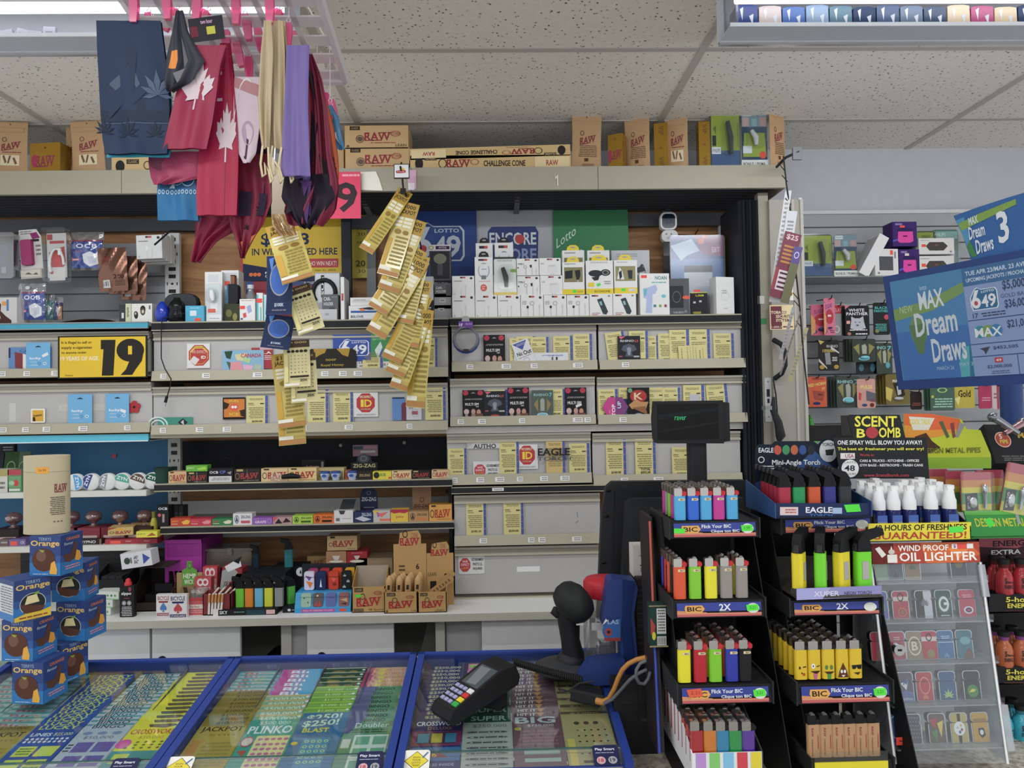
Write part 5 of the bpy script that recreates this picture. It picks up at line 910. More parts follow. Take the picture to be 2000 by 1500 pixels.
ub(205, 307, 1053, ZU2, 'long flat red carton on the lower blue unit shelf', '9c2a38', 'r .1 .3 .3 .9 e0584a;b .4 .3 .5 .6 d8a0a0 KING;b .75 .3 .85 .6 d8a0a0 KING;r .64 0 .645 1 701c28')
ub(0, 16, 1053, ZU2, 'flat brown carton at far left of lower blue shelf', '6a5650', 'l .1 .3 .9 .7 1 aaa')
ub(17, 50, 1053, ZU2, 'flat purple and white carton with red price tag', '6a5a8c', 'k 0;r .1 .3 .5 .9 e0584a;b .7 .3 .95 .7 c9c0d8 CK')
for k, (px, c, n) in enumerate([(27, '2c2424', 'dark tray'), (140, '7a2432', 'left red tray'), (183, '7a2432', 'middle red tray'), (235, '6a2430', 'right red tray'), (283, '3a2a20', 'brown tray')]):
    a = P(px, 1050, 3.0); t = thing('pipe_display', 'clear domed novelty on %s on lower blue shelf' % n, 'display', (a.x, 3.0, ZU2+.0), None, 'domed novelties on the blue unit')
    MB().box(-.05, .05, -.05, .05, .0, .06, c).box(-.04, .04, -.051, -.05, .02, .03, 'b9a0a0').to('tray', t)
    MB().lathe([(.02, .06), (.008, .068), (.012, .075), (.028, .085), (.031, .1), (.024, .113), (.01, .12)], clear('tinted_dome', 'c9b0b0', .4, .1, .45, '9a6a6c')).to('dome', t)
t = thing('spray_bottle', 'yellow-green small bottle at right end of the lower blue shelf', 'bottle', (P(301, 1050, 2.98).x, 2.98, ZU2)); MB().lathe([(.013, .0), (.014, .07), (.008, .09)], 'b9b03c').to('body', t); MB().cyl((0, 0, .09), .008, .025, '7a7a30').to('cap', t)
# ================================================================ back worktop and its cabinet
ZWT = P(600, 1205, 2.72).z
t = thing('worktop', 'long white laminate worktop under the open shelves', 'worktop', (0, 2.72, ZWT)); xa = P(-300, 1200, 2.72).x; xb = P(1290, 1200, 2.72).x
MB().box(xa, xb, .0, .53, -.028, 0, 'dededb').box(xa, xb, -.002, 0, -.028, -.001, 'b9b7aa').to('board', t)
cb = thing('base_cabinet', 'low white cabinet with sliding doors below the long worktop', 'cabinet', (0, 2.76, 0)); hb = ZWT-.028
MB().box(xa, xb, .46, .48, .05, hb, '9c9c98').box(xa, xb, .02, .46, .0, .08, '8c8c88').to('carcass', cb)
def X_(px): return P(px, 1250, 2.76).x
for a, b, c in ((-300, 292, 'd8dadc'), (297, 469, 'd9dbdd'), (600, 769, 'dadbde'), (941, 1290, 'dbdcdf')): 
    d_ = MB().box(X_(a), X_(b), .0, .018, .04, hb-.002, c).to('sliding_door', cb)
    if b < 1000 and a > 0: MB().cyl((X_((a+20) if a != 600 else 628), -.003, hb-P(0, 1220, 2.76).z+P(0, 1290, 2.76).z-.0), .017, .006, '1c1c1e', 'y').to('finger_pull', d_)
for a, b in ((566, 598), (871, 940)): MB().box(X_(a), X_(b), .04, .058, .04, hb-.002, 'aeb0b2').to('rear_door', cb)
for a, b in ((546, 566), (850, 868), (293, 296)): MB().box(X_(a), X_(b), .02, .44, .04, hb-.002, 'b9b8b0').to('divider', cb)
solo('backpack', 'dark bag slumped inside the open bay of the white cabinet', 'bag', MB().ball((0, 0, .0), .09, .07, .12, '17181c').ball((.05, -.01, .1), .05, .05, .06, '1c1d21').art(flat((.02, -.062, .13), (.03, 0, 0), (0, 0, -.02)), 'r 0 0 1 1 6a6a30'), (X_(520), 2.98, ZWT-.3))
solo('folded_sheet', 'grey folded board leaning in the right open bay of white cabinet', 'board', MB().prism([(-.02, 0), (.1, 0), (.1, .3), (.06, .3)], 0, .02, '8c8d8c'), (X_(800), 3.0, ZWT-.36))
# ================================================================ goods on the worktop
def wt(a, b, y, label, col, ops='', Y=2.76, d=.06, name='carton', cat='carton', zb=None, **k): return put(name, label, cat, a, b, y, Y, ZWT if zb is None else zb, d, col, ops, **k)
BIC = 'r .05 .03 .95 .97 dcdad8;b .1 .08 .9 .26 {c} BICYCLE;p {c} .15 .3 .85 .3 .8 .38 .2 .38;p {d} .5 .36 .72 .58 .74 .68 .62 .74 .54 .68 .58 .8 .42 .8 .46 .68 .38 .74 .26 .68 .28 .58;r .05 .84 .95 .97 {c};t .1 .87 .9 .95 e8e4e4 STANDARD'
wt(305, 333, 1161, 'playing card box with blue spade on red trim', 'd6d3d2', BIC.replace('{c}', '8a2c38').replace('{d}', '4a78b8'), Y=2.77, d=.018, name='card_deck', cat='playing cards')
wt(330, 365, 1161, 'playing card box with red spade on navy trim, in front', 'd8d6d6', BIC.replace('{c}', '232c5a').replace('{d}', 'b8454c'), Y=2.745, d=.018, name='card_deck', cat='playing cards')
t = thing('fuel_can', 'black lighter fuel can with red cap on left of worktop', 'can', (P(248, 1205, 2.77).x, 2.77, ZWT))
MB().rbox(-.026, .026, 0, .02, 0, .115, .004, '1e1d1f').art(flat((-.026, 0, .115), (.052, 0, 0), (0, 0, -.115)), 'p 8a3a48 .6 .05 .8 .05 .8 .15 .7 .2 .6 .15;b .1 .2 .8 .32 e4e4e4 zippo;l .25 .38 .7 .42 1 a05050;h .3 .55 .14 .07 .15 ddd;o .3 .55 .09 .045 bbb;h .66 .55 .14 .07 .15 ddd;o .66 .55 .09 .045 bbb;l .1 .65 .85 .97 6 b9b9b9').to('body', t)
MB().lathe([(.013, .115), (.013, .125), (.009, .128), (.009, .135), (.004, .14)], 'c02c34', (0, .01, 0)).to('cap', t)
for k, (a, b, y, n) in enumerate([(173, 218, 1200, 'bottom'), (173, 222, 1188, 'middle'), (182, 234, 1170, 'top')]):
    x, z, w, h = at(a, b, y, 2.8, ZWT+.03*k); solo('white_green_box', '%s white box with green icons in the low stack of three' % n, 'box', carton(w, .06, .029, 'cfd2cb', 'r 0 .85 1 1 8fc08a;o .55 .5 .04 .14 4a9a4a;o .7 .5 .04 .14 2a6a3a;o .85 .5 .04 .14 4a9a4a;l .1 .3 .4 .6 1 999'), (x, 2.8, ZWT+.0295*k), (0, 0, -.15), 'white and green stacked boxes')
wt(238, 298, 1078, 'white pack with navy triangle and black lettering lying across dark box', 'd3d4d8', 'q .42 .25 .58 .75 2c2c30 Nic Out;p 3a4a9a .72 .15 .72 .85 .95 .5;o .2 .5 .1 .22 3a4a3a;l .3 .15 .36 .9 1 777', Y=2.8, zb=P(268, 1108, 2.8).z, ry=-.13, name='tilted_pack', cat='pack')
def tray(px0, px1, pyt, label, Y, col, d=.12, fh=.35, name='open_carton'):
    x, z, w, h = at(px0, px1, pyt, Y, ZWT); t = thing(name, label, 'carton', (x, Y, z))
    MB().box(-w/2, w/2, d-.003, d, 0, h, col).box(-w/2, w/2, 0, d, 0, .004, col).box(-w/2, w/2, 0, .003, 0, h*fh, col).prism([(0, 0), (d, 0), (d, h), (0, h*fh)], -w/2, -w/2+.003, col, 'x').prism([(0, 0), (d, 0), (d, h), (0, h*fh)], w/2-.003, w/2, col, 'x').to('carton', t)
    return t, w, h
t, w, h = tray(180, 243, 1112, 'black display carton of dark tubes with jagged rim behind white-green boxes', 2.86, '1d1d1f', fh=.75)
for k in range(3): MB().box(-w*.3+k*w*.22, -w*.1+k*w*.22, .02, .1, .01, h*.8, '2e2e32').to('dark_box', t)
t, w, h = tray(247, 326, 1108, 'tall open dark brown carton beside the black lighter fuel can', 2.84, '332c27', d=.2, fh=.2)
MB().box(-w/2, w/2, .0, .2, h-.003, h, '332c27').to('top_flap', t); MB().box(-w*.2, w*.3, .05, .12, .005, .05, '1b1b1e').box(-w*.1, w*.35, .1, .15, .03, .08, '26262a').to('dark_box', t)
MB().art(flat((w/2+.0008, .03, h*.8), (0, .14, 0), (0, 0, -h*.7)), 'j .2 .1 .5 .9 b06a50 BACKWOODS').to('side_print', t)
wt(152, 183, 1130, 'dark box with orange patch at far left of worktop', '2a3034', 'r .05 .0 .35 1 b0683a;b .6 .3 .95 .7 bbb ED', Y=2.95, d=.1)
wt(150, 182, 1158, 'bright green box behind the white-green stack', '4aa060', 'r 0 .5 1 1 4a88b0', Y=2.86)
poster('black backed side panel behind the left of the worktop', 40, 331, 1078, 1182, 3.2, 'r 0 0 1 .12 3d3c3c', '333336', name='panel', cat='panel')
# milk crate
x, z, w, h = at(331, 402, 1050, 3.0, ZWT); t = thing('plastic_crate', 'purple plastic milk crate at the back of worktop', 'crate', (x, 2.96, z)); pc = '9c2c92'
mb = MB().box(-w/2, w/2, 0, .004, h*.5, h*.94, pc).box(-w/2, w/2, -.006, .004, h*.94, h, pc).box(-w/2, -w/2+.012, -.002, .004, 0, h, pc).box(w/2-.012, w/2, -.002, .004, 0, h, pc).box(-w/2, w/2, 0, .004, 0, h*.08, pc)
for i in range(7): xx = -w/2+.012+(w-.024)*i/6; mb.tube([(xx, .002, h*.06), (xx+(.02 if i % 2 else -.02)*(1 if 0 < i < 6 else 0), .002, h*.5)], .003, pc)
mb.box(-w/2, w/2, -.001, .005, h*.25, h*.28, pc); mb.to('front_wall', t)
MB().box(w/2-.004, w/2, .004, .22, h*.45, h, pc).to('side_wall', t); MB().box(-w/2, -w/2+.004, .004, .22, h*.4, h, pc).to('side_wall', t); MB().box(-w/2, w/2, .22, .224, 0, h, pc).to('rear_wall', t)
t = thing('clear_tub', 'clear plastic tub with snap lid and yellow contents behind the torch display', 'tub', (P(450, 1120, 3.0).x, 3.0, P(450, 1108, 3.0).z)); ct = clear('frosted_tub', 'cfc9bf', .2, .25, .35, '9a9288')
MB().rbox(-.095, .085, 0, .12, 0, .065, .012, ct).to('body', t); MB().rbox(-.1, .09, -.004, .124, .065, .075, .004, ct).box(-.01, .01, -.01, -.004, .05, .078, ct).to('lid', t); MB().ball((.05, .06, .03), .03, .04, .025, 'b9a850').to('contents', t)
MB()
x, z, w, h = at(345, 395, 1096, 2.9, ZWT); t = thing('hemp_wick_stand', 'kraft stand with green rounded HEMP WICK top card', 'stand', (x, 2.9, z))
MB().box(-w/2, w/2, 0, .003, 0, h*.75, 'a08a5c').to('card', t); MB().prism([(-w*.28, h*.35), (w*.3, h*.35), (w*.3, h*.8), (w*.12, h*.86), (w*.1, h), (-w*.08, h), (-w*.1, h*.86), (-w*.28, h*.8)], -.003, 0, '5f9a3c').art(flat((-w*.28, -.003, h), (w*.58, 0, 0), (0, 0, -h*.65)), 'b .08 .42 .92 .58 dfe8d0 HEMP;b .15 .62 .8 .78 dfe8d0 WICK;h .52 .15 .15 .12 .3 3a6a28').to('green_top', t)
wt(352, 378, 1147, 'brown striped roll of wick leaning before the green card', '8a6a4a', 'p 3a2a20 .2 0 .5 0 .9 1 .6 1;p 6fa04a .0 .6 .5 .7 .4 1 0 1', Y=2.84, d=.03, zb=ZWT, name='wick_roll', cat='wick')
for k, (a, b, y, yy, n) in enumerate([(396, 424, 1107, 2.9, 'rear'), (380, 412, 1128, 2.86, 'front')]):
    wt(a, b, y, '%s red and white patterned box with heart-shaped crest' % n, 'b84a50', 'r .05 .3 .95 .95 c9989a;o .35 .15 .2 .12 d9d0d0;o .65 .15 .2 .12 d9d0d0;o .35 .15 .1 .06 b03a44;o .65 .15 .1 .06 b03a44;r .1 .45 .9 .6 e6dcd8;l .1 .65 .9 .9 4 c03c48', Y=yy, d=.03, name='heart_pack', cat='pack', group='heart-crested packs')
wt(366, 400, 1172, 'low red lace patterned pack next to the playing cards', 'c04048', 'r .05 .05 .95 .95 c8646a;r .08 .3 .9 .58 e2d3cc;t .15 .36 .7 .52 6a2a30 Fine Rosin;l .1 .65 .9 .9 2 e0a0a0', Y=2.78, d=.04, name='lace_pack', cat='pack')
t = thing('glass_jar', 'small clear jar with grey cards beside the cigarette display', 'jar', (P(390, 1170, 2.84).x, 2.84, ZWT+.0)); MB().lathe([(.0, .002), (.033, .0), (.034, .08), (.03, .085)], clear('jar_wall', 'eeeeea', .25, .05, .1)).to('body', t); MB().box(-.02, .02, -.01, .01, .005, .06, '6a7466').to('card', t)
wt(425, 464, 1108, 'tall maroon carton printed with black lettering behind cigarettes', '8a2830', 'p 9a9a98 0 .1 .5 0 .8 .1 .3 .5 0 .6;b .15 .35 .9 .5 2c1c1e JOE SMOKES;p d9d9da .1 0 .8 -.25 .95 -.05 .3 .12;p 1c1c1e .5 -.15 .9 -.3 .8 -.1;l .3 .8 .8 .9 1 ddc', Y=2.86, ry=.12, name='maroon_carton')
t, w, h = tray(396, 450, 1158, 'maroon tray of paper cigarettes on the worktop', 2.77, '7a2a30', d=.05, fh=.95)
for k in range(5): MB().tube([(-w*.26+k*.011, -.006, .006), (-w*.24+k*.012, -.004+.004*(k % 2), h*.98)], .0042, 'd9d6cf').tube([(-w*.25+k*.0115, -.006, h*.6), (-w*.24+k*.012, -.0045, h*.95)], .0045, 'c08850').to('cigarette', t)
for k in range(4): MB().tube([(-w*.4+k*.02, .03, .05), (-w*.05+k*.022, .04, h*1.12)], .0038, 'd3c9b8').to('cigarette', t)
MB().box(-w*.1, w*.2, -.009, -.006, .0, h*.3, 'd3d0cc').to('price_card', t)
# torch display
x, z, w, h = at(445, 555, 1120, 2.86, ZWT)
t = thing('torch_display', 'black display stand for neon lighters with tall back box', 'display', (x, 2.76, z))
MB().box(-w/2, w/2, -.0, .12, 0, .022, '17191c').art(flat((-w/2, 0, .022), (w, 0, 0), (0, 0, -.022)), 'b .02 .2 .16 .75 d0d6d8 SKY;l .25 .3 .45 .6 1 6a8a8a;r .48 .1 .8 .9 27404a;r .82 .15 .97 .85 d0a8a8').to('base', t)
MB().box(-w*.42, w*.52, .1, .24, 0, h, '1b1e22').art(flat((-w*.42, .1, h), (w*.94, 0, 0), (0, 0, -h)), 'r 0 .12 1 .2 2c4a50;r .55 .12 .68 .2 8aa86a;b .1 .26 .9 .32 c9d0d0 THIS PRODUCT COMPLIES WITH THE U.S. CONSUMER PRODUCT;b .1 .36 .85 .42 c9d0d0 SAFETY STANDARD FOR CIGARETTE LIGHTERS 16 CFR 1210').to('back_box', t)
def torch(px, Y, zb, col, cn, lab, s=1, ang=0, group='neon torch lighters on the worktop', long=0):
    t = thing('torch_lighter', lab, 'lighter', (P(px, 1100, Y).x, Y, zb), (0, 0, ang), group)
    MB().rbox(-.0155*s, .0155*s, -.011*s, .011*s, 0, .068*s, .006*s, col, 'z').to('body', t)
    MB().prism([(-.016*s, .068*s), (.014*s, .068*s), (.012*s, .09*s), (.002*s, .104*s), (-.028*s-long, .112*s), (-.03*s-long, .1*s), (-.012*s, .09*s)], -.009*s, .009*s, '161719').to('head', t)
    MB().cyl((-.03*s-long, 0, .106*s), .007*s, .004, '3a3c40', 'x').to('nozzle', t)
    MB().prism([(.008*s, .088*s), (.016*s, .08*s), (.018*s, .07*s), (.01*s, .068*s)], -.005*s, .005*s, '2c2d30').to('trigger', t)
    return t
for px, c, n in ((469, '6fbf3c', 'bright green'), (487, 'd9822c', 'orange'), (506, '6ab0cf', 'sky blue'), (525, 'cfd33c', 'lemon yellow'), (545, '8a8c8e', 'grey')):
    torch(px, 2.80, ZWT+.022, c, n, '%s torch lighter in the row on the black worktop display' % n)
torch(564, 2.97, P(564, 1108, 2.97).z, '1f6a72', 'teal', 'teal torch lighter standing alone at back of worktop', 1.05, .3)
solo('riser_box', 'flat black box supporting the teal torch lighter', 'box', carton(.13, .1, P(564, 1108, 2.97).z-ZWT-.001, '1c1d20'), (P(545, 1100, 2.93).x+.02, 2.985, ZWT))
torch(568, 2.84, ZWT+.02, '5ab04a', 'green', 'dark lighter with green clip right of the grey torch', .95, .6)
torch(500, 2.97, P(505, 1108, 2.97).z, '1a2a3a', 'dark', 'dark navy lighter with green top behind the torch display', .8, .1)
solo('low_black_box', 'low black box with white round logo between torches and cyan tray', 'box', carton(.06, .06, .02, '1a1c22', 'o .4 .5 .1 .25 c9cfd6;l .55 .4 .8 .6 1 ccc'), (P(568, 1190, 2.78).x, 2.78, ZWT))
# cyan tray of lighter cases
x, z, w, h = at(583, 690, 1100, 2.83, ZWT); t = thing('case_display', 'cyan tray display holding patterned lighter cases', 'display', (x, 2.77, z))
MB().prism([(0, 0), (.12, 0), (.12, .07), (.02, .07), (0, .018)], -w/2, w/2, '3a96cc', 'x').art(flat((-w/2, 0, .018), (w, 0, 0), (0, 0, -.018)), 'r .12 .2 .72 .85 b0509a;t .15 .35 .68 .7 f0d8e8 PULL UP, DESIGNS TO LAST;r .8 .2 .92 .8 d85040').to('tray', t)
MB().box(-w/2, w/2, .11, .115, .07, h*.93, '22262c').to('back_card', t)
KC1 = [('d8d4e8', 'p 7a4a9a .1 .2 .8 .3 .5 .5;p e0803c .2 .5 .9 .6 .6 .9', 'purple and orange wave'), ('26335c', 'p dfe4ec .5 .4 .62 .85 .38 .85', 'navy rocket'), ('c9402c', 'p e0604a .2 .3 .8 .4 .5 .6;o .6 .7 .2 .1 8a2418', 'red patterned'), ('1b2426', 's .35 .3 .3 5 d9dcd8;s .7 .6 .3 5 d9dcd8;s .3 .9 .3 5 d9dcd8', 'black with white leaves')]
KC2 = [('9ab8a4', 'p 3a4a44 .2 .3 .4 .35 .3 .45;p 3a4a44 .6 .6 .8 .65 .7 .75', 'mint patterned'), ('5c5254', 'p a84448 .1 .95 .4 .5 .5 .95;p a84448 .9 .95 .6 .5 .5 .95;o .45 .2 .1 .07 d8c890', 'brown and red moon'), ('5a68a4', 'r .1 .35 .9 .38 3a4880', 'violet blue'), ('8a5a5a', 'p c8a070 .1 .5 .8 .4 .9 .7;p 4a3038 .2 .8 .8 .7 .7 .9', 'marbled brown')]
for row, (ks, zb, yo, hh) in enumerate(((KC2, .021, .004, .05), (KC1, .072, .055, .068))):
    for k, (c, o, n) in enumerate(ks):
        xx = P((601, 624, 649, 674)[k], 1150, 2.8).x; tt = thing('lighter_case', '%s lighter case in the %s row of cyan tray' % (n, ('lower', 'upper')[row]), 'lighter case', (xx, 2.77+yo, ZWT+zb), (-.18 if row == 0 else 0, 0, 0), 'lighter cases in the cyan tray')
        MB().rbox(-.0185, .0185, -.004, .012, 0, hh, .007, c).art(flat((-.0185, -.004, hh), (.037, 0, 0), (0, 0, -hh)), o).to('case', tt); MB().rbox(-.0187, .0187, -.0045, .0125, hh*.69, hh*.71, .001, '26262a').to('seam', tt)
        if row: tt = thing('lighter_case', '%s lighter case, hidden back one in upper row' % ['magenta', 'crimson', 'orange-red', 'yellow'][k], 'lighter case', (xx+.008, 2.77+.083, ZWT+zb), None, 'lighter cases in the cyan tray'); MB().rbox(-.018, .018, -.004, .012, 0, hh+.005, .007, ['a03a6a', 'a82c38', 'd8502c', 'd8a02c'][k]).to('case', tt)
solo('round_badge', 'round white badge card at left of upper lighter cases', 'badge', MB().cyl((0, 0, 0), .017, .003, 'c9cccd', 'y', 20).art(flat((-.01, -.0, .01), (.02, 0, 0), (0, 0, -.02)), 'p 333 .3 .8 .4 .2 .6 .2 .7 .8'), P(587, 1117, 2.885))
# kraft carton group
K1 = 'b8935e'
def kraft(a, b, y, label, fr, Y=2.76, d=.1, back=None, bfr='', zb=None):
    x, z, w, h = at(a, b, y, Y, ZWT if zb is None else zb); t = thing('kraft_display', label, 'display', (x, Y, z))
    MB().box(-w/2, w/2, 0, .003, 0, h, K1).art(flat((-w/2, 0, h), (w, 0, 0), (0, 0, -h)), fr).to('front_panel', t)
    MB().prism([(0, 0), (d, 0), (d, h*1.6), (0, h)], -w/2, -w/2+.003, 'a8834f', 'x').prism([(0, 0), (d, 0), (d, h*1.6), (0, h)], w/2-.003, w/2, 'a8834f', 'x').box(-w/2, w/2, 0, d, 0, .003, K1).to('side_panel', t)
    if back:
        x0, _, w2, h2 = at(back[0], back[1], back[2], Y+d, ZWT); hh = h2*.82
        pts = [(-w2/2, 0), (w2/2, 0), (w2/2, hh), (w2*.34, hh), (w2*.34, h2*.93), (w2*.25, h2), (-w2*.3, h2*.97), (-w2*.34, hh), (-w2/2, hh)]
        MB().prism([(p[0]+x0-x, p[1]) for p in pts], d, d+.003, K1).art(flat((x0-x-w2/2, d, h2), (w2, 0, 0), (0, 0, -h2)), bfr).to('back_card', t)
    else: MB().box(-w/2, w/2, d, d+.003, 0, h*1.6, 'a89c8c').to('back_card', t)
    return t, w, h
FR = 'r .08 .04 .34 .2 2a211c;t .1 .07 .32 .17 c9af82 CLASSIC;h .32 .38 .08 .12 .25 3a2c22;h .78 .25 .12 .08 .2 9c3a3a;t .68 .2 .88 .3 9c3a3a CONE;k -.06;w .14 .42 .85 .75 a82430;k 0;'
kraft(687, 752, 1146, 'kraft display carton with green price tag left of the cone displays', FR+'r .1 .3 .28 .4 5ad84a;t .5 .85 .95 .95 5a4634 98 Special;r .05 .84 .35 .96 6a5238')
t, w, h = kraft(750, 815, 1156, 'kraft cone display with tall back card and six-pack cones', FR+'b .05 .82 .12 .94 2a211c 6;t .82 .84 .95 .95 5a4634 1/4', 2.74, .1, (768, 832, 1036), 'h .36 .05 .08 .05 .3 3a2c22;t .55 .03 .75 .1 9c3a3a CONE;w .2 .1 .78 .2 a82430;b .68 .44 .78 .52 2a211c 6;r .16 .58 .42 .75 2a211c;l .15 .45 .35 .55 2 5a4634')
C1 = cache('cone', lambda: MB().lathe([(.0095, 0), (.013, .075), (.012, .09), (.004, .102), (0, .104)], 'c09a68', n=12).art(flat((-.006, -.0128, .07), (.012, 0, 0), (0, 0.001, -.05)), 'r .1 .0 .9 .35 3a2c28;w .1 .45 .95 .7 b03038'))
for k in range(11):
    px = (766, 786, 803, 822, 772, 790, 806, 776, 794, 809, 826)[k]; Y = 2.765 if k < 4 else 2.79 if k < 7 else 2.815
    o = thing('cone_pack', '%s wrapped cone from left in the %s row of kraft display' % (ORD[k if k < 4 else k-4 if k < 7 else k-7], 'front' if k < 4 else 'middle' if k < 7 else 'back'), 'cone', (P(px-8, 1130, Y).x, Y, ZWT+.03), (0, .05, 0), 'wrapped cones in the kraft display'); obj('wrapped_cone', C1, o)
kraft(816, 872, 1156, 'kraft display lettered LEAN at right end of worktop goods', FR+'t .6 .84 .92 .95 5a4634 LEAN', 2.74, .1, (833, 885, 1058), 'h .3 .05 .08 .05 .3 3a2c22;t .5 .03 .7 .1 9c3a3a CONE;w .15 .12 .8 .22 a82430;r .12 .62 .35 .85 2a211c;b .65 .5 .9 .6 2a211c 20;t .05 .48 .35 .54 5a4634 LEAN')
for k in range(2): solo('cone_pack', ['lower', 'upper'][k]+' flat cone sleeve lying slanted in the LEAN display', 'cone', MB().rbox(-.012, .012, -.006, .006, 0, .1, .005, 'b08a58', 'y').art(flat((-.01, -.006, .1), (.02, 0, 0), (0, 0, -.1)), 'l .2 .1 .8 .9 6 6a5038'), (P(842+k*8, 1160, 2.79).x, 2.78+.02*k, ZWT+.06), (0, .95-.2*k, 0), 'cone sleeves')
def wt2(a, b, y, yb, Y, label, col, ops, d=.08, **k): return put('carton', label, 'carton', a, b, y, Y, None, d, col, ops, pyb=yb, **k)
zk = P(665, 1147, 3.0).z
solo('riser_box', 'dark box under the small stacked cartons at back of worktop', 'box', carton(.17, .1, P(660, 1107, 2.99).z-ZWT-.001, '2b2826'), (P(676, 1100, 2.99).x, 2.985, ZWT))
wt2(637, 676, 1077, 1105, 2.98, 'tan and white coffee cup box under the kraft box', 'b88a6a', 'p e6dccf .3 .3 .7 .3 .6 .6 .4 .6;o .5 .7 .35 .08 e6dccf')
wt2(677, 717, 1077, 1105, 2.98, 'red coffee cup box right of the tan one', 'ab2c34', 'p e6dccf .35 .3 .65 .3 .56 .55 .44 .55;o .5 .68 .35 .1 e6dccf;l .2 .08 .8 .14 1 e0a0a0')
wt2(639, 697, 1047, 1075, 2.975, 'kraft box with red lettering on top of two coffee boxes', 'c6a878', 'r .1 .02 .26 .15 3a2c20;h .12 .58 .07 .14 .25 4a3a2c;k -.03;w .2 .32 .88 .74 a02c34;k 0;r .5 0 .503 1 a08455;t .7 .84 .95 .94 4a3a2c Hemp')
wt(600, 640, 1086, 'dim kraft box with red lettering left of the coffee boxes', 'a8875a', 'k -.03;w .35 .35 .8 .7 8a2c30;t .6 .2 .9 .32 4a3a2c TIPS', Y=3.1, d=.08, zb=P(620, 1110, 3.1).z)
solo('riser_box', 'dark box carrying the dim kraft box on the worktop', 'box', carton(.09, .08, P(620, 1110, 3.1).z-ZWT-.001, '26241f'), (P(620, 1110, 3.1).x, 3.105, ZWT))
wt(694, 766, 1090, 'brown shipping carton with handling symbols behind kraft displays', '9a8468', 'r .38 .25 .5 .5 26221f;r .53 .25 .65 .5 26221f;r .68 .25 .8 .5 26221f;r .83 .25 .94 .5 26221f;r .84 .56 .94 .75 26221f', Y=2.98, d=.15)
# ================================================================ pegged hanger frame, pink clips and cloths
YH = 1.4
zF = P(300, 0, YH).z+.05
t = thing('clip_hanger', 'white plastic drying frame with slatted grid hung under the ceiling', 'hanger', (P(430, 0, 1.3).x, 1.3, zF), (-.2, 0, 0))
fw0, fw1 = P(240, 60, YH).x-t.location.x-.02, -.33-t.location.x; wp = clear('white_plastic', 'f6eef2', .2, .15, .75, 'ece4ea')
mb = MB()
for y in (-.15, .4): mb.rbox(fw0, fw1, y-.008, y+.008, -.006, .014, .004, wp, 'x')
for x in (fw0, fw1): mb.rbox(x-.008, x+.008, -.15, .4, -.006, .014, .004, wp, 'y')
mb.to('outer_frame', t)
g = MB()
for i in range(9):
    y = -.1+i*.058; g.box(fw0, fw1, y, y+.03, 0, .004, wp)
for i in range(5):
    x = fw0+(fw1-fw0)*(i+1)/6; g.box(x-.006, x+.006, -.15, .4, .0, .006, wp)
g.to('slat_grid', t)
for sx, sy in ((fw0, -.1), (fw1, -.1), (fw0, .38), (fw1, .38)): MB().tube([(sx, sy, .01), ((fw0+fw1)/2, .12, CEIL-zF-.0)], .002, 'dcdcdc').to('hanging_cord', t)
PK1 = clear('pink_plastic', 'ff9acb', .3, .12, .4, 'ff86c0')
def clipmesh():
    mb = MB()
    for s in (-1, 1): mb.prism([(-.006, -.052), (.006, -.052), (.0085, -.02), (.007, .0), (-.007, 0), (-.0085, -.02)], s*.004-.0015, s*.004+.0015, PK1)
    return mb.box(-.006, .006, -.004, .004, -.022, -.016, PK1).box(-.0055, .0055, -.0035, .0035, -.052, -.048, PK1)
ck = cache('clip', clipmesh); lk = cache('cliplink', lambda: MB().tube([(.0, 0, 0), (.004, 0, .006), (.0, 0, .014), (-.004, 0, .006), (0, 0, 0)], .001, 'e8e0e4', 5))
NC = [0]
def clip(px, py, Y, tilt=0, where=''):
    p = P(px, py, Y); o = thing('pink_clip', 'translucent pink clip '+where, 'clip', p, (0, tilt, 0), 'pink clips on the drying frame'); obj('clip_body', ck, o)
    l = obj('clip_link', lk, o); MB()
    L = max(.0, zF-p.z-.012)
    if L > .02: MB().tube([(0, 0, .012), (math.sin(-tilt)*L*0, 0, L+.008)], .0009, 'e8e0e4', 5).to('hanging_link', o)
for a in [(262, -8, 1.4, .0, 'gripping the dark blue leaf bandana'), (325, -14, 1.4, -.05, 'gripping the dark crinkled bag'), (386, -8, 1.4, .05, 'gripping the black header card'), (461, -4, 1.42, 0, 'directly right of the black header card'), (527, -6, 1.4, 0, 'gripping the beige drawstring pouches'),
          (563, 46, 1.46, .05, 'gripping the violet cloth'), (291, 26, 1.55, 0, 'empty behind the dark blue bandana'), (345, 18, 1.55, .5, 'empty tilting behind the crinkled bag'), (405, 22, 1.5, .6, 'empty tilting above the header card'), (480, 30, 1.5, -.12, 'empty between header card and beige pouches'),
          (503, 54, 1.55, -.15, 'empty just left of the beige pouches'), (442, 60, 1.55, 0, 'empty behind the crimson cloth, upper'), (462, 84, 1.56, -.2, 'empty pointing low beside crimson cloth'), (452, 84, 1.62, .1, 'empty far behind the crimson cloth'), (573, 62, 1.62, 0, 'empty above the violet cloth'), (547, 20, 1.5, .5, 'empty right of the drawstring clip'),
          (486, 112, 1.6, 0, 'with white tag hanging behind the beige pouches'), (620, 150, 1.66, 0, 'far right near the red and black cloth'), (636, 182, 1.7, .1, 'far right above the blue clear bag'), (647, 196, 1.7, -.2, 'rightmost at the frame corner'), (430, 150, 1.64, 0, 'back one left of the crimson fold'), (445, 152, 1.64, 0, 'back one right of the crimson fold'), (645, 202, 1.61, 0, 'gripping the clear blue bag at frame corner')]: clip(*a)
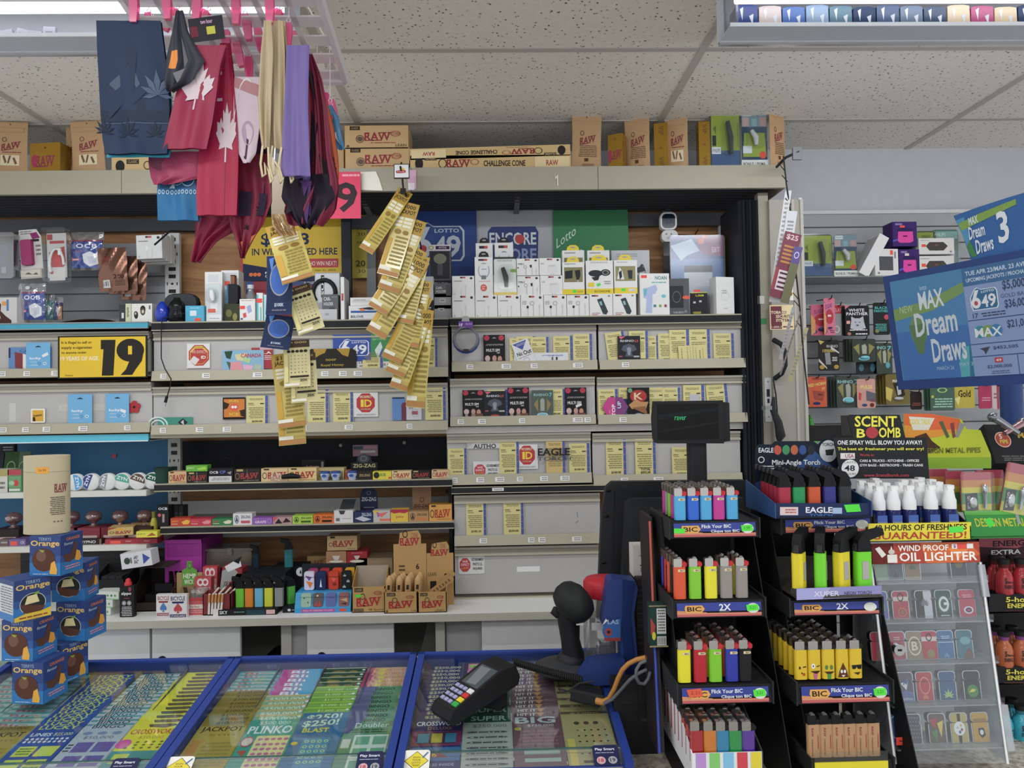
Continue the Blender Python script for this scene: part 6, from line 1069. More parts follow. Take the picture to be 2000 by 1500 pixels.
def cloth(label, pts, Y, col, ops='', folds=3, amp=.006, name='bandana', cat='bandana', lay=1, group=None, box=None):
    """hanging cloth: pts = [(left px, right px, py), ...] from top to bottom, folded layers behind"""
    rows = [(P(a, y, Y), P(b, y, Y)) for a, b, y in pts]; n = len(rows)-1
    o0 = rows[0][0]
    t = thing(name, label, cat, o0, None, group)
    ph = rnd.random()*6
    def f(u, v, l=0, dy=0):
        s = v*n; i = min(int(s), n-1); q = s-i
        a = rows[i][0].lerp(rows[i+1][0], q); b = rows[i][1].lerp(rows[i+1][1], q); p = a.lerp(b, u)-o0
        return Vector((p.x, -amp*(.6*math.sin(u*folds*4.1+ph+v*2.2)+.4*math.sin(u*folds*7.3+ph*2-v*3.1))*min(1, .25+v)-l+dy, p.z))
    for k in range(lay):
        fr = (lambda a, b, l, k=k: f(a, b, l)); fr.sub = 12; fr.asp = .5
        mb = MB().sheet(lambda u, v: f(min(1, u+.02*k), v*(1+.012*k) if v < 1 else v, 0, .006*k), 28, 22, col, th=.0015)
        if k == 0 and ops: mb.art(fr, ops)
        mb.to('cloth_fold', t)
    return t
LF = lambda x, y, r, c: 's %s %s %s 7 %s' % (x, y, r, c)
cloth('dark blue folded bandana with hemp leaf print at far left of frame', [(188, 313, 40), (190, 320, 100), (193, 327, 150), (196, 330, 210), (200, 328, 270), (205, 326, 300)], YH, '22324f', 'p 22304a .1 .45 .45 .15 .6 .2 .5 .5 .1 .68;r 0 .62 1 .69 1e2c42;p 1e2c42 .4 .62 .8 .45 1 .4 1 .62;p 33465f .12 .45 .5 .3 .6 .45 .2 .6;r 0 .7 1 .705 3c4e68;'+LF(.4, .78, .24, '1c2a3e')+';'+LF(.8, .78, .2, '1c2a3e')+';'+LF(.04, .76, .2, '1c2a3e')+';'+LF(.85, .52, .35, '3f5270'), 2, .004, lay=2)
cloth('bright teal cloth edge peeping from under the dark blue bandana', [(300, 327, 120), (300, 336, 200), (212, 337, 280), (208, 330, 307)], YH+.012, '2a9ab4', '', 2, .002)
t = cloth('crinkled dark plastic bag with orange price tag on clip', [(344, 357, 20), (336, 366, 60), (322, 398, 118), (318, 372, 160), (326, 336, 178)], YH-.01, '3a3c46', 'r .15 .42 .35 .6 e08a3c;p 55585f .5 .3 .8 .5 .6 .6;p 6a6a70 .3 .65 .7 .6 .6 .8', 3, .008, name='plastic_bag', cat='bag')
x, z, w, h = at(375, 442, 36, YH, None, 82)
t = solo('header_card', 'black header card with yellow price tag clipped above crimson cloth', 'card', MB().box(-w/2, w/2, 0, .001, 0, h, '23242e').art(flat((-w/2, 0, h), (w, 0, 0), (0, 0, -h)), 'b .35 .1 .7 .28 c9a0c0 two hour;r .5 .42 .75 .75 b9b83c;r .03 .35 .25 .8 6a2434'), (x, YH-.006, z), (0, -.13, 0))
cloth('crimson cloth with white maple leaf folded low behind the header card', [(382, 442, 88), (360, 430, 130), (342, 422, 190), (330, 414, 240), (318, 402, 290)], YH, '921440', 'm .5 .42 .42 d3c3ca', 2, .004, lay=2)
cloth('deep red hanging cloth, longest crimson one ending beside blue cloth', [(430, 448, 84), (420, 455, 140), (405, 462, 220), (386, 466, 300), (382, 464, 380), (384, 462, 420)], YH+.03, 'a0123f', 'm .68 .5 .3 d3c3ca;r .0 .2 .4 .215 d3c3ca;r .1 .33 .5 .345 d3c3ca;r .68 0 .69 1 7a1838', 2, .003, lay=2)
cloth('pink-red cloth corner drooping below the teal edged bandana', [(290, 400, 296), (290, 402, 320), (294, 396, 345), (300, 330, 360)], YH+.035, '9a3458', 'p 6a2440 .0 .1 .3 .2 .2 .5 .02 .4', 2, .006)
cloth('blue paisley bandana with white border hanging lowest at left', [(312, 386, 318), (308, 384, 356), (307, 384, 380), (308, 386, 430)], YH+.05, '16679a', 'r 0 0 1 .5 174e78;'+';'.join('h %.2f .6 .035 .06 .35 c9dbe4' % (.06+.1*i) for i in range(10))+';h .78 .2 .2 .25 .1 a8c0d0;h .5 .3 .15 .12 .12 a8c0d0;p a8c0d0 .3 .5 .4 .35 .45 .5;o .8 .2 .06 .08 c9dbe4', 2, .004, lay=2)
cloth('translucent rose scarf with dark leaves ending in two points', [(370, 530, 330), (376, 532, 400), (378, 510, 430), (376, 430, 470), (374, 392, 512)], YH+.09, '8e1f42', LF(.35, .25, .12, '3a1830')+';'+LF(.1, .45, .1, '3a1830')+';'+LF(.7, .4, .12, '3a1830'), 4, .012, name='scarf', cat='scarf')
cloth('wine red scarf point with orange corner beside the gold ticket strip', [(440, 524, 300), (446, 532, 390), (450, 516, 440), (465, 490, 480), (470, 478, 504)], YH+.07, '7f1c38', 'p c86a34 .2 .7 .9 .6 .6 1;'+LF(.5, .55, .15, '2c1420')+';p 2a1c38 .1 .2 .9 .22 .9 .4 .1 .42;'+LF(.8, .35, .2, '2c1420'), 3, .01, name='scarf', cat='scarf')
cloth('white pouch with purple picture print between crimson and beige bags', [(458, 506, 150), (456, 508, 200), (455, 507, 250), (466, 500, 300), (475, 488, 318)], YH+.03, 'cdb9c6', 'p b07a80 0 .0 1 .08 1 .2 0 .1;o .55 .55 .25 .12 a893a8;p 4a3548 .3 .85 .5 .6 .6 .62 .45 .9;o .35 .85 .12 .05 4a3548;h .5 .5 .48 .49 .04 e4d9de', 1, .003, name='drawstring_pouch', cat='pouch')
cloth('purple and black printed scarf behind the white pouch', [(466, 530, 250), (464, 524, 310), (462, 520, 360), (462, 516, 420)], YH+.08, '4a2456', 'p 1c1424 .1 .6 .9 .55 .95 .8 .1 .8;p 8a3038 .2 .3 .8 .5 .3 .55', 3, .008, name='scarf', cat='scarf')
for k, (a, b, c, d) in enumerate([(512, 534, 505, 530), (528, 556, 524, 556), (548, 562, 545, 560)]):
    t = cloth('%s beige drawstring pouch of the bunch on a clip' % ['left', 'middle', 'right'][k], [(a+4, b-4, 40), (a-2, b, 100), (c, d, 190), (c+2, d-2, 250), (c+6, d-4, 290)], YH-.01+.012*k, 'bcaa8a', 'r .3 0 .32 1 9c8a6c', 2, .006, name='drawstring_pouch', cat='pouch', group='beige drawstring pouches', lay=1)
    q = [P(x, y, YH-.015+.012*k)-t.location for x, y in ((c+8, 285), (c+4, 320), (c+8, 346), (c+14, 340), (c+12, 318), (c+20, 335), (c+24, 358), (c+28, 350), (c+20, 322), (d-6, 288))]
    MB().tube(q, .0022, 'd8c9a4', 6).to('drawstring', t)
for k in range(3): cloth(['front', 'middle', 'back'][k]+' violet cloth panel of the folded violet bandanas', [(560+12*k, 604, 88), (556+14*k, 601, 200), (550+18*k, 604, 300), (548+22*k, 606, 344+4*k)], YH+.012*k, ['6f5f9e', '7263a4', '7667a8'][k], 'r .0 .985 1 1 594a86', 2, .004, group='violet bandanas')
cloth('red and black leaf print scarf bunch at right of frame', [(600, 610, 105), (598, 628, 150), (600, 640, 210), (600, 648, 300), (590, 662, 360), (556, 655, 410), (566, 630, 440)], YH+.05, '7c1f3c', 'p 1a1220 .0 .3 .5 .4 .4 .8 0 .9;p 1a1220 .5 .5 .9 .6 .3 .95;p 4a2468 .1 .75 .5 .7 .8 1 .5 1;p 1a1220 .1 .1 .7 .2 .4 .3', 4, .012, name='scarf', cat='scarf')
cloth('black and purple scarf point hanging lowest at right of frame', [(556, 640, 340), (548, 655, 385), (570, 625, 425), (588, 604, 446)], YH+.04, '1c1424', 'p 4a2468 .35 .1 .6 .1 .6 .9 .45 .7', 3, .012, name='scarf', cat='scarf')
cloth('orange leaf print scarf edge behind the red and black one', [(628, 640, 200), (632, 652, 250), (636, 660, 310), (640, 662, 350)], YH+.08, 'b8562c', LF(.5, .8, .6, '2a1420'), 2, .006, name='scarf', cat='scarf')
cloth('clear bag with blue print at the frame right corner', [(640, 648, 205), (636, 662, 230), (640, 668, 270), (660, 674, 292)], YH+.2, '4a80a8', 'p a04050 .1 .2 .6 .3 .3 .5;p c9d4dc .4 .6 .9 .5 .7 .9', 2, .006, name='plastic_bag', cat='bag')
# ================================================================ hanging ticket strips
JOP = 'r 0 0 1 .2 a8882c;b .14 .03 .86 .09 3c2c10 $1000;b .08 .1 .92 .17 2c2010 JACKPOT;r .1 .2 .45 .235 ddd8c0;r .5 .2 .9 .235 ddd8c0;r .1 .25 .45 .285 ddd8c0;r .5 .25 .9 .285 ddd8c0;r .1 .3 .45 .335 ddd8c0;r .5 .3 .9 .335 ddd8c0;o .35 .4 .16 .035 8a6a1c;o .72 .4 .14 .03 8a6a1c;r .03 .5 .22 .87 c09838;l .3 .45 .92 .86 8 8c7a30;r .02 .885 .55 .93 e0dccc;r .58 .885 .98 .93 b09a4c;r .02 .935 .98 .99 a8743c'
XOP = 'r .0 .0 1 .16 4a3c2c;b .1 .03 .9 .08 b8a070 $1000;o .2 .24 .07 .03 2c2620;o .36 .24 .07 .03 2c2620;o .52 .24 .07 .03 2c2620;o .68 .24 .07 .03 2c2620;o .84 .24 .07 .03 2c2620;'+';'.join('r %.2f %.2f %.2f %.2f 2a2418' % (.27+.14*i, .33+.07*j, .31+.14*i, .345+.07*j) for i in range(5) for j in range(6))+';r .25 .76 .95 .8 26201a;b .62 .83 .9 .89 26201a 20X;r .04 .3 .18 .9 d3c98c;r .05 .92 .6 .97 e0dccc'
SOP = 'r .03 .03 .97 .97 1a2a4c;o .5 .4 .36 .26 2c5aa8;h .5 .4 .38 .28 .1 8a8c90;b .25 .34 .75 .46 c9d4e4 $100K;p 4a7ac0 .1 .05 .3 .02 .2 .3;b .32 .8 .68 .87 b9c4d4 $100K;l .2 .9 .8 .95 1 667'
def htick(i, lab, x0, y0, x1, y1, wpx, Y, ops, col, twist=0, curl=.02, grp='hanging lottery tickets'):
    a = P(x0, y0, Y); b = P(x1, y1, Y); d = b-a; w = wpx*Y/F
    side = Vector((-d.z, 0, d.x)).normalized(); side = side if side.x > 0 else -side
    side = Vector((side.x*math.cos(twist), math.sin(twist), side.z*math.cos(twist)))
    t = thing('lottery_ticket', lab, 'ticket', a, None, grp)
    def f(u, v, l): return side*(u-.5)*w+d*v+Vector((0, -curl*v*v-l, 0))
    f.sub = 8; f.asp = w/d.length
    MB().sheet(lambda u, v: f(u, v, -.0006), 4, 10, 'e4dfcc').sheet(lambda u, v: f(u, v, 0), 4, 10, col).art(f, ops).to('ticket_face', t)
GCOL = 'bfae60g'
rs = [(793, 372, 716, 492, 34, -.3), (800, 396, 758, 540, 44, -.2), (812, 428, 760, 570, 46, -.1), (816, 484, 738, 608, 46, -.2), (822, 500, 790, 632, 40, -.3), (820, 505, 735, 655, 46, -.25), (826, 548, 800, 678, 40, -.3), (826, 575, 765, 705, 44, -.2), (828, 600, 772, 732, 42, -.2), (830, 606, 778, 760, 40, -.4), (829, 606, 812, 796, 42, -.4)]
YR = 2.74
for i, r_ in enumerate(rs): htick(i, 'gold lottery ticket, %s from the top in the right hanging strip' % ORD[i], *r_[:5], YR-.004*i+.03, JOP, GCOL, r_[5])
t = thing('clip_strip', 'black plastic clip strip with white logo sign hooked on the gantry', 'clip strip', P(785, 350, YR))
s0 = t.location; w = .03
MB().tube([P(784, 318, YR+.06)-s0, P(782, 326, YR-.01)-s0, P(786, 350, YR)-s0, P(788, 374, YR)-s0], .0035, '1c1c1e').box(-.006, .014, -.004, .004, -.055, -.035, '1c1c1e').tube([P(789, 372, YR+.02)-s0, P(800, 400, YR+.035)-s0, P(822, 480, YR+.05)-s0, P(832, 640, YR-.009)-s0, P(833, 700, YR-.01)-s0], .003, '1c1c1e').to('strip', t)
MB().rbox(-.029, .029, -.008, -.004, -.0, .055, .002, '2a2a2c').art(flat((-.026, -.008, .052), (.052, 0, 0), (0, 0, -.048)), 'r 0 0 1 1 dcdcdc;o .55 .38 .18 .14 d9b83c;p a8323a .1 .48 .5 .4 .8 .45 .8 .62 .4 .68 .12 .66;b .22 .5 .7 .6 e6c8c0 logo'.replace('logo', 'Lays')).to('sign', t)
YL = 2.25; 
ls = [(548, 436, 586, 550, 62, GCOL, JOP, 'gold', .1), (546, 500, 548, 616, 50, '20335c', SOP, 'blue foil', 0), (548, 616, 540, 682, 54, '1c2c52', SOP, 'navy foil', .1), (578, 560, 612, 648, 52, 'cdc491', XOP, 'cream 20X', .2), (578, 664, 584, 756, 50, 'cdc491', XOP, 'cream 20X', .1), (590, 690, 598, 786, 50, 'c9c08c', XOP, 'cream 20X', .1), (556, 690, 575, 834, 54, GCOL, JOP, 'gold', 0), (562, 720, 575, 868, 52, GCOL, JOP, 'gold', 0)]
for i in (7, 6, 5, 4, 3, 2, 1, 0):
    a = ls[i]; htick(i, '%s lottery ticket, %s from the top in the left hanging strip' % (a[7], ORD[i]), a[0], a[1], a[2], a[3], a[4], YL+.006*i, a[6], a[5], a[8])
t = thing('clip_strip', 'beige clip strip hanging from ceiling above the left ticket strip', 'clip strip', P(545, 350, YL)); s0 = t.location
MB().tube([Vector((s0.x-.0, YL+.03, CEIL))-s0, P(535, 330, YL+.02)-s0], .002, 'ccc').prism([((P(x, y, YL)-s0).x, (P(x, y, YL)-s0).z) for x, y in ((528, 300), (556, 340), (566, 430), (530, 425))], .0, .002, '7f7260').to('card_strip', t)
cloth('crumpled clear plastic bag hooked on top of the left gold ticket', [(530, 560, 418), (532, 572, 438), (545, 582, 460)], YL-.02, clear('amber_bag', 'e4cfa0', .4, .15, .2, 'b8904c'), '', 3, .01, name='plastic_bag', cat='bag')
# ================================================================ goods on the right slatwall
YS = 3.1; zs = P(1660, 541, YS).z
t = thing('glass_shelf', 'clear shelf on the right slatwall holding speakers and trimmers', 'shelf', (P(1720, 541, YS).x, YS, zs)); w = .35
MB().box(-w+.01, w+.12, -.03, .17, -.006, -.0005, clear('shelf_glass', 'e0eaea', .3, .05, .2, 'b9c0c0')).to('pane', t); MB().prism([(.0, -.006), (.17, -.006), (.17, -.05)], -w+.02, -w+.024, '66625c', 'x').to('support_arm', t)
clam('trimmer_pack', 'green trimmer pack at left end of the slatwall shelf', 'pack', 1565, 1626, 457, YS, zs, '3a4a2a', TG, grp='trimmer packs')
clam('trimmer_pack', 'blue and green trimmer pack beside the toppling white box', 'pack', 1627, 1674, 457, YS, zs, '22415c', TP, bx=(.25, .38, .75, .62), blob='b9bec2', grp='trimmer packs')
x, z, w, h = at(1690, 1722, 450, YS, None, 545)
solo('speaker_box', 'white box toppling to the left on the slatwall shelf', 'box', MB().box(-.022, .022, 0, .1, 0, .19, 'd8d8d8').art(flat((-.022, .1, .19), (0, -.1, 0), (0, 0, -.19)), 'r .05 .05 .95 .95 a9a9ab'), (P(1680, 540, YS).x-.0, YS-.03, zs+.004), (0, .52, 0))
SP = 'p 9a9a98 0 0 1 0 1 .02 0 .02;'
put('speaker_box', 'white box with square dark speaker picture and red tag', 'box', 1707, 1755, 486, YS-.02, zs, .08, 'd6d5d2', 'p 46484e .18 .28 .78 .28 .78 .8 .18 .8;h .15 .2 .06 .12 .3 333;r .66 .05 .78 .22 e0503c;r .84 .1 .9 .35 777;o .15 .9 .05 .04 777', rz=.1)
for k, (a, b, y, zb, n) in enumerate([(1755, 1795, 487, zs, 'lower'), (1743, 1790, 433, None, 'upper')]):
    zb = zs+.127 if zb is None else zb
    put('party_speaker_box', '%s purple box of two stacked with glowing magenta speaker picture' % n, 'box', a, b, y, YS-.01, zb, .08, '3c2466', 'l .08 .06 .4 .14 2 b9a0d8;r .3 .15 .5 .24 %s;p 2a1c50 .2 .32 .3 .26 .75 .26 .85 .32 .85 .4 .2 .4;p d8409a .22 .4 .83 .4 .85 .8 .7 .86 .3 .86 .2 .8;r .42 .56 .6 .62 5a1848;p 4a5ac0 0 .75 .2 .7 .2 .76 0 .82' % ('d9d0c0' if k == 0 else 'e0503c'), group='purple speaker boxes')
for k, (y, zb, n) in enumerate([(500, zs, 'lower'), (465, zs+.092, 'upper')]):
    put('speaker_box', '%s white box of two stacked with oval dark speaker picture' % n, 'box', 1794, 1863, y, YS-.01, zb, .08, 'd3d2cf', 'p 48423f .3 .25 .7 .25 .82 .5 .7 .78 .3 .78 .2 .5;o .5 .52 .28 .27 48423f;r .08 .38 .2 .55 e0503c;b .45 .4 .56 .5 9a5044 JBL;l .05 .1 .3 .16 1 888;o .9 .85 .03 .06 777', group='white speaker boxes')
clam('trimmer_pack', 'green trimmer pack mostly hidden behind white speaker boxes', 'pack', 1786, 1830, 450, YS+.09, zs, '3a4a2a', 'r .05 .04 .95 .96 8f9e2c;r .3 .1 .7 .3 5f7a20', grp='trimmer packs')
clam('trimmer_pack', 'blue trimmer pack mostly hidden behind white speaker boxes', 'pack', 1820, 1872, 447, YS+.09, zs, '3f6a60', 'r .05 .05 .95 .2 7aa8a0;t .1 .08 .5 .15 d8e4e0 PHILIPS', blob='b9bec2', grp='trimmer packs')
hkm = cache('hook', lambda: MB().tube([(0, .12, .01), (0, .0, .0), (0, -.02, .0), (0, -.03, .012)], .0022, '2a2a2c'))
def blister(px0, px1, pyt, pyb, label, col, ops, Y=3.12, n=1, cap=None, rz=0, ry=0, grp=None, names=None):
    for k in range(n):
        x, z, w, h = at(px0-k*6, px1-k*6, pyt, Y+k*.02, None, pyb)
        lab = label if k == 0 else '%s, %s on its hook' % (label.split(' beside')[0].split(' above')[0].split(' in ')[0], ORD[k])
        t = thing('capsule_card', lab, 'card', (x, Y+k*.02, z), (0, ry, rz), grp or 'capsule cards on the slatwall')
        MB().rbox(-w/2, w/2, 0, .003, 0, h, .008, col).art(flat((-w/2, 0, h), (w, 0, 0), (0, 0, -h)), ops if k == 0 else 'r .1 .2 .9 .8 '+'444').to('card', t)
        if cap: MB().ball((0, -.007, h*.2), w*.2, .007, w*.07, cap).to('capsule', t)
        if k == 0: obj('hook', hkm, t, (0, 0, h*.97))
PKO = 'k -.1;b .15 .15 .75 .28 7a3a78 SUGAR;k 0;o .5 .5 .35 .2 b02a3c;r .35 .45 .65 .5 e6d0d0;p 35407a 0 .6 .3 .9 0 1;p d89a60 0 .3 .2 .5 .2 .9 0 1;l .5 .85 .9 .95 2 7a2a4a'
blister(1583, 1625, 595, 655, 'pink card pack with red lips, left of two on the slatwall', 'c9607a', PKO, cap='26366a')
blister(1608, 1630, 582, 655, 'pink card pack with red lips, right one hanging higher', 'd0708a', PKO, 3.09, cap='26366a')
blister(1626, 1648, 596, 655, 'red topped grey clear pack beside the white panther card', '9a9a9c', 'r 0 0 1 .28 b8303c;t .05 .1 .8 .22 e0c0c0 XLAY;h .3 .8 .3 .12 .3 d8d0d0', 3.13)
blister(1650, 1697, 597, 656, 'black card with white big cat head and bold lettering', '1d1c20', 'p d87080 0 0 .2 0 0 .12;b .15 .1 .8 .2 d9d9dd WHITE;b .05 .22 .95 .32 d9d9dd PANTHER;p b4b4bc .25 .35 .4 .42 .6 .42 .75 .35 .78 .55 .85 .75 .6 .8 .4 .8 .2 .75 .25 .5;o .42 .55 .03 .015 333;o .6 .55 .03 .015 333;o .5 .65 .06 .03 55555c;r .05 .5 .2 .6 e0a090;l .1 .78 .9 .84 1 ddd;o .15 .93 .08 .05 b07060;l .35 .9 .9 .98 1 ddd', 3.1, 2)
blister(1705, 1737, 591, 654, 'black card with teal big cat lettering beside the blue screen', '1f2224', 'b .1 .12 .9 .2 4fb4b0 BLACK;b .05 .22 .95 .3 4fb4b0 PANTHER;l .1 .65 .8 .9 5 4fa8a4;o .8 .45 .15 .08 c04050;o .2 .88 .12 .06 7a7a4a', 3.1)
blister(1598, 1638, 664, 724, 'black gold card reading 10000K alone on its hook', '2a2724', 'p c9b060 0 .0 .3 .05 .1 .15;b .4 .16 .95 .25 b9b9bc RHINO;b .2 .3 .8 .4 c9b060 10000K;p 8a8a8e .3 .42 .55 .4 .6 .8 .35 .8;p c8c4ba .6 .2 1 .4 1 .45 .6 .3;p c8c4ba 0 .6 .4 .9 .4 .95 0 .7;o .15 .88 .12 .07 b09040;o .85 .88 .12 .07 b09040;l .65 .55 .9 .7 3 ddd', 3.12)
GR = 'p 8a8450 .05 .35 .3 .2 .3 .7;p 8a8450 .95 .35 .7 .2 .7 .7;p a0a494 .4 .28 .55 .22 .62 .35 .6 .65 .42 .65;'
blister(1664, 1710, 662, 707, 'green-brown capsule card stack hanging in second slatwall row', '3c4038', GR+'o .5 .85 .24 .09 7ac0cc', 3.09, 4, '7ac0cc')
blister(1672, 1712, 706, 730, 'dark lower edge card with two blue capsules behind green-brown cards', '24262a', 'o .25 .5 .12 .3 3a6a78;o .8 .5 .12 .35 3a6a78', 3.12)
blister(1711, 1742, 670, 730, 'capsule card with blue 7 lettering next to the screen edge', '3f463f', 'b .05 .1 .6 .2 8ac0c4 INO;b .7 .1 .95 .24 6ac0c8 7;'+GR+'o .7 .72 .14 .1 5a9aa8', 3.1, 2)
blister(1574, 1614, 736, 795, 'orange card with shouting face at the bottom left of slatwall', 'cf5a38', 'r .3 .03 .9 .1 a03a2c;k -.1;b .1 .2 .95 .3 e6d06a RED HORN;b .75 .36 .92 .45 e6d06a 77;k 0;p a04430 .3 .45 .9 .5 .8 .8 .4 .75;p 5a2a24 .55 .55 .85 .6 .6 .62;o .5 .88 .18 .05 26356a', 3.1, 2)
blister(1633, 1678, 735, 796, 'capsule card lettered with pale blue 7 in bottom row', '414a44', 'b .05 .12 .72 .22 9ac4c8 RHINO;b .78 .1 .95 .26 6ac0c8 7;'+GR+'o .5 .76 .22 .08 7ac4d0;h .5 .76 .24 .1 .2 c0d4d8', 3.09, 4, '7ac0cc')
blister(1673, 1709, 740, 797, 'peach and grey card with flame script in bottom row', 'c9958a', 'p 5a5a66 .5 .4 1 .5 1 .8 .5 .75;b .2 .22 .85 .34 e6d87a PULSE;p c04040 .1 .45 .25 .5 .2 .75 .08 .7;o .4 .9 .15 .05 2a3a6a;o .8 .9 .12 .07 6a2a24;l .7 .68 .95 .8 3 8a3040', 3.08)
blister(1729, 1776, 731, 790, 'gold and black capsule card stack below the screen corner', '6f5f26', 'b .3 .18 .95 .26 e0e0dc RHINO;p 26241e .3 .3 .7 .25 .8 .7 .5 .8;p c9b45a .0 .4 .3 .5 .2 .9 0 .8;p b9b9bb .45 .4 .6 .35 .65 .65 .5 .7', 3.1, 4, 'b9b9bd')
blister(1778, 1800, 765, 800, 'small dark boxes below the screen beside gold cards', '2a2422', 'l .1 .6 .9 .8 2 9a4a30', 3.12)
blister(1816, 1864, 752, 802, 'rounded silver blister with green print below the screen', '3c5a48', 'h .5 .2 .2 .1 .3 9ad080;l .1 .5 .9 .9 4 9ac4a8;o .1 .45 .06 .06 b0b040', 3.08, 3, rz=.0)
blister(1863, 1903, 750, 797, 'yellow foil pack reading Gold below the screen', 'b9a83c', 'b .2 .25 .8 .55 2a2616 Gold;p e0d88a 0 .6 .3 .5 .2 .9', 3.1, 2)
blister(1911, 1936, 752, 798, 'crimson pack below the screen at right', 'a82850', 'l .2 .5 .9 .7 2 d890a8', 3.1); blister(1937, 1960, 752, 799, 'white and red striped pack below the screen at right', 'c9b4b4', 'r .4 0 .6 1 a03044;l .1 .3 .9 .6 2 8a5060', 3.1)
solo('dark_shelf_goods', 'row of black packs behind the scent header panel', 'pack', MB().box(0, .28, 0, .08, 0, .06, '1d1d1f').box(.14, .22, -.002, 0, .02, .1, '33302e').art(flat((.2, -.002, .05), (.03, 0, 0), (0, 0, -.03)), 'r 0 0 1 1 e0563c'), P(1575, 862, 2.9))
solo('green_sleeve', 'bright green pointed sleeve hanging at left end of slatwall bottom', 'sleeve', MB().tube([(0, 0, 0), (.004, 0, -.02), (.008, 0, -.08), (.016, 0, -.16)], [.004, .012, .017, .02], '4fc048g').tube([(0, 0, .0), (0, .075, .01)], .003, '26272a'), P(1581, 812, 3.2))
# wire strip with tickets at the door
t = thing('wire_strip', 'thin black wire clip strip hanging from bracket at the gantry right end', 'clip strip', P(1534, 330, 2.7)); s0 = t.location; q = lambda x, y, Y=2.7: P(x, y, Y)-s0
MB().tube([q(1517, 326, 2.83), q(1534, 308), q(1560, 296)], .005, '2c2d30').box(q(1548, 300).x, q(1566, 300).x, -.004, .006, q(1560, 312).z, q(1556, 288).z, '77797c').to('bracket_arm', t)
MB().tube([q(1530, 305), q(1536, 360), q(1545, 420), q(1551, 500), q(1562, 600), q(1570, 700), q(1578, 770), q(1580, 790)], .003, '26272a').to('wire', t)
mb = MB()
for i, (x, y) in enumerate([(1534, 335), (1538, 355), (1545, 400), (1548, 440), (1553, 480), (1556, 545), (1560, 585), (1562, 600), (1566, 640)]): mb.tube([q(x, y), q(x-11, y-13)], .0018, '26272a')
mb.to('prong', t)
RW = 'r 0 0 1 1 6a2438;b .15 .03 .85 .12 c9b0b4 $25;'+';'.join('r .15 %.2f .85 %.2f %s' % (.2+.06*i, .235+.06*i, 'a8763c') for i in range(5))+';r .2 .58 .9 .88 c3b4b8;'+';'.join('r .28 %.2f .82 %.2f 4a2a38' % (.61+.07*i, .64+.07*i) for i in range(4))+';r 0 .55 .15 .9 8a2c34'
htick(0, 'white backed lottery ticket curling behind the red one at the door', 1540, 372, 1508, 590, 12, 2.7, 'r 0 0 1 1 c9c9cc;l .2 .1 .8 .9 20 888', 'c9c9cc', -.4, .0)
htick(0, 'grey backed lottery ticket left of the maroon one at the door', 1547, 412, 1522, 590, 20, 2.69, 'l .2 .1 .8 .9 20 777', 'c0c0c4', -.3, .0)
htick(0, 'maroon lottery ticket hanging at the beige door', 1550, 455, 1518, 582, 34, 2.68, RW, '6a2438', 0, .0)
htick(0, 'purple and olive lottery ticket rightmost at the beige door', 1560, 482, 1532, 592, 16, 2.67, 'r 0 0 1 .3 4a3a78;h .5 .15 .3 .06 .3 b9b0d0;r 0 .3 1 1 5a5838', '4a3a78', -.3, .0)
for k, (a, b, c, d) in enumerate([(1550, 600, 1524, 702), (1564, 608, 1524, 732), (1576, 640, 1542, 745)]): htick(0, '%s thin edge-on lottery ticket fanned low on the door wire' % ['left', 'middle', 'right'][k], a, b, c, d, (6, 3, 7)[k], 2.68+.01*k, 'l .1 .1 .9 .9 12 777', ('8f8f90', '5a5654', '9a9468')[k], -.3, 0)
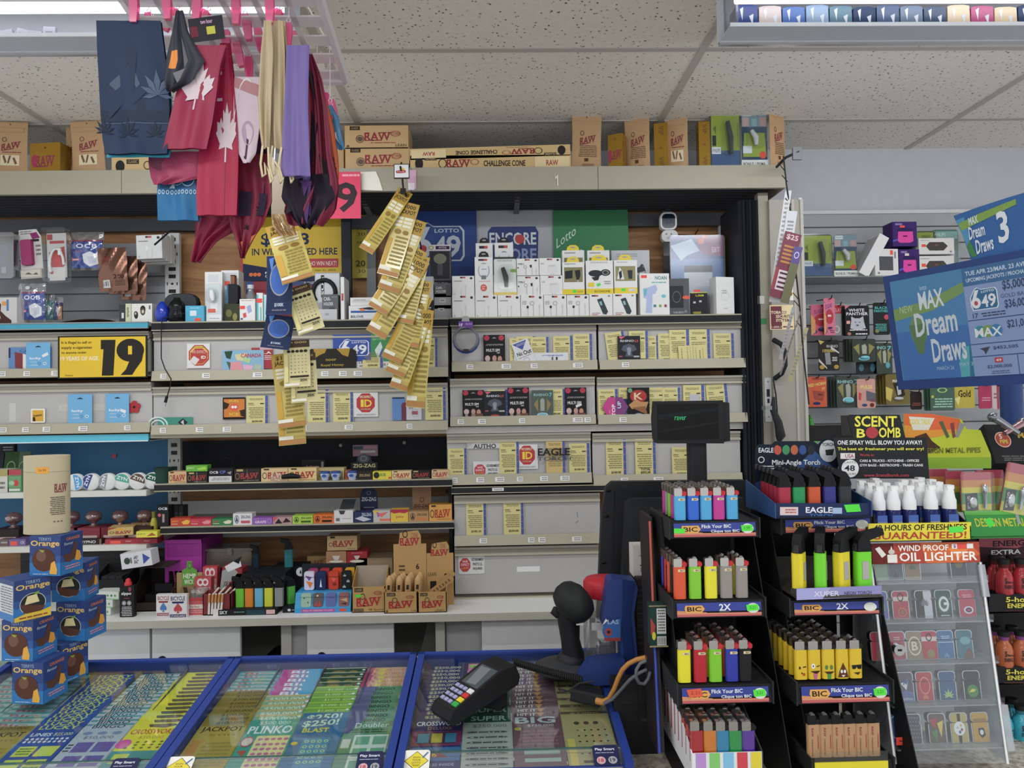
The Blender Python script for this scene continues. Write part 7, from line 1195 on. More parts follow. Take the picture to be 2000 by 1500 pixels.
# ================================================================ tilted lottery screen
O = P(1724, 541, 1.75); U = Vector((.132, -.262, .006))*1.9; V = Vector((.041, .02, -.272))
t = thing('lottery_screen', 'large blue framed lottery screen turned to the left at right side', 'screen', O); n = V.cross(U).normalized()
mb = MB(); a = [Vector((0, 0, 0))-U*.0, U, U+V, V]; mb.add([v for v in a]+[v-n*.03 for v in a], [(0, 1, 2, 3), (7, 6, 5, 4), (0, 4, 5, 1), (1, 5, 6, 2), (2, 6, 7, 3), (3, 7, 4, 0)], '1c3a74'); mb.to('frame', t)
SC = ('r .025 .055 .98 .92 4a84b4*;p 3f70b0* .025 .5 .3 .5 .33 .92 .03 .92;r .025 .055 .285 .2 4a86b2*;p 7a9a5a* .025 .3 .16 .26 .285 .16 .285 .24 .17 .35 .025 .4;o .11 .5 .035 .14 6a8f5a*;p 5a7a50* .075 .45 .145 .45 .12 .7 .1 .7;'
 'p 58a8b4* .24 .8 .26 .68 .3 .66 .34 .7 .36 .9 .24 .92;p 2f6f90* .27 .92 .28 .66 .285 .66 .285 .92;t .05 .28 .1 .34 b9c8a0* NEW;t .135 .13 .16 .17 c9d8e4* lotto;k -.1;b .125 .18 .215 .33 d6dfe8* MAX;b .1 .35 .25 .55 ccd4dc* Dream;b .15 .58 .27 .78 ccd4dc* Draws;k 0;t .16 .82 .22 .85 a9c0d4* MARCH 26;t .24 .8 .285 .83 a9c0d4* MAY 3;'
 'r .287 .055 .98 .92 8a9ec8*;r .287 .055 .98 .2 3a6a9c*;b .3 .085 .55 .12 c9d8e8* TUE APR 23/MAR. 23 AVR. 23;b .3 .14 .53 .18 c9d8e8* UPCOMING JACKPOTS / PROCHAINS;r .287 .47 .98 .478 2c4a84*;r .287 .66 .98 .668 2c4a84*;r .287 .76 .98 .768 2c4a84*;r .45 .76 .453 .92 2c4a84*;'
 + logo649(.305, .22, .41, .4, '2c6a94*', 'e3e8ee*', 'c04450*')+';b .43 .2 .56 .28 2c3a64* $5,000,000;t .42 .3 .52 .33 2c3a64* GOLD BALL;b .43 .345 .56 .42 2c3a64* $36,000,000;b .31 .42 .33 .46 2c3a64* 17;l .34 .42 .43 .46 2 2c3a64*;b .43 .5 .56 .57 2c3a64* $21,000,000;o .33 .57 .022 .05 3a8aa0*;o .36 .57 .022 .05 7a9a5a*;o .39 .57 .022 .05 3a7ab0*;b .31 .54 .41 .61 dfe6ec* MAX;p 3a3a4a* .32 .7 .36 .69 .35 .72 .34 .75 .335 .72;b .37 .69 .46 .72 2c3a64* $452,505;r .37 .78 .4 .82 b8404a*;b .375 .79 .395 .81 e8e0e4* 49;b .34 .835 .43 .865 2c3a64* $2,000,000;l .35 .88 .42 .91 2 4a5a84*')
def mx(v): v = float(v); return '%.4f' % (v*1.167 if v <= .287 else min(.98, v+.048))
def remap(q):
    a = q.split()
    if a[0] in 'rbtl': a[1] = mx(a[1]); a[3] = mx(a[3])
    elif a[0] == 'o': a[1] = mx(a[1])
    elif a[0] == 'p': a[2::2] = [mx(v) for v in a[2::2]]
    return ' '.join(a)
MB().art(flat(n*.0005, U, V), ';'.join(remap(q) for q in SC.split(';'))).to('lit_panel', t)
tc_ = MB().add([n*-.01+U*a+V*b for a, b in ((.365, .0), (.345, -.2), (.32, -.37), (.42, -.39), (.53, -.405), (.75, -.42), (.75, -.0))], [(6, 5, 4, 3, 2, 1, 0)], '2a5c98').art(flat(-n*.0095, U, V), 'p 4a8ab0 .328 -.33 .36 -.34 .38 -.03 .368 -.03;p 7a9a48 .335 -.3 .345 -.24 .55 -.34 .55 -.38 .42 -.34;p 3a7a44 .355 -.1 .37 -.16 .39 -.02 .37 -.02;k -.25;b .375 -.33 .41 -.27 d0dae4 MAX;b .37 -.26 .43 -.16 d0dae4 Dream;b .39 -.15 .455 -.04 d0dae4 Draws;b .475 -.32 .515 -.08 d4dae0 3;b .6 -.3 .7 -.1 d4dae0 6'); tc_.to('topper_card', t)
c = P(1975, 762, 1.95)-O; MB().cyl((c.x, c.y, ZC-O.z), .027, c.z+.06-ZC+O.z, '22407a').to('pole', t)
# ================================================================ sprays, pipes, black box
YB = 1.48; ctop = P(1800, 1057, YB).z
t = thing('spray_display', 'black and yellow counter display of spray bottles with tall header', 'display', P(1796, 1056, YB)); s0 = t.location
def L(px, py, Y): return P(px, py, Y)-s0
def quad(tl, tr, bl, Y0, Y1=None):
    o = L(*tl, Y0); return flat(o, L(*tr, Y0)-o, L(*bl, Y0 if Y1 is None else Y1)-o)
def slab(mb, fr, th, col, pts=((0, 0), (1, 0), (1, 1), (0, 1))):
    a = [fr(x, y, 0) for x, y in pts]; b = [fr(x, y, -th) for x, y in pts]; k = len(a)
    return mb.add(a+b, [tuple(range(k)), tuple(range(2*k-1, k-1, -1))]+[(i, (i+1) % k, k+(i+1) % k, k+i) for i in range(k)], col)
fr = quad((1628, 810), (1815, 810), (1628, 935), 1.6); K = '222326'
slab(MB(), fr, .003, K, ((.17, 0), (.69, 0), (.75, .36), (.97, .36), (1, 1), (.08, 1), (0, .36), (.2, .36), (.15, .05))).art(fr, 'b .22 .02 .66 .19 e3da4a SCENT;b .24 .22 .33 .36 e3da4a B;o .4 .28 .065 .09 a83034;b .47 .2 .7 .36 e3da4a OMB;b .04 .4 .92 .47 dcdcdc ONE SPRAY WILL BLOW YOU AWAY!;b .04 .51 .94 .57 d6d04a The best air freshener you will ever try!;r .07 .6 .22 .69 d8d4d4;b .12 .615 .21 .675 8a3a44 USA;b .27 .61 .42 .65 a84048 Works in:;b .27 .7 .89 .74 d9d9d9 CARS & TRUCKS - KITCHENS - OFFICES;b .27 .77 .93 .81 d9d9d9 GYM BAGS - RESTROOMS - TRASH CANS;o .17 .84 .09 .14 d9d9d9;b .11 .79 .22 .88 26262a 48;t .11 .73 .23 .76 444 LASTS;t .12 .91 .23 .94 444 HOURS;b .31 .92 .78 .97 a84048 www.ScentBomb.com').to('header_card', t)
fr = quad((1697, 1023), (1897, 1020), (1695, 1057), YB); slab(MB(), fr, .003, 'd9cc3a').art(fr, 'b .05 .08 .96 .42 26241c 48 HOURS OF FRESHNESS;b .03 .5 .96 .92 a83a24 GUARANTEED!;p 4fd84a .78 .25 .92 .2 .93 .55 .79 .6').to('front_panel', t)
b = L(1697, 1057, YB); e = L(1897, 1057, YB); MB().box(b.x, e.x, .0, .13, b.z-.002, b.z+.0, '26262a').prism([(0, 0), (.13, 0), (.13, .11), (0, .02)], b.x, b.x+.002, '1e1e20', 'x').prism([(0, 0), (.13, 0), (.13, .09), (0, .028)], e.x-.002, e.x, '26262a', 'x').box(b.x, e.x, .128, .13, 0, .09, '1e1e20').to('tray', t)
bt = cache('sprayb', lambda: MB().lathe([(.0, 0), (.0135, 0), (.0145, .002), (.0145, .056), (.011, .062)], '1c2358g').art(flat((-.01, -.0148, .05), (.02, 0, 0), (0, 0, -.045)), 'r 0 0 1 .3 3a5aa0;r 0 .3 1 1 8a8c8a;b .05 .45 .95 .7 2a2a34 SCENT'))
bc_ = cache('sprayc', lambda: MB().lathe([(.0135, .06), (.0135, .078), (.0115, .082), (.0085, .103), (.0075, .104)], 'd9dadb').box(-.0075, .0075, -.0075, .0075, .1, .108, 'dfe0e0'))
SB = [(1708, 0), (1737, 0), (1768, 0), (1810, 0), (1846, 0), (1692, 1), (1722, 1), (1752, 1), (1790, 1), (1825, 1), (1675, 2), (1706, 2), (1758, 2), (1778, 2), (1812, 2), (1790, 3), (1702, 3)]
for i, (px, r_) in enumerate(SB):
    Y = YB+.02+.031*r_; px2 = px+8; hgt = (0, .003, .005, .006)[r_]+s0.z+.001
    o = thing('spray_bottle', 'navy spray bottle with white cap, %s from left, %s row of scent display' % (ORD[sum(1 for q in SB if q[1] == r_ and q[0] < px)], ['front', 'second', 'third', 'back'][r_]), 'bottle', (P(px2, 1000, Y).x, Y, hgt), None, 'spray bottles in the scent display')
    obj('bottle_body', bt, o); obj('pump_cap', bc_, o)
# metal pipes display
YPp = 1.68; t = thing('pipe_pack_display', 'orange yellow and green counter display of carded metal pipes', 'display', P(1940, 1047, YPp-.1)); s0 = t.location
fr = quad((1766, 808), (1935, 808), (1766, 915), YPp+.02)
slab(MB(), fr, .003, 'b6c42a', ((0, 0), (.3, 0), (.66, .1), (.72, .28), (.88, .3), (1, .75), (1, 1), (0, 1))).art(fr, 'p d8602c 0 0 .3 0 .64 .1 .68 .28 .3 .35 0 .2;p d8902c 0 .2 .3 .3 .68 .28 .4 .42 0 .5;p d8d4c4 .05 .05 .35 .08 .28 .3 .1 .3;b .06 .1 .3 .2 d8c83a COOL TALK;p 4a3020 .12 .42 .25 .35 .32 .5 .42 .62 .3 .72 .14 .6;p 4a5a3a .4 .15 .44 .13 .52 .42 .49 .45;p 7a3034 .53 .18 .57 .16 .59 .42 .56 .45;p 8a8a88 .63 .16 .7 .2 .62 .44 .59 .42;k -.02;b .2 .62 .88 .72 6a7024 DESIGN METAL PIPES;k 0;r .15 .8 1 1 8ab02c').to('header_card', t)
fr = quad((1882, 998), (2040, 996), (1897, 1050), YPp-.1); slab(MB(), fr, .003, '2c8a3c').art(fr, 'r 0 0 1 .15 5fb048;b .1 .28 .95 .6 b9c03a DESIGN METAL PIPES;p 4fd84a .22 .35 .3 .25 .34 .5 .26 .65;r .62 .1 .66 .5 9a9a9c').to('front_panel', t)
a = L(1882, 1050, YPp-.1); MB().box(a.x, a.x+.3, .0, .12, -.005, 0, '2c7a34').prism([(0, 0), (.12, 0), (.12, .12), (0, .05)], a.x-.01, a.x-.008, '4a9a3a', 'x').to('tray', t)
GRD = 'r .03 .0 .97 .2 b8485a;r .03 .2 .97 .38 d0884a;r .03 .38 .97 .52 d8c84a;r .03 .52 .97 .8 4a9a58;r .03 .8 .97 1 c9c048;'
for k, (a, b, y, yb, Y, ry, n) in enumerate([(1875, 1936, 922, 1000, 1.585, 0, 'front upright'), (1947, 1998, 905, 1002, 1.58, .22, 'tilted one at the right edge'), (1845, 1880, 920, 1000, 1.62, 0, 'left one behind'), (1812, 1850, 916, 990, 1.65, 0, 'far left one behind'), (1905, 1960, 918, 1000, 1.63, 0, 'back middle one')]):
    x, z, w, h = at(a, b, y, Y, None, yb); q = thing('pipe_pack', 'rainbow striped carded metal pipe pack, '+n, 'pack', (x, Y, z), (0, ry, 0), 'rainbow carded pipe packs')
    MB().rbox(-w/2, w/2, 0, .002, 0, h, .006, '8a3a48').art(flat((-w/2, 0, h), (w, 0, 0), (0, 0, -h)), GRD+'p 26282b .12 .55 .52 .52 .55 .95 .14 .98;q .2 .6 .3 .92 d8d8d8 GRINDER').to('card', q)
    if k < 2: MB().lathe([(.003, 0), (.004, .03), (.007, .036), (.006, .045), (.002, .052)], 'b0b4baxx'.replace('xx', 'x'), (w*.22, -.006, h*.1)).to('metal_pipe', q); MB().ball((-w*.15, -.005, h*.25), w*.14, .004, h*.14, 'c4c6caxx'.replace('xx', 'x')).to('grinder', q)
    MB().rbox(-w/2, w/2, -.01, -.001, 0, h, .006, CLAM).to('clear_shell', q)
Yk = 1.72; t = thing('pipe_box', 'slanted black box with red oval reading 5 PIPE at right edge', 'box', P(1960, 920, Yk)); s0 = t.location
fr = flat(L(1921, 829, Yk+.06), L(2060, 829, Yk+.06)-L(1921, 829, Yk+.06), L(1945, 905, Yk)-L(1921, 829, Yk+.06)); slab(MB(), fr, .05, '1f2022').art(fr, 'o .2 .4 .11 .2 b04a34;h .2 .4 .11 .2 .12 d8b0a0;b .16 .26 .2 .38 e8e0d8 5;b .15 .4 .26 .5 d9c860 PIPE;b .42 .22 .8 .36 c0a040 METAL;l .1 .8 .5 .95 3 666').to('carton', t)
for k, (a, b) in enumerate([((1940, 818), (1990, 850)), ((2000, 828), (1962, 850))]): solo('metal_pipe', ['long silver metal pipe lying on black box, left one', 'silver metal pipe with red flag pattern lying on black box'][k], 'pipe', MB().tube([(0, 0, 0), tuple(P(*b, 1.72)-P(*a, 1.74))], [.01, .006], ['a9adb2x', 'b08a90x'][k]).ball((0, 0, 0), .013, .012, .012, '8a8d92x'), P(*a, 1.74)+Vector((0, 0, .004)), None, 'silver metal pipes')
# ================================================================ oil lighter cabinet
ca = 'case_acrylic'; CA = clear(ca, 'fafcfc', .12, .06, .0, 'd3d6da', .25); CF = clear('frosted_acrylic', 'eef0f2', .15, .2, .36, 'c9ccd2')
def S(x0, x1, ya, yb): return x0, x1, ya, yb
Yt, Ybm = 1.5, 1.405
t = thing('lighter_case_cabinet', 'tall sloping clear acrylic cabinet of metal flip lighters', 'cabinet', P(1850, 1490, Ybm)); s0 = t.location
A, B, D, E_ = L(1700, 1098, Yt), L(1914, 1098, Yt), L(1748, 1492, Ybm), L(1968, 1492, Ybm); bk = Vector((0, .075, 0))
for p, q in ((A, D), (B, E_)): MB().add([p, q, q+bk+Vector((0, .09, 0)), p+bk, p+Vector((.004, 0, 0)), q+Vector((.004, 0, 0)), q+bk+Vector((.004, .09, 0)), p+bk+Vector((.004, 0, 0))], [(0, 1, 2, 3), (4, 5, 6, 7), (0, 1, 5, 4)], CF).to('side_wall', t)
MB().add([A+bk, B+bk, E_+bk+Vector((0, .09, 0)), D+bk+Vector((0, .09, 0))], [(0, 1, 2, 3)], 'e2e4e8').to('back_wall', t)
fr = flat(A, B-A, D-A); slab(MB(), flat(A+(B-A)*.03, (B-A)*.94, D-A), .002, CA).to('door', t)
MB().tube([A, D], .0022, 'e6e8e8').to('edge_rail', t); MB().tube([B, E_], .0022, 'e6e8e8').to('edge_rail', t)
for y0, y1 in ((.01, .18), (.72, .94)): slab(MB(), flat(A+(B-A)*(.97)+(D-A)*y0-Vector((0, .004, 0)), (B-A)*.06, (D-A)*(y1-y0)), .004, CF).to('hinge', t)
h0 = L(1702, 1062, Yt-.01); frh = flat(h0, L(1912, 1058, Yt-.01)-h0, L(1704, 1102, Yt-.015)-h0)
slab(MB(), frh, .004, 'a83c28').art(frh, 'r 0 0 .2 1 6a2420;p c9602c .45 0 .9 0 1 .6 .85 1 .5 1;p e0803c .7 .3 .95 .1 .8 .8;p e4e0da .03 .25 .07 .15 .13 .55 .09 .7;r .14 .55 .23 .95 e4e0da;o .18 .42 .03 .12 c9c4bc;p e4e0da .17 .3 .18 .12 .19 .3;b .24 .1 .71 .4 eee8e2 WIND PROOF;b .25 .46 .97 .9 eee8e2 OIL LIGHTER;r .74 .08 .94 .32 e2dcdc;b .755 .11 .78 .29 6a2a6a $;r .79 .08 .88 .32 e0483c').to('header_panel', t)
k = L(1751, 1266, 1.452); MB().cyl((k.x, k.y-.012, k.z), .011, .012, 'c9cbcdm', 'y').art(flat((k.x-.004, k.y-.0125, k.z+.002), (.008, 0, 0), (0, 0, -.004)), 'r 0 0 1 1 222').to('lock', t)
solo('price_tag', 'orange-red price tag at bottom left of the lighter cabinet', 'price tag', MB().art(flat(P(1750, 1440, 1.412), (.023, 0, 0), (0, 0, -.015)), 'r 0 0 1 1 e0483c;l .2 .3 .8 .7 1 7a2418'))
def yat(py): return Yt+(Ybm-Yt)*(py-1098)/394
rows = [(1135, [(1706, '9ab09c', '', 'pale green'), (1732, '6c6c78', 's .5 .9 .4 5 4a4a54', 'grey leaf'), (1766, 'a88a78', 's .5 .6 .35 9 4a7a4a', 'tan with green leaf'), (1857, '3c4a5c', 'o .5 .4 .3 .2 8a7a4a', 'navy and gold')]),
 (1212, [(1703, '4a5a9a', 'r .2 .4 .8 .7 6aa04a', 'blue with green patch'), (1744, 'a83444', 'r 0 .18 1 .34 c9bab8;h .5 .2 .2 .16 .3 2a2024;h .55 .75 .28 .16 .15 c08a5a;o .55 .75 .12 .08 7a6a4a', 'red with large ring emblem'), (1789, '2a2c34', 'p b9b9c4 .5 0 1 0 1 1 .5 1;s .55 .5 .45 9 6a6a74', 'black and white fan'), (1828, '2c4a44', 'o .5 .5 .4 .34 3a5a50;h .5 .48 .34 .28 .35 d0d4d0;r .5 .42 .8 .52 d0d4d0;l .2 .86 .8 .94 1 b9c0bc', 'dark green with white letter G'), (1874, 'b03a50', 'h .55 .72 .32 .14 .35 c9c9d8;h .55 .72 .2 .08 .4 2a2c5a;l .2 .14 .8 .28 2 d8a0b0', 'crimson swirl')]),
 (1293, [(1702, 'a83444', '', 'red, left edge'), (1737, 'a04050', 'l .3 .15 .7 .3 2 d0a0a8', 'red behind the lock'), (1771, '8a7a68', 'h .5 .5 .42 .34 .15 d0c8b4;b .3 .34 .7 .66 d0c8b4 B', 'brown with pale letter B'), (1800, 'a83444', 'r 0 .18 1 .34 c9bab8;h .5 .2 .2 .14 .3 2a2024;o .55 .78 .25 .16 8a7a4a', 'red with two round emblems'), (1832, '3a6494', 'r 0 .38 1 .4 c9d4dc;l .2 .15 .8 .28 2 a9c4dc;s .5 .9 .3 5 7aa4cc', 'blue hockey'), (1869, '3a6a78', 'o .55 .35 .35 .14 6a9aa8;p 6a4a44 .3 1 .7 .6 1 .8 1 1', 'teal landscape')]),
 (1375, [(1722, '77705c', 'o .5 .3 .3 .2 9a927a;o .5 .75 .35 .2 9a927a', 'sepia portrait'), (1753, '5a4a5c', 'p 5a6a9a 0 .7 .5 .6 1 .68 1 1 0 1;p d0d4dc .2 .35 .5 .3 .75 .15 .55 .6;p 3a5a94 .3 .3 .6 .25 .8 .12 .6 .4;o .4 .38 .04 .03 222;b .1 .84 .9 .94 b9c0d0 LetsRise', 'blue jay bird'), (1791, 'a83844', 'h .5 .45 .34 .3 .12 d09a84;s .5 .9 .34 9 c87a60', 'red flame'), (1836, '33507a', 's .5 .85 .5 7 a0c07a', 'blue with pale green leaf'), (1884, '26322e', 'o .5 .68 .36 .22 3f7a3a;p c9c04a .25 .72 .45 .6 .7 .62 .6 .7 .4 .72', 'dark green with leaping deer')]),
 (1459, [(1735, '3a5494', 'h .5 .4 .4 .4 .1 b9c4dc', 'blue with white line'), (1768, '4a4650', ';'.join('o %.2f %.2f .03 .02 8a8690' % (.15+.17*(i % 5)+.05*(i//5 % 2), .1+.13*(i//5)) for i in range(30)), 'speckled dark'), (1816, '5a4a44', 'p a03a44 0 .2 .5 .1 .4 .5;p c9b45a .5 .3 .9 .2 .7 .8;p 4a7a4a .1 .6 .5 .5 .4 .95', 'multicolour dragon'), (1859, 'a89a5c', 'r .4 0 .6 1 2c2a30;o .5 .5 .36 .24 d3d6da;s .38 .5 .15 3 2c3a74;o .6 .4 .07 .05 c9a83c;o .64 .54 .07 .05 a83444;o .5 .62 .07 .05 2c4a8a', 'gold with starred white disc'), (1900, 'b08a3c', 'r .1 .18 .9 .28 8a6824;p 2a2c34 .35 .5 .7 .5 .8 .75 .55 .85 .35 .7;o .55 .65 .12 .09 d0d0d0', 'gold with black bird')])]
for ri, (yb, ls_) in enumerate(rows):
    Yr = yat(yb)+.022; zb = P(1840, yb, Yr-.012).z
    lx = P(1700+(yb-1098)*.115, yb, Yr).x; rx = P(1918+(yb-1098)*.13, yb, Yr).x
    MB().box(lx-s0.x+.002, rx-s0.x-.004, Yr-.018-s0.y, Yr+.06-s0.y, zb-.003-s0.z, zb-s0.z, CF).box(lx-s0.x+.002, rx-s0.x-.004, Yr-.019-s0.y, Yr-.0175-s0.y, zb-s0.z, zb+.012-s0.z, CA).to('shelf_tier', t)
    for ci, (px, c, o, nm) in enumerate(ls_):
        x = P(px+18, yb, Yr).x; q = thing('flip_lighter', '%s metal flip lighter in the %s row of acrylic cabinet' % (nm, ['top', 'second', 'middle', 'fourth', 'bottom'][ri]), 'lighter', (x, Yr, zb+.001), (-.14, 0, 0), 'metal flip lighters in the acrylic cabinet')
        MB().rbox(-.0175, .0175, 0, .012, 0, .037, .003, 'b9bbbem').rbox(-.0155, .0155, -.0008, 0, .001, .037, .002, c).art(flat((-.0155, -.0008, .054), (.031, 0, 0), (0, 0, -.054)), o).to('case', q)
        MB().rbox(-.0175, .0175, 0, .012, .038, .056, .006, 'b9bbbem').rbox(-.0155, .0155, -.0007, 0, .038, .0545, .005, c).to('lid', q)
# energy shot rack
YE = 1.6; t = thing('shot_rack', 'black tiered rack of little energy drink bottles at right edge', 'rack', P(1960, 1490, YE)); s0 = t.location
MB().box(L(1925, 1300, YE).x, L(2100, 1300, YE).x, .05, .056, 0, P(1960, 1050, YE).z-s0.z, '1d1b1e').to('back_board', t)
fr = quad((1912, 1052), (2060, 1048), (1912, 1098), YE+.045); slab(MB(), fr, .002, '3a1c24').art(fr, 'p a04050 0 0 .9 0 .5 .45 0 .35;k -.05;b .18 .1 .7 .35 1f1718 ENERGY;b .16 .5 .55 .7 d4d4d6 EXTRA;t .14 .76 .5 .88 9a9a9c STRENGTH').to('header', t)
for y0, y1, c in ((1160, 1198, '4a1c28'), (1302, 1338, '5a3a2a'), (1448, 1492, '1f3a34')):
    fr = quad((1932, y0), (2080, y0), (1932, y1), YE-.03); slab(MB(), fr, .002, '1c1b1e').art(fr, 'k -.04;b .22 .15 .6 .42 d8cc4a 5-hour;b .24 .48 .62 .72 d8cc4a ENERGY;r .2 .85 .7 .9 '+c).to('tier_front', t)
    a = L(1932, y1, YE-.03); MB().box(a.x, a.x+.16, -.03, .05, a.z, a.z+.003, '232226').to('tier_floor', t)
for k, (y, c, c2, nm) in enumerate([(1162, 'a02c34', '5a1c20', 'red'), (1303, 'b0603c', '7a3a7a', 'orange and purple'), (1448, '3aa0b4', '2a6a78', 'cyan')]):
    for j, (px, dy, Y) in enumerate([(1962, 0, YE-.015), (1995, 0, YE-.015), (1945, -8, YE+.02), (1978, -8, YE+.02)]):
        q = thing('shot_bottle', '%s little energy bottle with black cap, %s in its tier' % (nm, ['front left', 'front right', 'rear left', 'rear right'][j]), 'bottle', (P(px, y, Y).x, Y, P(1962, y, YE-.015).z+.0035), None, 'energy shot bottles')
        MB().lathe([(.0, 0), (.017, 0), (.0175, .003), (.0175, .035), (.014, .046), (.009, .052), (.009, .058)], c+'g').art(flat((-.013, -.018, .036), (.026, 0, 0), (0, 0, -.026)), 'b .1 .0 .3 .45 222 5;b .35 .2 .95 .42 222 hour;b .05 .55 .95 .85 222 ENERGY').to('body', q)
        MB().lathe([(.0095, .056), (.0105, .064)], c2).cyl((0, 0, .064), .0115, .01, '1b1b1d').to('cap', q)

for nm, lb, Y0, Y1_, px, w, zt in (('riser_box', 'tall dark riser box carrying the rainbow carded pipe display', 1.66, 1.74, 1975, .22, P(1940, 1050, 1.58).z-.008), ('riser_box', 'tall dark riser box carrying the slanted black pipe box', 1.75, 1.86, 2010, .14, P(1960, 920, 1.72).z-.03)):
    solo(nm, lb, 'box', MB().box(-w/2, w/2, 0, Y1_-Y0, 0, zt-.86, '2a2a2c'), (P(px, 1100, Y0).x, Y0, .86))
# ================================================================ cashier counter
t = thing('sales_counter', 'wide speckled counter in the foreground under ticket trays and racks', 'counter', (0, 1.2, 0))
MB().box(-1.6, 2.0, 0, 1.0, ZC-.03, ZC, 'speckle').to('counter_top', t); MB().box(-1.58, 1.98, .06, .96, 0, ZC-.03, '6b6862').to('carcass', t)
put('low_glass_case', 'low pale green glass display block at left edge of counter', 'case', -90, 12, 1296, 1.98, ZC, .02, '7f948a', 'r .05 .5 .95 1 4a6a50')
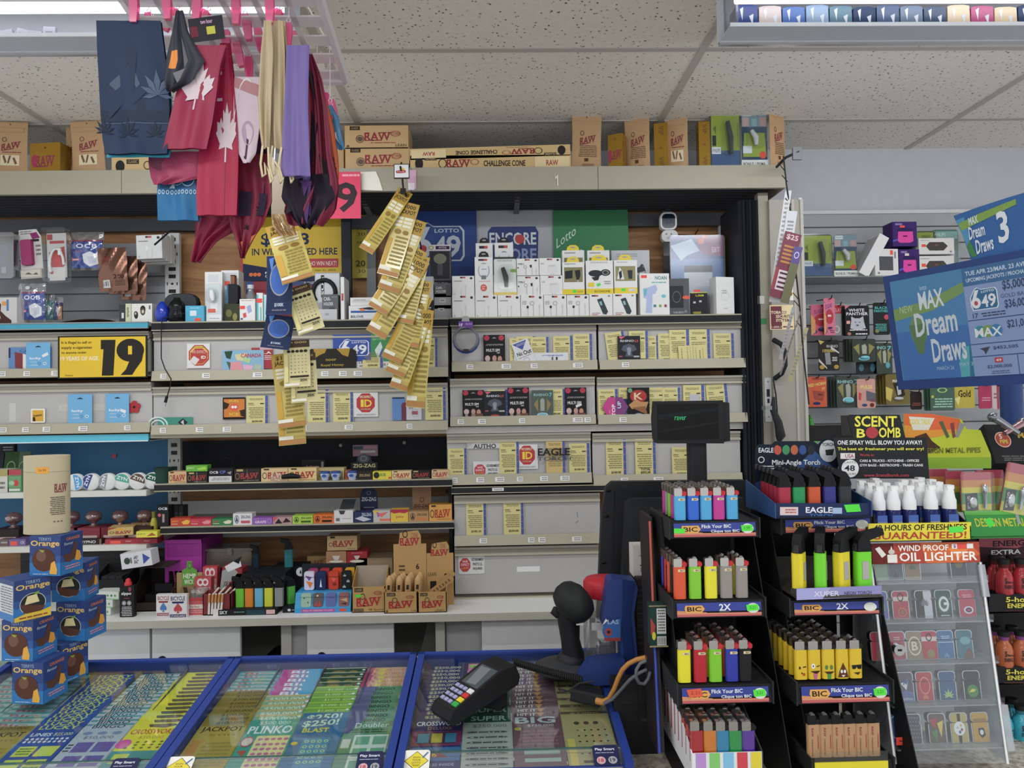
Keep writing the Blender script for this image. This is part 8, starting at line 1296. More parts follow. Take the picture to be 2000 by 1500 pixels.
# ================================================================ ticket trays
def tick(w, h, col, ops, key):
    def mk():
        def f(u, v, l): return Vector(((u-.5)*w, h*(1-v), l))
        f.sub = 6; f.asp = w/h; f.ls = .12
        return MB().sheet(lambda u, v: f(u, v, 0), 5, 8, col).art(f, ops)
    return cache(key, mk)
TK = {
 'lines': ('2a4a9a', 'b .1 .008 .9 .078 c3cf6a LUCKY;b .08 .14 .5 .2 d9e0e8 LINES;t .55 .14 .92 .2 d9e0a0 $25,000;'+';'.join('o %.2f %.2f .03 .018 d9e0e8' % (.1+.1*i, .25+.05*j) for i in range(9) for j in range(2))+';r .12 .38 .48 .55 c6cf5a;r .55 .38 .92 .55 c6cf5a;r .12 .6 .48 .77 c6cf5a;r .55 .6 .92 .77 c6cf5a;r .4 .82 .9 .97 c6cf5a;l .15 .4 .45 .53 3 5a7a3a;l .58 .62 .9 .75 3 5a7a3a', 'navy and lime'),
 'bingo': ('b3b9c8', 'r 0 0 1 .03 4a8a8c;b .15 .012 .85 .078 e0e2ea BINGO;b .17 .014 .85 .08 3a3c58 BINGO;o .2 .17 .1 .03 7a8ab0;o .5 .17 .1 .03 7a8ab0;o .8 .17 .1 .03 7a8ab0;t .2 .22 .8 .28 555a70 $50,000;r .18 .33 .52 .5 6a58a0;r .58 .33 .95 .5 6a58a0;r .18 .56 .52 .73 6a58a0;r .58 .56 .95 .73 6a58a0;l .02 .35 .14 .5 3 444;o .3 .88 .05 .03 55586a;o .5 .88 .05 .03 55586a;o .7 .88 .05 .03 55586a', 'silver and purple'),
 'cross': ('dcd23c', 'p 5a4a38 .3 .03 .8 .02 .95 .05 .7 .1 .35 .08;b .05 .12 .98 .21 b8502c CROSSWORD;t .3 .24 .8 .3 a8882c $50,000;'+';'.join('o %.2f %.2f .035 .015 6a6a3c' % (.2+.16*i, .35+.05*j) for i in range(5) for j in range(3))+';o .1 .38 .15 .08 d0509a;r 0 .5 1 .8 4a8f90;r .05 .8 .95 .96 c9503a;r .1 .55 .4 .7 c9d050', 'yellow'),
 'jack': ('a8923e', 'r 0 0 1 .1 8a742a;b .3 .012 .9 .07 4a3c18 $100,000;b .08 .11 .95 .22 2f2610 JACKPOT;t .3 .24 .85 .28 7a682c 500;r .05 .35 .25 .85 b07a34;l .3 .38 .92 .8 7 8f7f3c;r .05 .88 .5 .94 ddd8c8;r .55 .88 .95 .94 c0a860', 'olive gold'),
 'white': ('a9bdbd', 'r 0 0 1 .04 5f9a98;k .06;b .15 .05 .8 .1 b05a64 BIG;l .1 .12 .9 .3 3 9a6a70;r 0 .5 1 1 8aa8a8', 'pale teal'),
 'plinko': ('3f9688', 't .2 .03 .85 .1 c9d8c0 $500,000;b .05 .12 .95 .26 dcdfe8 PLINKO;r .3 .3 .98 .85 d9cf9a;'+';'.join('o %.2f %.2f .05 .022 b8689a' % (.4+.13*i, .36+.085*j) for i in range(5) for j in range(6))+';o .15 .4 .12 .08 c9b9b0;h .15 .4 .13 .09 .2 a84050;p b85040 .05 .55 .25 .55 .2 .65;r .1 .88 .9 .95 b8503c', 'green and cream'),
 'five': ('7fa58e', 'r 0 0 1 .04 b9a878;b .1 .05 .9 .13 cfd8c0 $500,000;o .95 .05 .04 .02 ddd;r 0 .2 1 1 5a9a88', 'sage green'),
 'big': ('8a8ab8', 'p c04a98 0 0 .4 0 .2 .3;b .25 .03 .9 .13 e6e4f0 BIG;p 4aa0d0 .6 0 1 0 .9 .3;r 0 .4 1 1 4a90b8', 'violet and blue'),
 'blast': ('2f6a9a', 'k -.05;b .1 .03 .85 .16 c3dcc8 $250!;k 0;b .15 .18 .7 .26 d9cc3c BLAST;r .25 .36 .8 .85 4a88b0;'+';'.join('h %.2f %.2f .045 .024 .4 b9d890' % (.34+.13*i, .42+.085*j) for i in range(4) for j in range(5))+';o .1 .45 .07 .03 c9b83c;r .05 .9 .9 .97 8a7a5a', 'blue'),
 'lime': ('6fa03c', 'r 0 0 1 .03 9ac04a;t .3 .05 .65 .1 d9e0a0 $1,000;t .72 .05 .9 .1 d9e0a0 $250;o .94 .06 .04 .02 ddd;r 0 .2 1 1 2f6a9a', 'lime green'),
 'dark': ('2c4a3a', 'r 0 0 1 .02 a8b0a0;o .35 .12 .18 .05 8a7a3a;o .7 .12 .12 .05 8a7a3a;o .94 .06 .04 .02 ddd', 'dark green'),
 'double': ('5a8a6e', 'p 5a5a88 0 0 .4 0 .1 .3 0 .3;b .35 .03 .8 .09 26302a BINGO;t .2 .11 .9 .2 c9d8e0 Doubler;l .1 .22 .9 .3 2 2a4a3a;r .25 .33 .95 .97 c9d4d0;r .3 .36 .58 .5 6aa088;r .65 .36 .92 .5 6aa088;r .3 .56 .58 .7 6aa088;r .65 .56 .92 .7 6aa088;r .3 .76 .58 .9 6aa088;r .65 .76 .92 .9 6aa088;r .03 .4 .2 .55 c9c9c9', 'green and violet'),
 'pink': ('d0a48a', 'p c0406a 0 0 .2 0 .1 .2 0 .2;t .2 .03 .95 .1 c06a4a $100,000;p d9c050 .3 .03 .5 .03 .4 .15;r 0 .25 1 1 c0708a', 'pink and peach'),
 'delux': ('2c2c68', 'b .2 .01 .85 .07 c3c0a0 $250,000;b .05 .12 .98 .2 e0dfe6 CROSSWORD;t .3 .22 .8 .27 c08a5a DELUXE;r 0 .3 1 .55 7a2c5a;r .1 .32 .9 .52 4a2c4a;r .12 .34 .35 .5 3a7a98;r .4 .34 .62 .5 b8a84a;r .68 .34 .9 .5 3a7a98;r 0 .58 1 .8 3a6aa0;p 8a3040 .2 .75 .5 .62 .8 .75;b .45 .66 .55 .74 d8b04a 6;t .2 .84 .9 .88 b9b9d0 PUZZLES INSIDE;l .1 .92 .9 .98 1 c9c9d0', 'navy crossword'),
 'neon': ('d86aa8', 'r .03 .03 .97 .1 8ac84a;b .1 .05 .7 .14 7a2a5a $5;p d8d83c .3 .15 .8 .12 .6 .25;r .05 .25 .95 1 c08a9a', 'neon pink and green'),
 'super': ('a3a8a4', 'r 0 0 1 .16 1f4a3a;b .15 .04 .9 .13 a8b8b0 SUPER;t .2 .2 .9 .26 555 $250,000;'+';'.join('h .5 %.2f .42 .028 .15 555;l .15 %.2f .85 %.2f 1 444' % (.34+.09*j, .32+.09*j, .36+.09*j) for j in range(7)), 'silver and dark green'),
 'hit': ('6a4a58', 'b .1 .01 .5 .06 d9d9dc HIT IT;b .05 .08 .9 .2 b9c4cc BIG;p c08a5a .5 .0 .7 0 .6 .08;t .3 .22 .85 .27 c9c0c4 $750,000;l .1 .32 .9 .6 5 8a5a64;r .2 .68 .9 .74 9ab0a8;r .2 .8 .9 .86 9ab0a8;o .1 .3 .07 .03 b0a84a;r 0 .95 1 1 d0ccd0', 'maroon and silver'),
 'tan': ('a89c70', 'r 0 0 1 .05 5a4c3c;t .2 .02 .8 .045 b8a070 $1000;o .3 .22 .06 .03 4a4234;o .5 .22 .06 .03 4a4234;o .7 .22 .06 .03 4a4234;'+';'.join('o %.2f %.2f .025 .012 2f2a20' % (.3+.14*i, .35+.1*j) for i in range(5) for j in range(5))+';r .05 .5 .2 .95 c9b860;r .3 .86 .9 .9 3a3228', 'tan')}
def tray3(X0, X1, label, cols, tags=(1, 1)):
    sl = math.atan2(.06, .46); T = thing('ticket_tray', label, 'tray', (X0, 1.39, EYE-.68), (sl, 0, 0), None); W = X1-X0; BL = '1d3888'; L_ = .464
    MB().box(0, .016, 0, L_, -.035, .008, BL).box(W-.016, W, 0, L_, -.035, .008, BL).box(0, W, L_-.012, L_, -.035, .008, BL).to('frame', T)
    MB().prism([(-.03, -.05), (.01, -.05), (.018, -.0085), (.012, -.0085), (-.02, -.03)], 0, W, '24387c', 'x').to('front_lip', T)
    MB().box(.016, W-.016, 0, L_-.012, -.034, -.03, '2c3450').to('floor_panel', T)
    for i in range(len(cols)-1): MB().box(W*(i+1)/len(cols)-.001, W*(i+1)/len(cols)+.001, .0, L_-.02, -.03, -.012, '4a4f60').to('divider', T)
    MB().box(.012, W-.012, .055, L_-.01, .003, .0045, clear('tray_cover', 'f6fbfa', .1, .03, .0, 'ffffff', .2)).box(.012, W-.012, .0535, .055, .001, .0055, clear('glass_edge', '6fa09a', .2, .05, .5, '4a7a74')).to('glass_cover', T)
    MB().add([(.016, .0535, .003), (W-.016, .0535, .003), (W-.016, .016, -.010), (.016, .016, -.010)], [(0, 1, 2, 3)], clear('front_glass', 'eef4f4', .12, .04, .06)).to('front_window', T)
    cw = (W-.036)/len(cols)
    for ci, stack in enumerate(cols):
        k = 0; n = sum(q[1] for q in stack)
        for name, cnt in stack:
            c, o, nm = TK[name]
            for j in range(cnt):
                me = tick(cw*.97, .2, c, o, (name, round(cw, 3)))
                y = k*(.236/max(n-1, 1))
                m_ = Matrix.Rotation(sl, 4, 'X'); loc = m_ @ Vector((.018+cw*(ci+.5)+.002*math.sin(k*2.1), y+.006, -.0095-k*.0008)) + Vector((X0, 1.39, EYE-.68))
                where = 'front' if k == 0 else 'back' if k == n-1 else '%s from the front' % (ORD[k] if k < 20 else 'far')
                o_ = thing('scratch_ticket', '%s scratch ticket, %s in %s column of %s tray' % (nm, where, ORD[ci], label.split()[0]), 'ticket', loc, (sl+.0, 0, 0), 'scratch tickets in the %s tray' % label.split()[0]); obj('ticket_face', me, o_)
                k += 1
    def dec(nm, fx, sz, col, ops, lb):
        o = Vector((W*fx, .056, .0075)); v = Vector((0, -sz[1]*.945, -sz[1]*.327)); f_ = flat(o, (sz[0], 0, 0), v); mb = MB()
        c = rr(0, 1, 0, 1, .12); mb.add([f_(p[0], p[1], 0) for p in c]+[f_(p[0], p[1], -.001) for p in c], [tuple(range(len(c))), tuple(range(2*len(c)-1, len(c)-1, -1))], col); mb.art(f_, ops).to(nm, T, label=lb)
    if tags[0]: dec('reminder_label', .03, (.05, .048), 'e4e2da', 'p 2c2c20 .5 .06 .96 .5 .5 .94 .04 .5;p d8c83a .5 .09 .93 .5 .5 .91 .07 .5;t .36 .3 .64 .38 3a3418 SIGN;t .34 .42 .66 .5 3a3418 YOUR;t .34 .54 .66 .62 3a3418 LOTTO;t .36 .66 .64 .74 3a3418 TICKET;p 4a6a9a .7 .35 .9 .1 .94 .14 .75 .38', 'white label with yellow diamond')
    if tags[1]: dec('age_label', .84, (.05, .045), '20264a', 'b .1 .15 .85 .3 d9dce6 Play Smart;l .1 .36 .8 .42 1 a9b0c8;o .28 .75 .17 .18 c9a0a8;b .18 .66 .38 .84 a83444 18;o .72 .75 .17 .18 9a9ca0;b .62 .66 .82 .84 33363f 19', 'navy label')
tray3(-1.195, -.645, 'left blue framed tray of scratch tickets beneath chocolate boxes', [[('white', 12)], [('jack', 1), ('white', 12)], [('lines', 15)], [('bingo', 15)], [('cross', 14)]], (0, 1))
tray3(-.643, -.2, 'middle blue framed tray of scratch tickets with four mixed columns', [[('jack', 9), ('white', 6)], [('plinko', 1), ('five', 5), ('big', 6)], [('blast', 2), ('lime', 5), ('dark', 4)], [('double', 8), ('pink', 5)]])
tray3(-.196, .25, 'right blue framed tray of scratch tickets under the card terminal', [[('delux', 14)], [('super', 5), ('neon', 3)], [('hit', 14)], [('tan', 6), ('white', 3)]])
# ================================================================ chocolate boxes and tin
def choc(px, Y, zb, a, var, lab, nut=''):
    s, h = .0735, .088
    A = 'p 2a4f8e 0 .5 1 .5 1 1 0 1;p 2a70ae 0 .68 1 .68 1 1 0 1;t .3 .04 .7 .12 9ab0c8 TERRYS;b .04 .11 .97 .29 d8b46a Orange;'
    A += 'o .46 .6 .38 .29 54342a;o .38 .5 .16 .14 6a4638;p 8a9a3a .3 .34 .5 .36 .42 .42;p d9a03c .65 .95 .7 .68 .82 .62 .9 .85 .88 .96;l .1 .94 .6 .97 1 bcd' if var == 0 else 'o .5 .62 .36 .27 b9c4c8;o .5 .62 .34 .255 2c2a2c;p d9cc96 .28 .62 .35 .42 .6 .4 .68 .6;p 5a3a2e .16 .6 .84 .72 .75 .84 .5 .88 .25 .82;p 7a9a3a .5 .36 .68 .33 .62 .42'
    if var == 2: A += ';p d8b83c 0 1 0 .9 .3 .84 .7 .84 1 .78 1 1;l .1 .9 .9 .97 1 8a3a2a'
    Sd = 'p 2a4f8e 0 .5 1 .5 1 1 0 1;p 2a70ae 0 .68 1 .68 1 1 0 1;b .25 .08 .85 .16 c9744a ORANGE;t .15 .2 .55 .27 c9d4e0 flavour;p 5a3c32 .1 .5 .45 .5 .62 .22 .72 .25 .7 .6 .4 .72 .2 .68;p d99a3c .62 .7 .7 .45 .85 .5 .92 .68 .8 .74;l .15 .78 .85 .9 2 c98aa0'
    NF = 'p 2a70ae 0 .65 1 .65 1 1 0 1;r .06 .12 .94 .82 c6cacc;l .1 .16 .9 .8 10 6a7478;r .33 .12 .34 .82 9aa'
    x = P(px, 1200, Y).x
    t = solo('chocolate_box', lab, 'box', carton(s, s, h, '223a74', A, Sd, NF).box(-s/2+.001, s/2-.001, .001, s-.001, h, h+.0004, '2a4480'), (x, Y, zb), (0, 0, a), 'blue chocolate orange boxes')
zc = [.966+.0885*i for i in range(5)]
choc(54, 1.64, zc[0], -.14, 0, 'chocolate orange box at the bottom front of the stack')
choc(34, 1.65, zc[1], -.12, 0, 'chocolate orange box at left edge, second level of stack')
choc(64, 1.66, zc[2], .95, 2, 'chocolate orange box with yellow banner turned showing nutrition panel')
choc(88, 1.68, zc[3], -.12, 0, 'topmost chocolate orange box under the beige tin')
choc(146, 1.76, zc[0]+.008, 1.25, 0, 'chocolate orange box at bottom right of stack with white panel')
choc(138, 1.76, zc[1]+.008, -.14, 1, 'chocolate orange box with windowed ball above the bottom right one')
choc(134, 1.77, zc[2]+.008, .1, 1, 'chocolate orange box with windowed ball beside the topmost one')
t = thing('storage_tin', 'tall beige tin with orange price tag standing on chocolate boxes', 'tin', (P(92, 1000, 1.72).x, 1.72, zc[4]+.001), (0, 0, 0)); t.scale = (.89, .89, .9)
def ov(a): return [(.056*math.cos(i*math.tau/28), .036*math.sin(i*math.tau/28)) for i in range(28)]
MB().prism(ov(0), 0, .155, 'b2a78a', 'z', True).to('body', t)
def tf(a, b, l): q = -1.57+(a-.5)*2.4; return Vector(((.0562+l)*math.cos(q), (.0362+l)*math.sin(q), .195*(1-b)))
tf.sub = 8; tf.asp = .6
MB().prism(ov(0), .1555, .195, 'b5aa8d', 'z', True).art(tf, 'r .45 .14 .68 .22 dc9a3a;t .5 .165 .63 .195 5a4020 26.99').to('lid', t)
b = [q for q in t.children if q.name.startswith('body')][0]; mb = MB(); mb.art(tf, 'w .78 .36 1.05 .47 7a2c34;l .7 .52 1 .76 10 5a5040;o .78 .84 .02 .01 5a5040;o .85 .84 .02 .01 5a5040;o .92 .84 .02 .01 5a5040'); mb.to('printed_text', t)
# ================================================================ pocket lighter racks
def lighter(px, Y, zb, col, lab, kind=0, grp='pocket lighters in the racks', h=.062):
    o = thing('pocket_lighter', lab, 'lighter', (P(px, 1100, Y).x, Y, zb), None, grp)
    def body():
        r = rr(-.0122, .0122, -.006, .006, .0055, 3); mb = MB().prism(r, 0, h, (clear('tint_'+col, col, .25, .05, .75, col) if kind == 1 else M(col, .3)), 'z', False)
        if kind == 0: mb.art(flat((-.004, -.0062, h-.004), (.014, 0, 0), (0, 0, -.006)), 'p d8c9a0 0 .1 .9 .1 1 .5 .9 .9 0 .9;b .3 .25 .9 .75 2a2420 BIC')
        if kind == 2: mb.art(flat((-.0122, -.0061, h), (.0244, 0, 0), (0, 0, -h)), 'o .5 .8 .0 .0 222;'+EMO[col2])
        if kind == 3: mb.art(flat((-.0122, -.0061, h), (.0244, 0, 0), (0, 0, -h)), 'q .28 .1 .45 .35 8a2a30 RAW;q .3 .42 .42 .9 7a5a3c natural;r .75 .3 .8 .7 a02c34')
        return mb
    col2 = None
    if kind == 2: col2 = col; col = 'd3b42c'
    obj('body', cache(('lb', col, col2, kind, h), body), o)
    hood = ('161618' if kind == 3 else 'b9b5aem')
    obj('hood', cache(('lh', kind, h), lambda: MB().rbox(-.0122, .004 if kind != 2 else .006, -.006, .006, h, h+.016, .002, hood).cyl((-.001, -.004, h+.015), .0045, .008, '8c8a88m' if kind < 3 else '555', 'y', 10)), o)
    obj('button', cache(('lt', kind, h), lambda: MB().rbox(.0045, .0135, -.005, .005, h, h+.009, .003, 'b8202c' if kind == 0 else '1b1b1d')), o)
EMO = [';'.join(x) for x in (['o .35 .6 .07 .05 2a2010', 'p 2a2010 .6 .56 .85 .54 .85 .57 .6 .6', 'o .66 .82 .09 .05 b8302c', 'o .5 .78 .05 .03 2a2010'],
 ['o .35 .55 .15 .09 e4e0d8', 'o .35 .55 .05 .03 222', 'p 2a2010 .6 .55 .85 .52 .85 .55 .6 .58', 'p 3a1c1c .1 .72 .9 .7 .6 .82', 'p c05a8a .35 .8 .68 .8 .6 1 .42 1'],
 ['o .3 .6 .12 .08 4a7a3a', 'o .68 .6 .12 .08 4a7a3a', 'p 4a2c1c .1 .74 .9 .74 .6 .84 .4 .84', 'p 3f8a3f .35 .82 .65 .82 .62 1 .38 1'],
 ['p 5a3424 .1 .95 .2 .75 .5 .45 .8 .75 .9 .95', 'o .38 .75 .09 .06 e0dcd4', 'o .62 .75 .09 .06 e0dcd4', 'p e0dcd4 .35 .87 .65 .87 .5 .94'],
 ['p 1c1c1c .12 .55 .9 .53 .85 .68 .6 .68 .5 .6 .4 .68 .18 .68', 'p 3a2c14 .25 .8 .8 .78 .6 .88'])]
def rack(lab, tiers, cx, deep=.17):
    """tiers: (x0, x1, ytop, ybot, Y, ops, show_sign)"""
    T = thing('lighter_rack', lab, 'rack', (P(cx, 1490, 1.4).x, 1.4, ZC)); s0 = T.location; last = None
    for i, (x0, x1, y0, y1, Y, ops) in enumerate(tiers):
        a = P(x0, y0, Y)-s0; b = P(x1, y0, Y)-s0; zb = (P(x0, y1, Y)-s0).z
        MB().prism([(Y-s0.y-.002, a.z), (Y-s0.y+deep, a.z), (Y-s0.y+deep, a.z-.008), (Y-s0.y+.02, zb), (Y-s0.y-.006, zb)], a.x-.008, b.x+.008, '1d1e20', 'x').to('tier', T)
        MB().box(a.x-.01, a.x-.007, Y-s0.y-.008, Y-s0.y+deep, zb-.002, a.z+.006, '2a2b2e').to('tier_rim', T); MB().box(b.x+.007, b.x+.01, Y-s0.y-.008, Y-s0.y+deep, zb-.002, a.z+.006, '2a2b2e').to('tier_rim', T)
        if ops: MB().art(flat((a.x, Y-s0.y-.0055, a.z-.003), (b.x-a.x, 0, 0), (0, -.003, zb-a.z+.006)), ops).to('price_sign', T)
        last = (a, b)
    (x0, x1, y0, y1, Y, _) = tiers[0]; a = P(x0, y0, Y)-s0; b = P(x1, y0, Y)-s0
    for x in (a.x-.012, b.x+.01): MB().prism([(Y-s0.y+.05, a.z), (Y-s0.y+.16, a.z), (Y-s0.y+.16, .0), (-.04, .0), (-.04, .05), (Y-s0.y+.03, a.z-.05)], x-.001, x+.001, '17181a', 'x').to('side_frame', T)
    MB().box(a.x, b.x, Y-s0.y+.155, Y-s0.y+.16, 0, a.z, '17181c').to('rear_panel', T)
    return T
def sign(txt, tag1='4fd83a', pr='1.99', extra=''):
    o = 'r 0 0 1 .62 2c3a8c;p c98a5a 0 .55 .35 .7 .35 .8 0 .8;r 0 .74 1 1 b85a5a;p c98a6a 0 .7 1 .8 1 .86 0 .82;p d8a050 .1 .18 .3 .18 .33 .45 .29 .72 .11 .72 .09 .45;b .12 .28 .29 .62 26201c BIC;o .9 .45 .075 .36 d0d4cc;'
    o += 'b .5 .1 .64 .6 d9dde6 2X;r .5 .64 .62 .7 555' if txt == 2 else 'b .34 .12 .7 .38 d9dde6 Flick Your BIC;b .45 .5 .8 .76 d9dde6 Clique ton BIC'
    if tag1: o += ';p %s .82 .22 .96 .18 .97 .62 .83 .66;t .86 .32 .93 .5 2a5a20 %s' % (tag1, pr)
    return o+extra
rack('left black tiered rack of pocket lighters with blue price signs', [(1314, 1473, 1019, 1051, 1.50, sign(1, extra=';p 4fd83a .0 .35 .14 .38 .13 .72 .0 .7')), (1320, 1484, 1174, 1206, 1.43, sign(2, pr='2.21')), (1330, 1498, 1339, 1374, 1.37, sign(1, pr='2.21', extra=';p d8563c .05 .1 .22 .02 .24 .55 .08 .6;t .1 .2 .2 .4 7a2018 2.21'))], 1410)
rack('right black tiered rack of torches and printed lighters with blue signs', [(1531, 1696, 1012, 1042, 1.50, sign(1, '')), (1548, 1712, 1173, 1202, 1.44, sign(2, '')), (1562, 1732, 1336, 1373, 1.38, sign(1, pr='2.21')), (1592, 1734, 1486, 1510, 1.34, '')], 1640)
COLS = {'4aa0d0': 'sky blue', '2460c4': 'royal blue', 'b8328a': 'magenta', 'd0502c': 'orange red', '7ac02c': 'lime', 'dcd42c': 'yellow', '8c8682': 'grey', 'b01c2c': 'red', '2a349a': 'deep blue', '1f1f21': 'black'}
def bank(tier, xs, Y, zpy, cols, deep, kind=0, dy=.0255, hh=.062, names=None):
    z = P(xs[0], zpy, Y).z+.001
    for c, px in enumerate(xs):
        X = P(px, zpy, Y).x
        for k in range(deep[c]):
            col = cols[c] if k == 0 else (cols[c] if kind else rnd.choice(list(COLS)))
            nm = names[c] if names else COLS[col]
            xx = X
            q = 'the front' if k == 0 else 'row %s' % ['', 'two', 'three', 'four', 'five', 'six', 'seven', 'eight'][k]
            fpx = 965+xx*F/(Y+k*dy+.012); lighter(fpx, Y+k*dy+.012, z, col, '%s lighter in %s of the %s column, %s' % (nm, q if k == 0 else q, ORD[c], tier), kind, h=hh)
bank('top tier of left rack', (1336, 1362, 1387, 1412, 1438), 1.50, 1018, ('4aa0d0', '2460c4', '4aa0d0', 'b8328a', '4aa0d0'), (5, 5, 5, 5, 5), hh=.049)
bank('second tier of left rack', (1336, 1366, 1397, 1427, 1457), 1.43, 1173, ('d0502c', '7ac02c', 'dcd42c', '8c8682', '8c8682'), (5, 1, 1, 2, 3))
bank('third tier of left rack', (1345, 1376, 1406, 1438, 1464), 1.37, 1337, ('dcd42c', 'b01c2c', '7ac02c', '2a349a', '1f1f21'), (1, 3, 5, 5, 4), hh=.06)
# carton of clear lighters
t = thing('lighter_carton', 'white carton with coloured stripes holding clear tinted lighters', 'carton', P(1420, 1470, 1.30)); s0 = t.location; a = P(1353, 1470, 1.30)-s0; b = P(1488, 1470, 1.30)-s0
MB().box(a.x, b.x, 0, .002, -.05, 0, 'd9d9db').art(flat((a.x, 0, 0), (b.x-a.x, 0, 0), (0, 0, -.05)), ';'.join('r %.2f .0 %.2f 1 %s' % (.04+.2*i, .19+.2*i, c) for i, c in enumerate(('b08ac8', '7ac06a', '7ab8d8', 'c8404c', 'd8c83c')))).prism([(0, -.05), (.26, -.05), (.26, .09), (.2, .085), (0, 0)], a.x-.002, a.x, 'd4d4d6', 'x').prism([(0, -.05), (.26, -.05), (.26, .09), (.2, .085), (0, 0)], b.x, b.x+.002, '3a3a3c', 'x').box(a.x, b.x, 0, .26, -.05, -.048, '8c8c8e').to('carton', t)
for c, (px, col, nm) in enumerate([(1366, 'b01c24', 'red'), (1392, 'd8822c', 'orange'), (1416, '2a8ab8', 'blue'), (1441, '1f9a4a', 'green'), (1466, '5a2ca0', 'purple')]):
    X = P(px, 1470, 1.31).x
    for k in range(8):
        Y = 1.312+.027*k; lighter(965+X*F/Y, Y, P(px, 1470, 1.3).z-.02+k*.0, col, 'clear %s lighter, %s back in the striped carton' % (nm, ORD[k]), 1, 'clear tinted lighters in the striped carton', .055)
# right rack content
t = thing('torch_lighter_carton', 'dark blue carton of small angle torches with header card on top of right rack', 'carton', P(1590, 1012, 1.47)); s0 = t.location
fr = quad((1475, 868), (1637, 868), (1475, 975), 1.64); slab(MB(), fr, .002, '15202e', ((0, .08), (.04, 0), (.2, 0), (.24, -.06), (.7, -.06), (.76, 0), (.82, -.1), (.92, -.1), (1, .05), (1, 1), (0, 1))).art(fr, 'p 2a4a80 .5 .4 .7 .1 1 .5 1 1 .0 1 0 .7;b .04 .06 .22 .15 d0d6dc EAGLE;'+';'.join('o %.2f .1 .045 .09 %s' % (.27+.1*i, c) for i, c in enumerate(('b8503c', '3a8a5a', 'b8603c', '2c4a8a', '2a3038')))+';p 1c1e22 .22 -.03 .27 -.05 .3 .04;b .2 .28 .78 .4 d9dde0 Mini-Angle Torch;o .88 .12 .11 .2 c9ced0;b .8 -.03 .95 .03 26304a TORCH;p 2a3430 .84 .1 .95 .08 .93 .2 .85 .2;l .04 .38 .3 .46 2 c9c9cc;h .07 .28 .04 .06 .3 ccc').to('header_card', t)
fr = quad((1514, 983), (1700, 983), (1514, 1012), 1.475); slab(MB(), fr, .003, '232e52').art(fr, 'b .32 .25 .6 .65 dde0e6 EAGLE;t .36 .72 .6 .92 4a7ac0 TORCH;r .05 .25 .24 .8 d4c0c0;l .1 .35 .22 .7 2 b05a5a;p 4fd83a .72 .1 .88 .05 .9 .55 .75 .6;r .6 .3 .7 .7 9ab0d0').to('front_panel', t)
a = L(1514, 1012, 1.475); b = L(1700, 1012, 1.475); MB().box(a.x, b.x, 0, .17, a.z, a.z+.002, '1a2030').prism([(0, a.z), (.17, a.z), (.17, a.z+.06), (0, a.z+.03)], a.x-.002, a.x, '2a4a78', 'x').prism([(0, a.z), (.17, a.z), (.17, a.z+.06), (0, a.z+.03)], b.x, b.x+.002, '2a4a78', 'x').to('carton', t)
for c, (px, col, nm) in enumerate([(1534, 'a0243c', 'crimson'), (1562, '1f8a50', 'green'), (1592, 'c0502c', 'orange'), (1622, '2a2c7a', 'navy'), (1652, '33363a', 'charcoal')]):
    for k in range(4 if c else 5): torch(px-(k*7 if c else k*8), 1.50+.03*k, s0.z+a.z+.003+.0, col, nm, '%s angle torch, %s back in its column on right rack' % (nm, ORD[k]), .82, 0, 'angle torches on the right rack')
t = thing('torch_box', 'pale violet box front under the four neon torches on right rack', 'box', P(1640, 1172, 1.42)); s0 = t.location
fr = quad((1556, 1150), (1722, 1144), (1556, 1172), 1.42); slab(MB(), fr, .003, '8a88b8').art(fr, 'p a0a0d0 0 0 .4 0 .3 1 0 1;b .2 .3 .5 .75 c9cfe0 XUPER;b .56 .4 .88 .72 4a4a6a NEON TORCH').to('front_panel', t); a = L(1556, 1170, 1.42); b = L(1722, 1170, 1.42); MB().box(a.x, b.x, .0, .15, a.z, a.z+.006, '4a4640').box(a.x, b.x, .15, .152, a.z, a.z+.05, '4a4844').to('carton', t)
for k, (px, c, n) in enumerate([(1558, 'dccb2c', 'yellow'), (1600, '6fd02c', 'green'), (1641, 'dccb2c', 'yellow'), (1682, '6fd02c', 'green')]):
    o = torch(px+2, 1.445, P(1640, 1145, 1.445).z, c, n, 'tall neon %s torch with black nozzle, %s from left on right rack' % (n, ORD[k]), 1.0, math.pi+(.9, 1.1, .5, .1)[k], 'tall neon torches on right rack', .012)
    MB().box(-.007, .007, .0115, .0119, .015, .05, 'a8a4a0').to('barcode_label', o)
    MB().box(-.016, .016, -.012, .012, -(P(1640, 1145, 1.445).z-(s0.z+a.z+.006)), 0, '3a3834').to('holder', o)
bank('third tier of right rack', (1572, 1598, 1625, 1652, 1678), 1.38, 1331, (0, 1, 2, 3, 4), (6, 6, 6, 6, 2), 2, names=['winking face', 'tongue-out face', 'green-eyed face', 'brown swirl', 'sunglasses face'], hh=.055)
bank('bottom tier of right rack', (1597, 1621, 1644, 1667, 1690, 1713), 1.345, 1487, ('b08a66',)*6, (1,)*6, 3, names=['kraft brown printed']*6, hh=.062)
solo('yellow_strip', 'yellow and clear plastic strip across the bottom tier of right rack', 'strip', MB().box(-.067, .067, 0, .002, -.02, .0, 'd8cc2c').box(-.067, .067, 0, .001, 0, .018, CA), P(1663, 1488, 1.335))
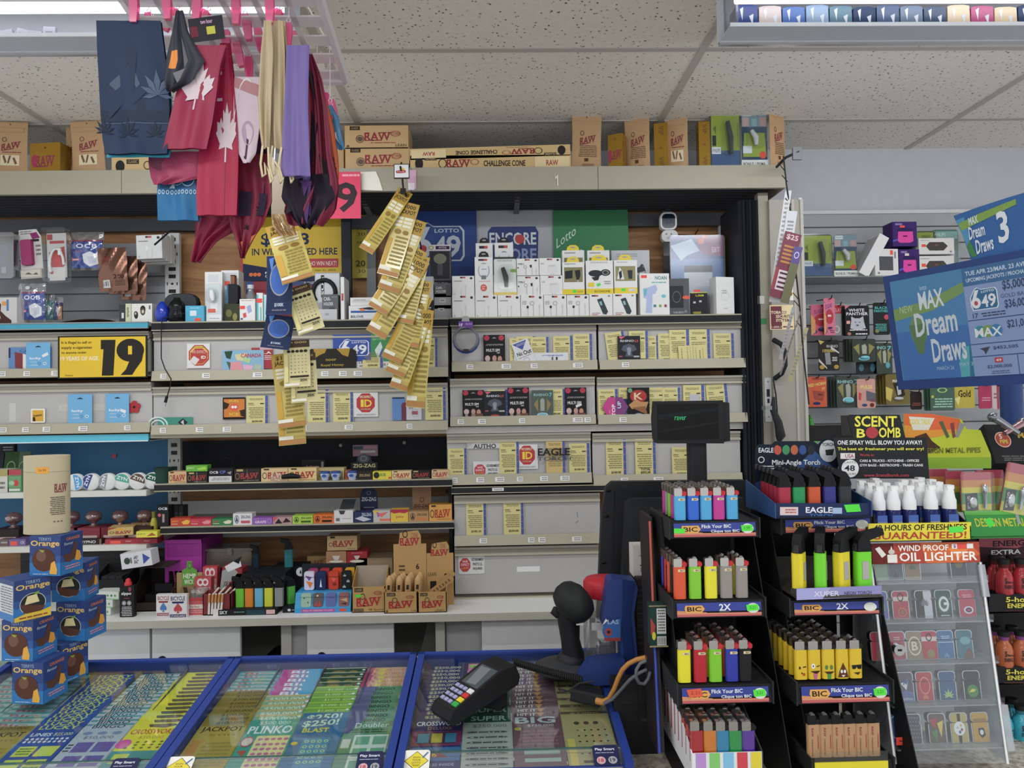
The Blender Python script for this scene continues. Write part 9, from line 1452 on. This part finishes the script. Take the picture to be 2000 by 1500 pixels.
# ================================================================ register screen, customer display, scanner, jar, terminal
YM = 1.95; t = thing('register_monitor', 'large black register monitor seen from behind between cabinets and racks', 'monitor', P(1320, 1210, YM)); s0 = t.location; DK = '26282b'
pp = lambda x, y, Y=YM: ((P(x, y, Y)-s0).x, (P(x, y, Y)-s0).z)
MB().prism([pp(1166, 1220), pp(1176, 1000), pp(1184, 952), pp(1196, 941), pp(1455, 938), pp(1470, 952), pp(1480, 1220)], .0, .03, DK).to('shell', t)
MB().prism([pp(1196, 1220), pp(1200, 958), pp(1452, 955), pp(1462, 1220)], -.012, .0, '1f2123').prism([pp(1205, 1220), pp(1217, 978), pp(1228, 970), pp(1440, 968), pp(1452, 1220)], -.05, -.012, '2a2c2f').to('rear_housing', t)
mb = MB()
for x, y in ((1188, 958), (1184, 1008), (1179, 1098)): mb.ball(((P(x, y, YM)-s0).x, -.002, (P(x, y, YM)-s0).z), .007, .003, .004, '0c0c0d')
mb.to('screw_hole', t)
MB().rbox(pp(1260, 1200)[0], pp(1390, 1200)[0], -.04, .02, ZC-s0.z, .02, .01, '1d1e20').box(pp(1230, 1200)[0], pp(1420, 1200)[0], -.12, .08, ZC-s0.z, ZC-s0.z+.03, '1d1e20').to('foot', t)
YD = 1.72; t = thing('customer_display', 'black customer pole display showing green letters above the register', 'display', P(1360, 1190, YD+.1)); s0 = t.location
x0, x1, z0, z1 = L(1281, 862, YD).x, L(1414, 862, YD).x, L(1340, 865, YD).z, L(1340, 783, YD).z
y0 = YD-s0.y
MB().prism([(x0, z0+.01), (x0+.004, z0), (x1, z0-.003), (x1, z1), (x0+.002, z1), (x0-.002, z1-.04)], y0, y0+.04, '1f2023').prism([(x1-.02, z0-.003), (x1+.018, z0+.002), (x1+.018, z1-.006), (x1-.02, z1)], y0+.01, y0+.075, '222326').to('housing', t)
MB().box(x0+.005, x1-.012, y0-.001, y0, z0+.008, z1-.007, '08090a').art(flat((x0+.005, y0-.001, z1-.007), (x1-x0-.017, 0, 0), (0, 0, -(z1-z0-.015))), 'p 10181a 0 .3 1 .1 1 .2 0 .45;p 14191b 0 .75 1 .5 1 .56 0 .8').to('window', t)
g = MB().art(flat((x0+.045, y0-.0016, z0+.062), (.027, 0, 0), (0, 0, -.0085)), 't 0 0 1 1 40e898* raver'); g.to('lit_letters', t)
MB().rbox(L(1346, 900, YD+.02).x, L(1380, 900, YD+.02).x, y0+.01, y0+.05, ZC-s0.z, z0, .008, '222326', 'z').to('pole', t)
YG = 1.74; t = thing('barcode_scanner', 'black handheld barcode scanner standing in its cradle', 'scanner', P(1098, 1300, YG)); s0 = t.location
q = lambda x, y, Y=YG: P(x, y, Y)-s0
MB().tube([q(1089, 1148), q(1093, 1152, YG-.004), q(1101, 1158, YG-.01), q(1112, 1167, YG-.02), q(1124, 1180, YG-.03), q(1136, 1194, YG-.038), q(1144, 1204, YG-.044), q(1148, 1209, YG-.047)], [.008, .024, .033, .039, .039, .035, .026, .012], '1d1f20', 20).tube([q(1113, 1190), q(1111, 1215), q(1114, 1250), q(1120, 1285)], [.03, .026, .022, .026], '1a1b1d', 16).tube([q(1086, 1186), q(1084, 1194), q(1092, 1202)], [.006, .012, .01], '1a1b1d').ball(q(1094, 1192), .012, .012, .008, '222325').to('gun_body', t)
MB().box(*[v for v in (q(1124, 1200).x-.003, q(1124, 1200).x+.013, q(1124, 1200).y-.045, q(1124, 1200).y-.043, q(1124, 1210).z, q(1124, 1200).z)], 'd6d6d6').to('white_label', t)
MB().ball(q(1097, 1303), .066, .06, .02, '36383b', 24).ball(q(1114, 1290), .034, .034, .024, '26272a', 18).to('cradle', t)
zt_ = q(1098, 1310).z; MB().box(-.03, .03, -.02, .03, .925+.045-s0.z, zt_, '26272a').to('cradle_foot', t)
t = thing('candy_jar', 'clear plastic jar with red screw lid behind the blue cutter', 'jar', (P(1182, 1200, 1.79).x, 1.79, ZC+.03)); hj = P(1185, 1150, 1.79).z-ZC-.03
MB().lathe([(.0, 0), (.05, 0), (.053, .01), (.053, hj-.03), (.044, hj-.01)], clear('jar_plastic', 'e6e4e0', .3, .04, .12)).art(flat((-.04, -.054, hj*.75), (.05, 0, 0), (0, 0, -.03)), 'r 0 0 1 .6 c9c9c9').to('body', t)
MB().lathe([(.05, hj-.015), (.052, hj-.012), (.052, hj+.018), (.046, hj+.026), (0, hj+.026)], 'b0182a').to('lid', t)
mb = MB(); R = random.Random(3)
for i in range(9): mb.box(-.03+.004*i, -.005+.004*i, -.03+.006*i, -.028+.006*i, .005+.012*R.random(), .1+.05*R.random(), ('2a2a6a', '1f1f22', '8a3040', '6a6a70')[i % 4])
mb.to('contents', t)
MB().box(-.05, .05, -.05, .05, -.03, 0, '2c2d31').to('stand', t)
YT = 1.68; t = thing('ticket_cutter', 'dark blue plastic device with worn sticker and flat blade foot', 'device', P(1205, 1320, YT)); s0 = t.location; q = lambda x, y, Y=YT: P(x, y, Y)-s0
p2 = lambda x, y: (q(x, y).x, q(x, y).z)
MB().prism([p2(1188, 1136), p2(1196, 1130), p2(1240, 1134), p2(1246, 1150), p2(1238, 1200), p2(1246, 1290), p2(1238, 1330), p2(1216, 1330), p2(1212, 1250), p2(1176, 1220), p2(1182, 1180)], 0, .05, '1a3272').prism([p2(1216, 1132), p2(1238, 1136), p2(1230, 1200), p2(1240, 1320), p2(1222, 1325), p2(1215, 1230)], -.004, 0, '15295f').to('body', t)
MB().prism([p2(1128, 1318), p2(1150, 1286), p2(1216, 1280), p2(1218, 1326), p2(1160, 1330)], -.03, .02, '1a3272').to('blade_foot', t)
fr = quad((1176, 1208), (1212, 1208), (1176, 1252), YT-.006); MB().art(fr, 'p 2a5a9a .1 .2 1 0 1 1 .2 1 0 .6;p 8a3034 .1 .85 1 .85 1 1 .15 1;b .3 .05 .9 .25 9ab0c8 LAS;o .35 .6 .2 .17 a03a3c;o .35 .6 .1 .08 26263c;p d9d9dc 0 .3 .2 .0 .3 .1').to('worn_sticker', t)
MB().box(q(1204, 1330).x, q(1240, 1330).x, .0, .05, q(1220, 1345).z, q(1220, 1328).z, '1a1c24').to('base', t)
x, z, w, h = at(1198, 1282, 1334, 1.56, ZC); solo('black_box_unit', 'black electronic unit beneath the blue device beside the left rack', 'device', carton(w, .05, h, '1c1d1f', 'r .0 .3 1 .31 111;r .55 0 .56 1 111;r .62 .5 .9 .54 333'), (x, 1.56, z))
x, z, w, h = at(1236, 1269, 1066, 1.72, None, 1126); solo('white_box', 'white box with small barcode label wedged beside the register monitor', 'box', carton(w, .05, h, 'c6c2be', 'l .3 .3 .8 .34 1 555;r .4 .62 .75 .66 333;r .42 .7 .72 .86 888'), (x, 1.72, z))
x, z, w, h = at(1242, 1275, 1128, 1.7, ZC); solo('mesh_stand', 'dark mesh sided stand under the white box', 'stand', carton(w, .1, h, '2c2628', ';'.join('r 0 %.2f 1 %.2f 3c3638' % (.04*i, .04*i+.01) for i in range(24))), (x, 1.7, z))
a, b = P(1266, 1010, 1.6), P(1284, 1470, 1.42); t = thing('wrap_carton', 'tall slim carton with colourful wrap edge banded to the left rack side', 'carton', b); d = a-b
MB().add([(0, 0, 0), (.014, -.002, 0), tuple(d+Vector((.008, 0, 0))), tuple(d), (0, .09, 0), (.014, .09, 0), tuple(d+Vector((.008, .1, 0))), tuple(d+Vector((0, .1, 0)))], [(0, 1, 2, 3), (4, 7, 6, 5), (0, 3, 7, 4), (1, 5, 6, 2), (3, 2, 6, 7)], '241f22').to('carton', t)
MB().tube([(.004, -.002, 0), tuple(d*.5+Vector((.003, -.002, 0)))], .003, '2c3f9a').tube([tuple(d*.5+Vector((.003, -.002, 0))), tuple(d*.98+Vector((.003, -.002, 0)))], .003, 'b05048').to('wrap_edge', t)
x, z, w, h = at(1270, 1300, 1182, 1.47, None, 1262); solo('cigar_pack', 'dark green pack with barcode panel strapped by elastic to the left rack', 'pack', carton(w, .03, h, '1f3a34', 'p a03c34 .0 .3 .3 .5 .2 .8 0 .7;o .2 .75 .12 .1 c9c03c;r .4 .08 1 .7 c3c6c2;l .45 .1 .95 .66 8 555;r .4 .76 1 .98 c9ccc8;'+';'.join('r %.2f .78 %.2f .96 333' % (.44+.08*i, .47+.08*i) for i in range(7))+';r -.1 .0 1.1 .03 8a8060;r -.1 .98 1.1 1.02 8a8060'), (x, 1.47, z))
x, z, w, h = at(1222, 1300, 1440, 1.45, ZC); solo('newspaper_sheet', 'printed grey paper sheet lying on counter beside the right tray', 'paper', MB().box(-.05, .06, -.12, .06, 0, .001, 'a9a59f').art(flat((-.05, .06, .001), (.11, 0, 0), (0, -.18, 0)), 'o .5 .25 .2 .06 a03a34;l .05 .4 .95 .95 12 5a5654'), (x, 1.40, ZC+.0005))
# card terminal
t = thing('card_terminal', 'black card payment terminal with colour keys lying on the right ticket tray', 'terminal', P(925, 1345, 1.5), (0, 0, 0)); 
t.location = Vector((P(932, 1345, 1.57).x, 1.575, EYE-.622)); t.rotation_euler = (.26, .0, -.95); t.scale = (.95, .92, .95)
MB().prism([(-.095, 0), (.09, 0), (.1, .015), (.095, .045), (.06, .05), (-.085, .028), (-.1, .015)], -.04, .04, '17181agg'.replace('gg', ''), 'x').to('body', t)
fr = flat((-.038, .06, .0505), (.076, 0, 0), (0, -.145, -.022))
mb = MB().art(fr, 'r .0 .0 1 1 1b1c1e;r .1 .06 .9 .5 4c5357g;p 6a7276 .15 .1 .6 .08 .7 .45 .3 .48')
mb.to('screen', t)
kb = MB()
def key(x0, y0, x1, y1, c):
    o = fr(x0, y0, .0015); kb.add([fr(x0, y0, .003), fr(x1, y0, .003), fr(x1, y1, .003), fr(x0, y1, .003), fr(x0, y0, 0), fr(x1, y0, 0), fr(x1, y1, 0), fr(x0, y1, 0)], [(0, 1, 2, 3), (0, 4, 5, 1), (1, 5, 6, 2), (2, 6, 7, 3), (3, 7, 4, 0)], c)
for i in range(3):
    for j in range(4): key(.08+.2*i, .56+.1*j, .22+.2*i, .62+.1*j, '9a9cc0')
for j, c in enumerate(('d8d8d8', 'c02c2c', 'd8c22c', '2ca04a')): key(.7, .55+.1*j, .92, .63+.1*j, c)
kb.to('keypad', t)
MB().box(-.05, -.03, -.02, .06, .0, .02, '17181a').to('card_slot', t)
ft = thing('terminal_stand', 'small black block carrying the back of card terminal', 'stand', (P(960, 1345, 1.6).x, 1.6, EYE-.648), (0, 0, -.5)); MB().box(-.03, .03, -.015, .015, 0, .035, '17181a').to('block', ft)
# cords
mb = MB(); n = 240; p0, p1, p2_ = P(1003, 1292, 1.66), P(1065, 1312, 1.62), P(1138, 1328, 1.6)
def bez(t_): return p0*(1-t_)**2+p1*2*t_*(1-t_)+p2_*t_*t_
mb.tube([bez(i/n)+Vector((0, math.cos(i*.9)*.007, math.sin(i*.9)*.007)) for i in range(n)], .0022, '1b1c1e', 6)
solo('coiled_cord', 'thick black coiled cord running from card terminal to scanner cradle', 'cord', mb)
solo('power_adapter', 'black power adapter plug with orange cord lying on the right tray', 'adapter', MB().rbox(-.035, .03, -.02, .02, -.014, .014, .006, '1d1e20', 'x'), P(1147, 1358, 1.6), (0, .18, -.15))
solo('orange_cord', 'orange power cord rising from adapter past the blue device', 'cord', MB().tube([P(1166, 1368, 1.58), P(1178, 1372, 1.57), P(1190, 1364, 1.56), P(1200, 1345, 1.55), P(1207, 1326, 1.54), P(1216, 1308, 1.53), P(1228, 1296, 1.52), P(1244, 1288, 1.51), P(1262, 1284, 1.5)], [.008, .007, .005, .005, .005, .005, .005, .005, .005], 'b0783a', 10))
for k, pts in enumerate([[(1180, 1374, 1.55), (1196, 1366, 1.54), (1215, 1345, 1.53), (1230, 1328, 1.5), (1246, 1316, 1.49), (1262, 1308, 1.5)], [(1262, 1290, 1.47), (1250, 1296, 1.47), (1243, 1308, 1.47), (1242, 1322, 1.47), (1248, 1334, 1.48), (1258, 1336, 1.48), (1266, 1326, 1.49), (1270, 1312, 1.49)], [(1090, 1345, 1.56), (1110, 1350, 1.56), (1130, 1335, 1.56), (1160, 1330, 1.56)]]):
    solo('grey_cable', ['grey cable beside the orange cord', 'looped grey cable at the left rack foot', 'thin dark cable tangled over the right tray'][k], 'cable', MB().tube([P(*q) for q in pts], .0035 if k < 2 else .002, '55585c' if k < 2 else '1f2022'))
# goods lying in the overhead shelves
GD = [('2c3f7a', 'navy bag'), ('c9b9b4', 'red and white pack'), ('4a6aa8', 'blue sleeve'), ('8aa0b8', 'cellophane bag'), ('5a7a8a', 'slate coloured bag'), ('30405e', 'dark blue bag'), ('4a5a7a', 'steel blue bag'), ('6a7890', 'grey blue bag'), ('3a4a66', 'dim blue bag'), ('d8c3a4', 'cream slipper'), ('b0507a', 'pink striped pack'), ('d3bd9c', 'cream wrapped roll'), ('2f3c5c', 'dark pack')]
for i, (c, n) in enumerate(GD):
    px = 1436+i*46; x, z, w, h = at(px, px+44, 9+(i % 3)*2, 1.915, RZ+.0045)
    solo('bagged_goods', '%s, %s from left on the right overhead shelf' % (n, ORD[i]), 'bag', MB().prism([(-w/2, 0), (w/2, 0), (w*.48, h*.95), (w*.2, h), (-w*.3, h*.98), (-w*.49, h*.92)], 0, .05, M(c, .25)).art(flat((-w/2, 0, h), (w, 0, 0), (0, 0, -h)), 'p d9dde4 .2 .2 .35 .1 .3 .7;p d0d4dc .6 .5 .8 .4 .75 .9'), (x, 1.915, z), None, 'bagged goods on the right overhead shelf')
for i in range(4):
    px = 2+i*27; x, z, w, h = at(px, px+24, (58, 56, 60, 52)[i], 1.915, OZ+.0045)
    solo('white_packet', 'small white printed packet, %s from left on left overhead shelf' % ORD[i], 'packet', carton(w, .01, h, 'c3c6d2', 'l .2 .4 .8 .55 1 888'), (x, 1.915, z), (0, (-.2, .25, .1, .05)[i], 0), 'white packets on the left overhead shelf')
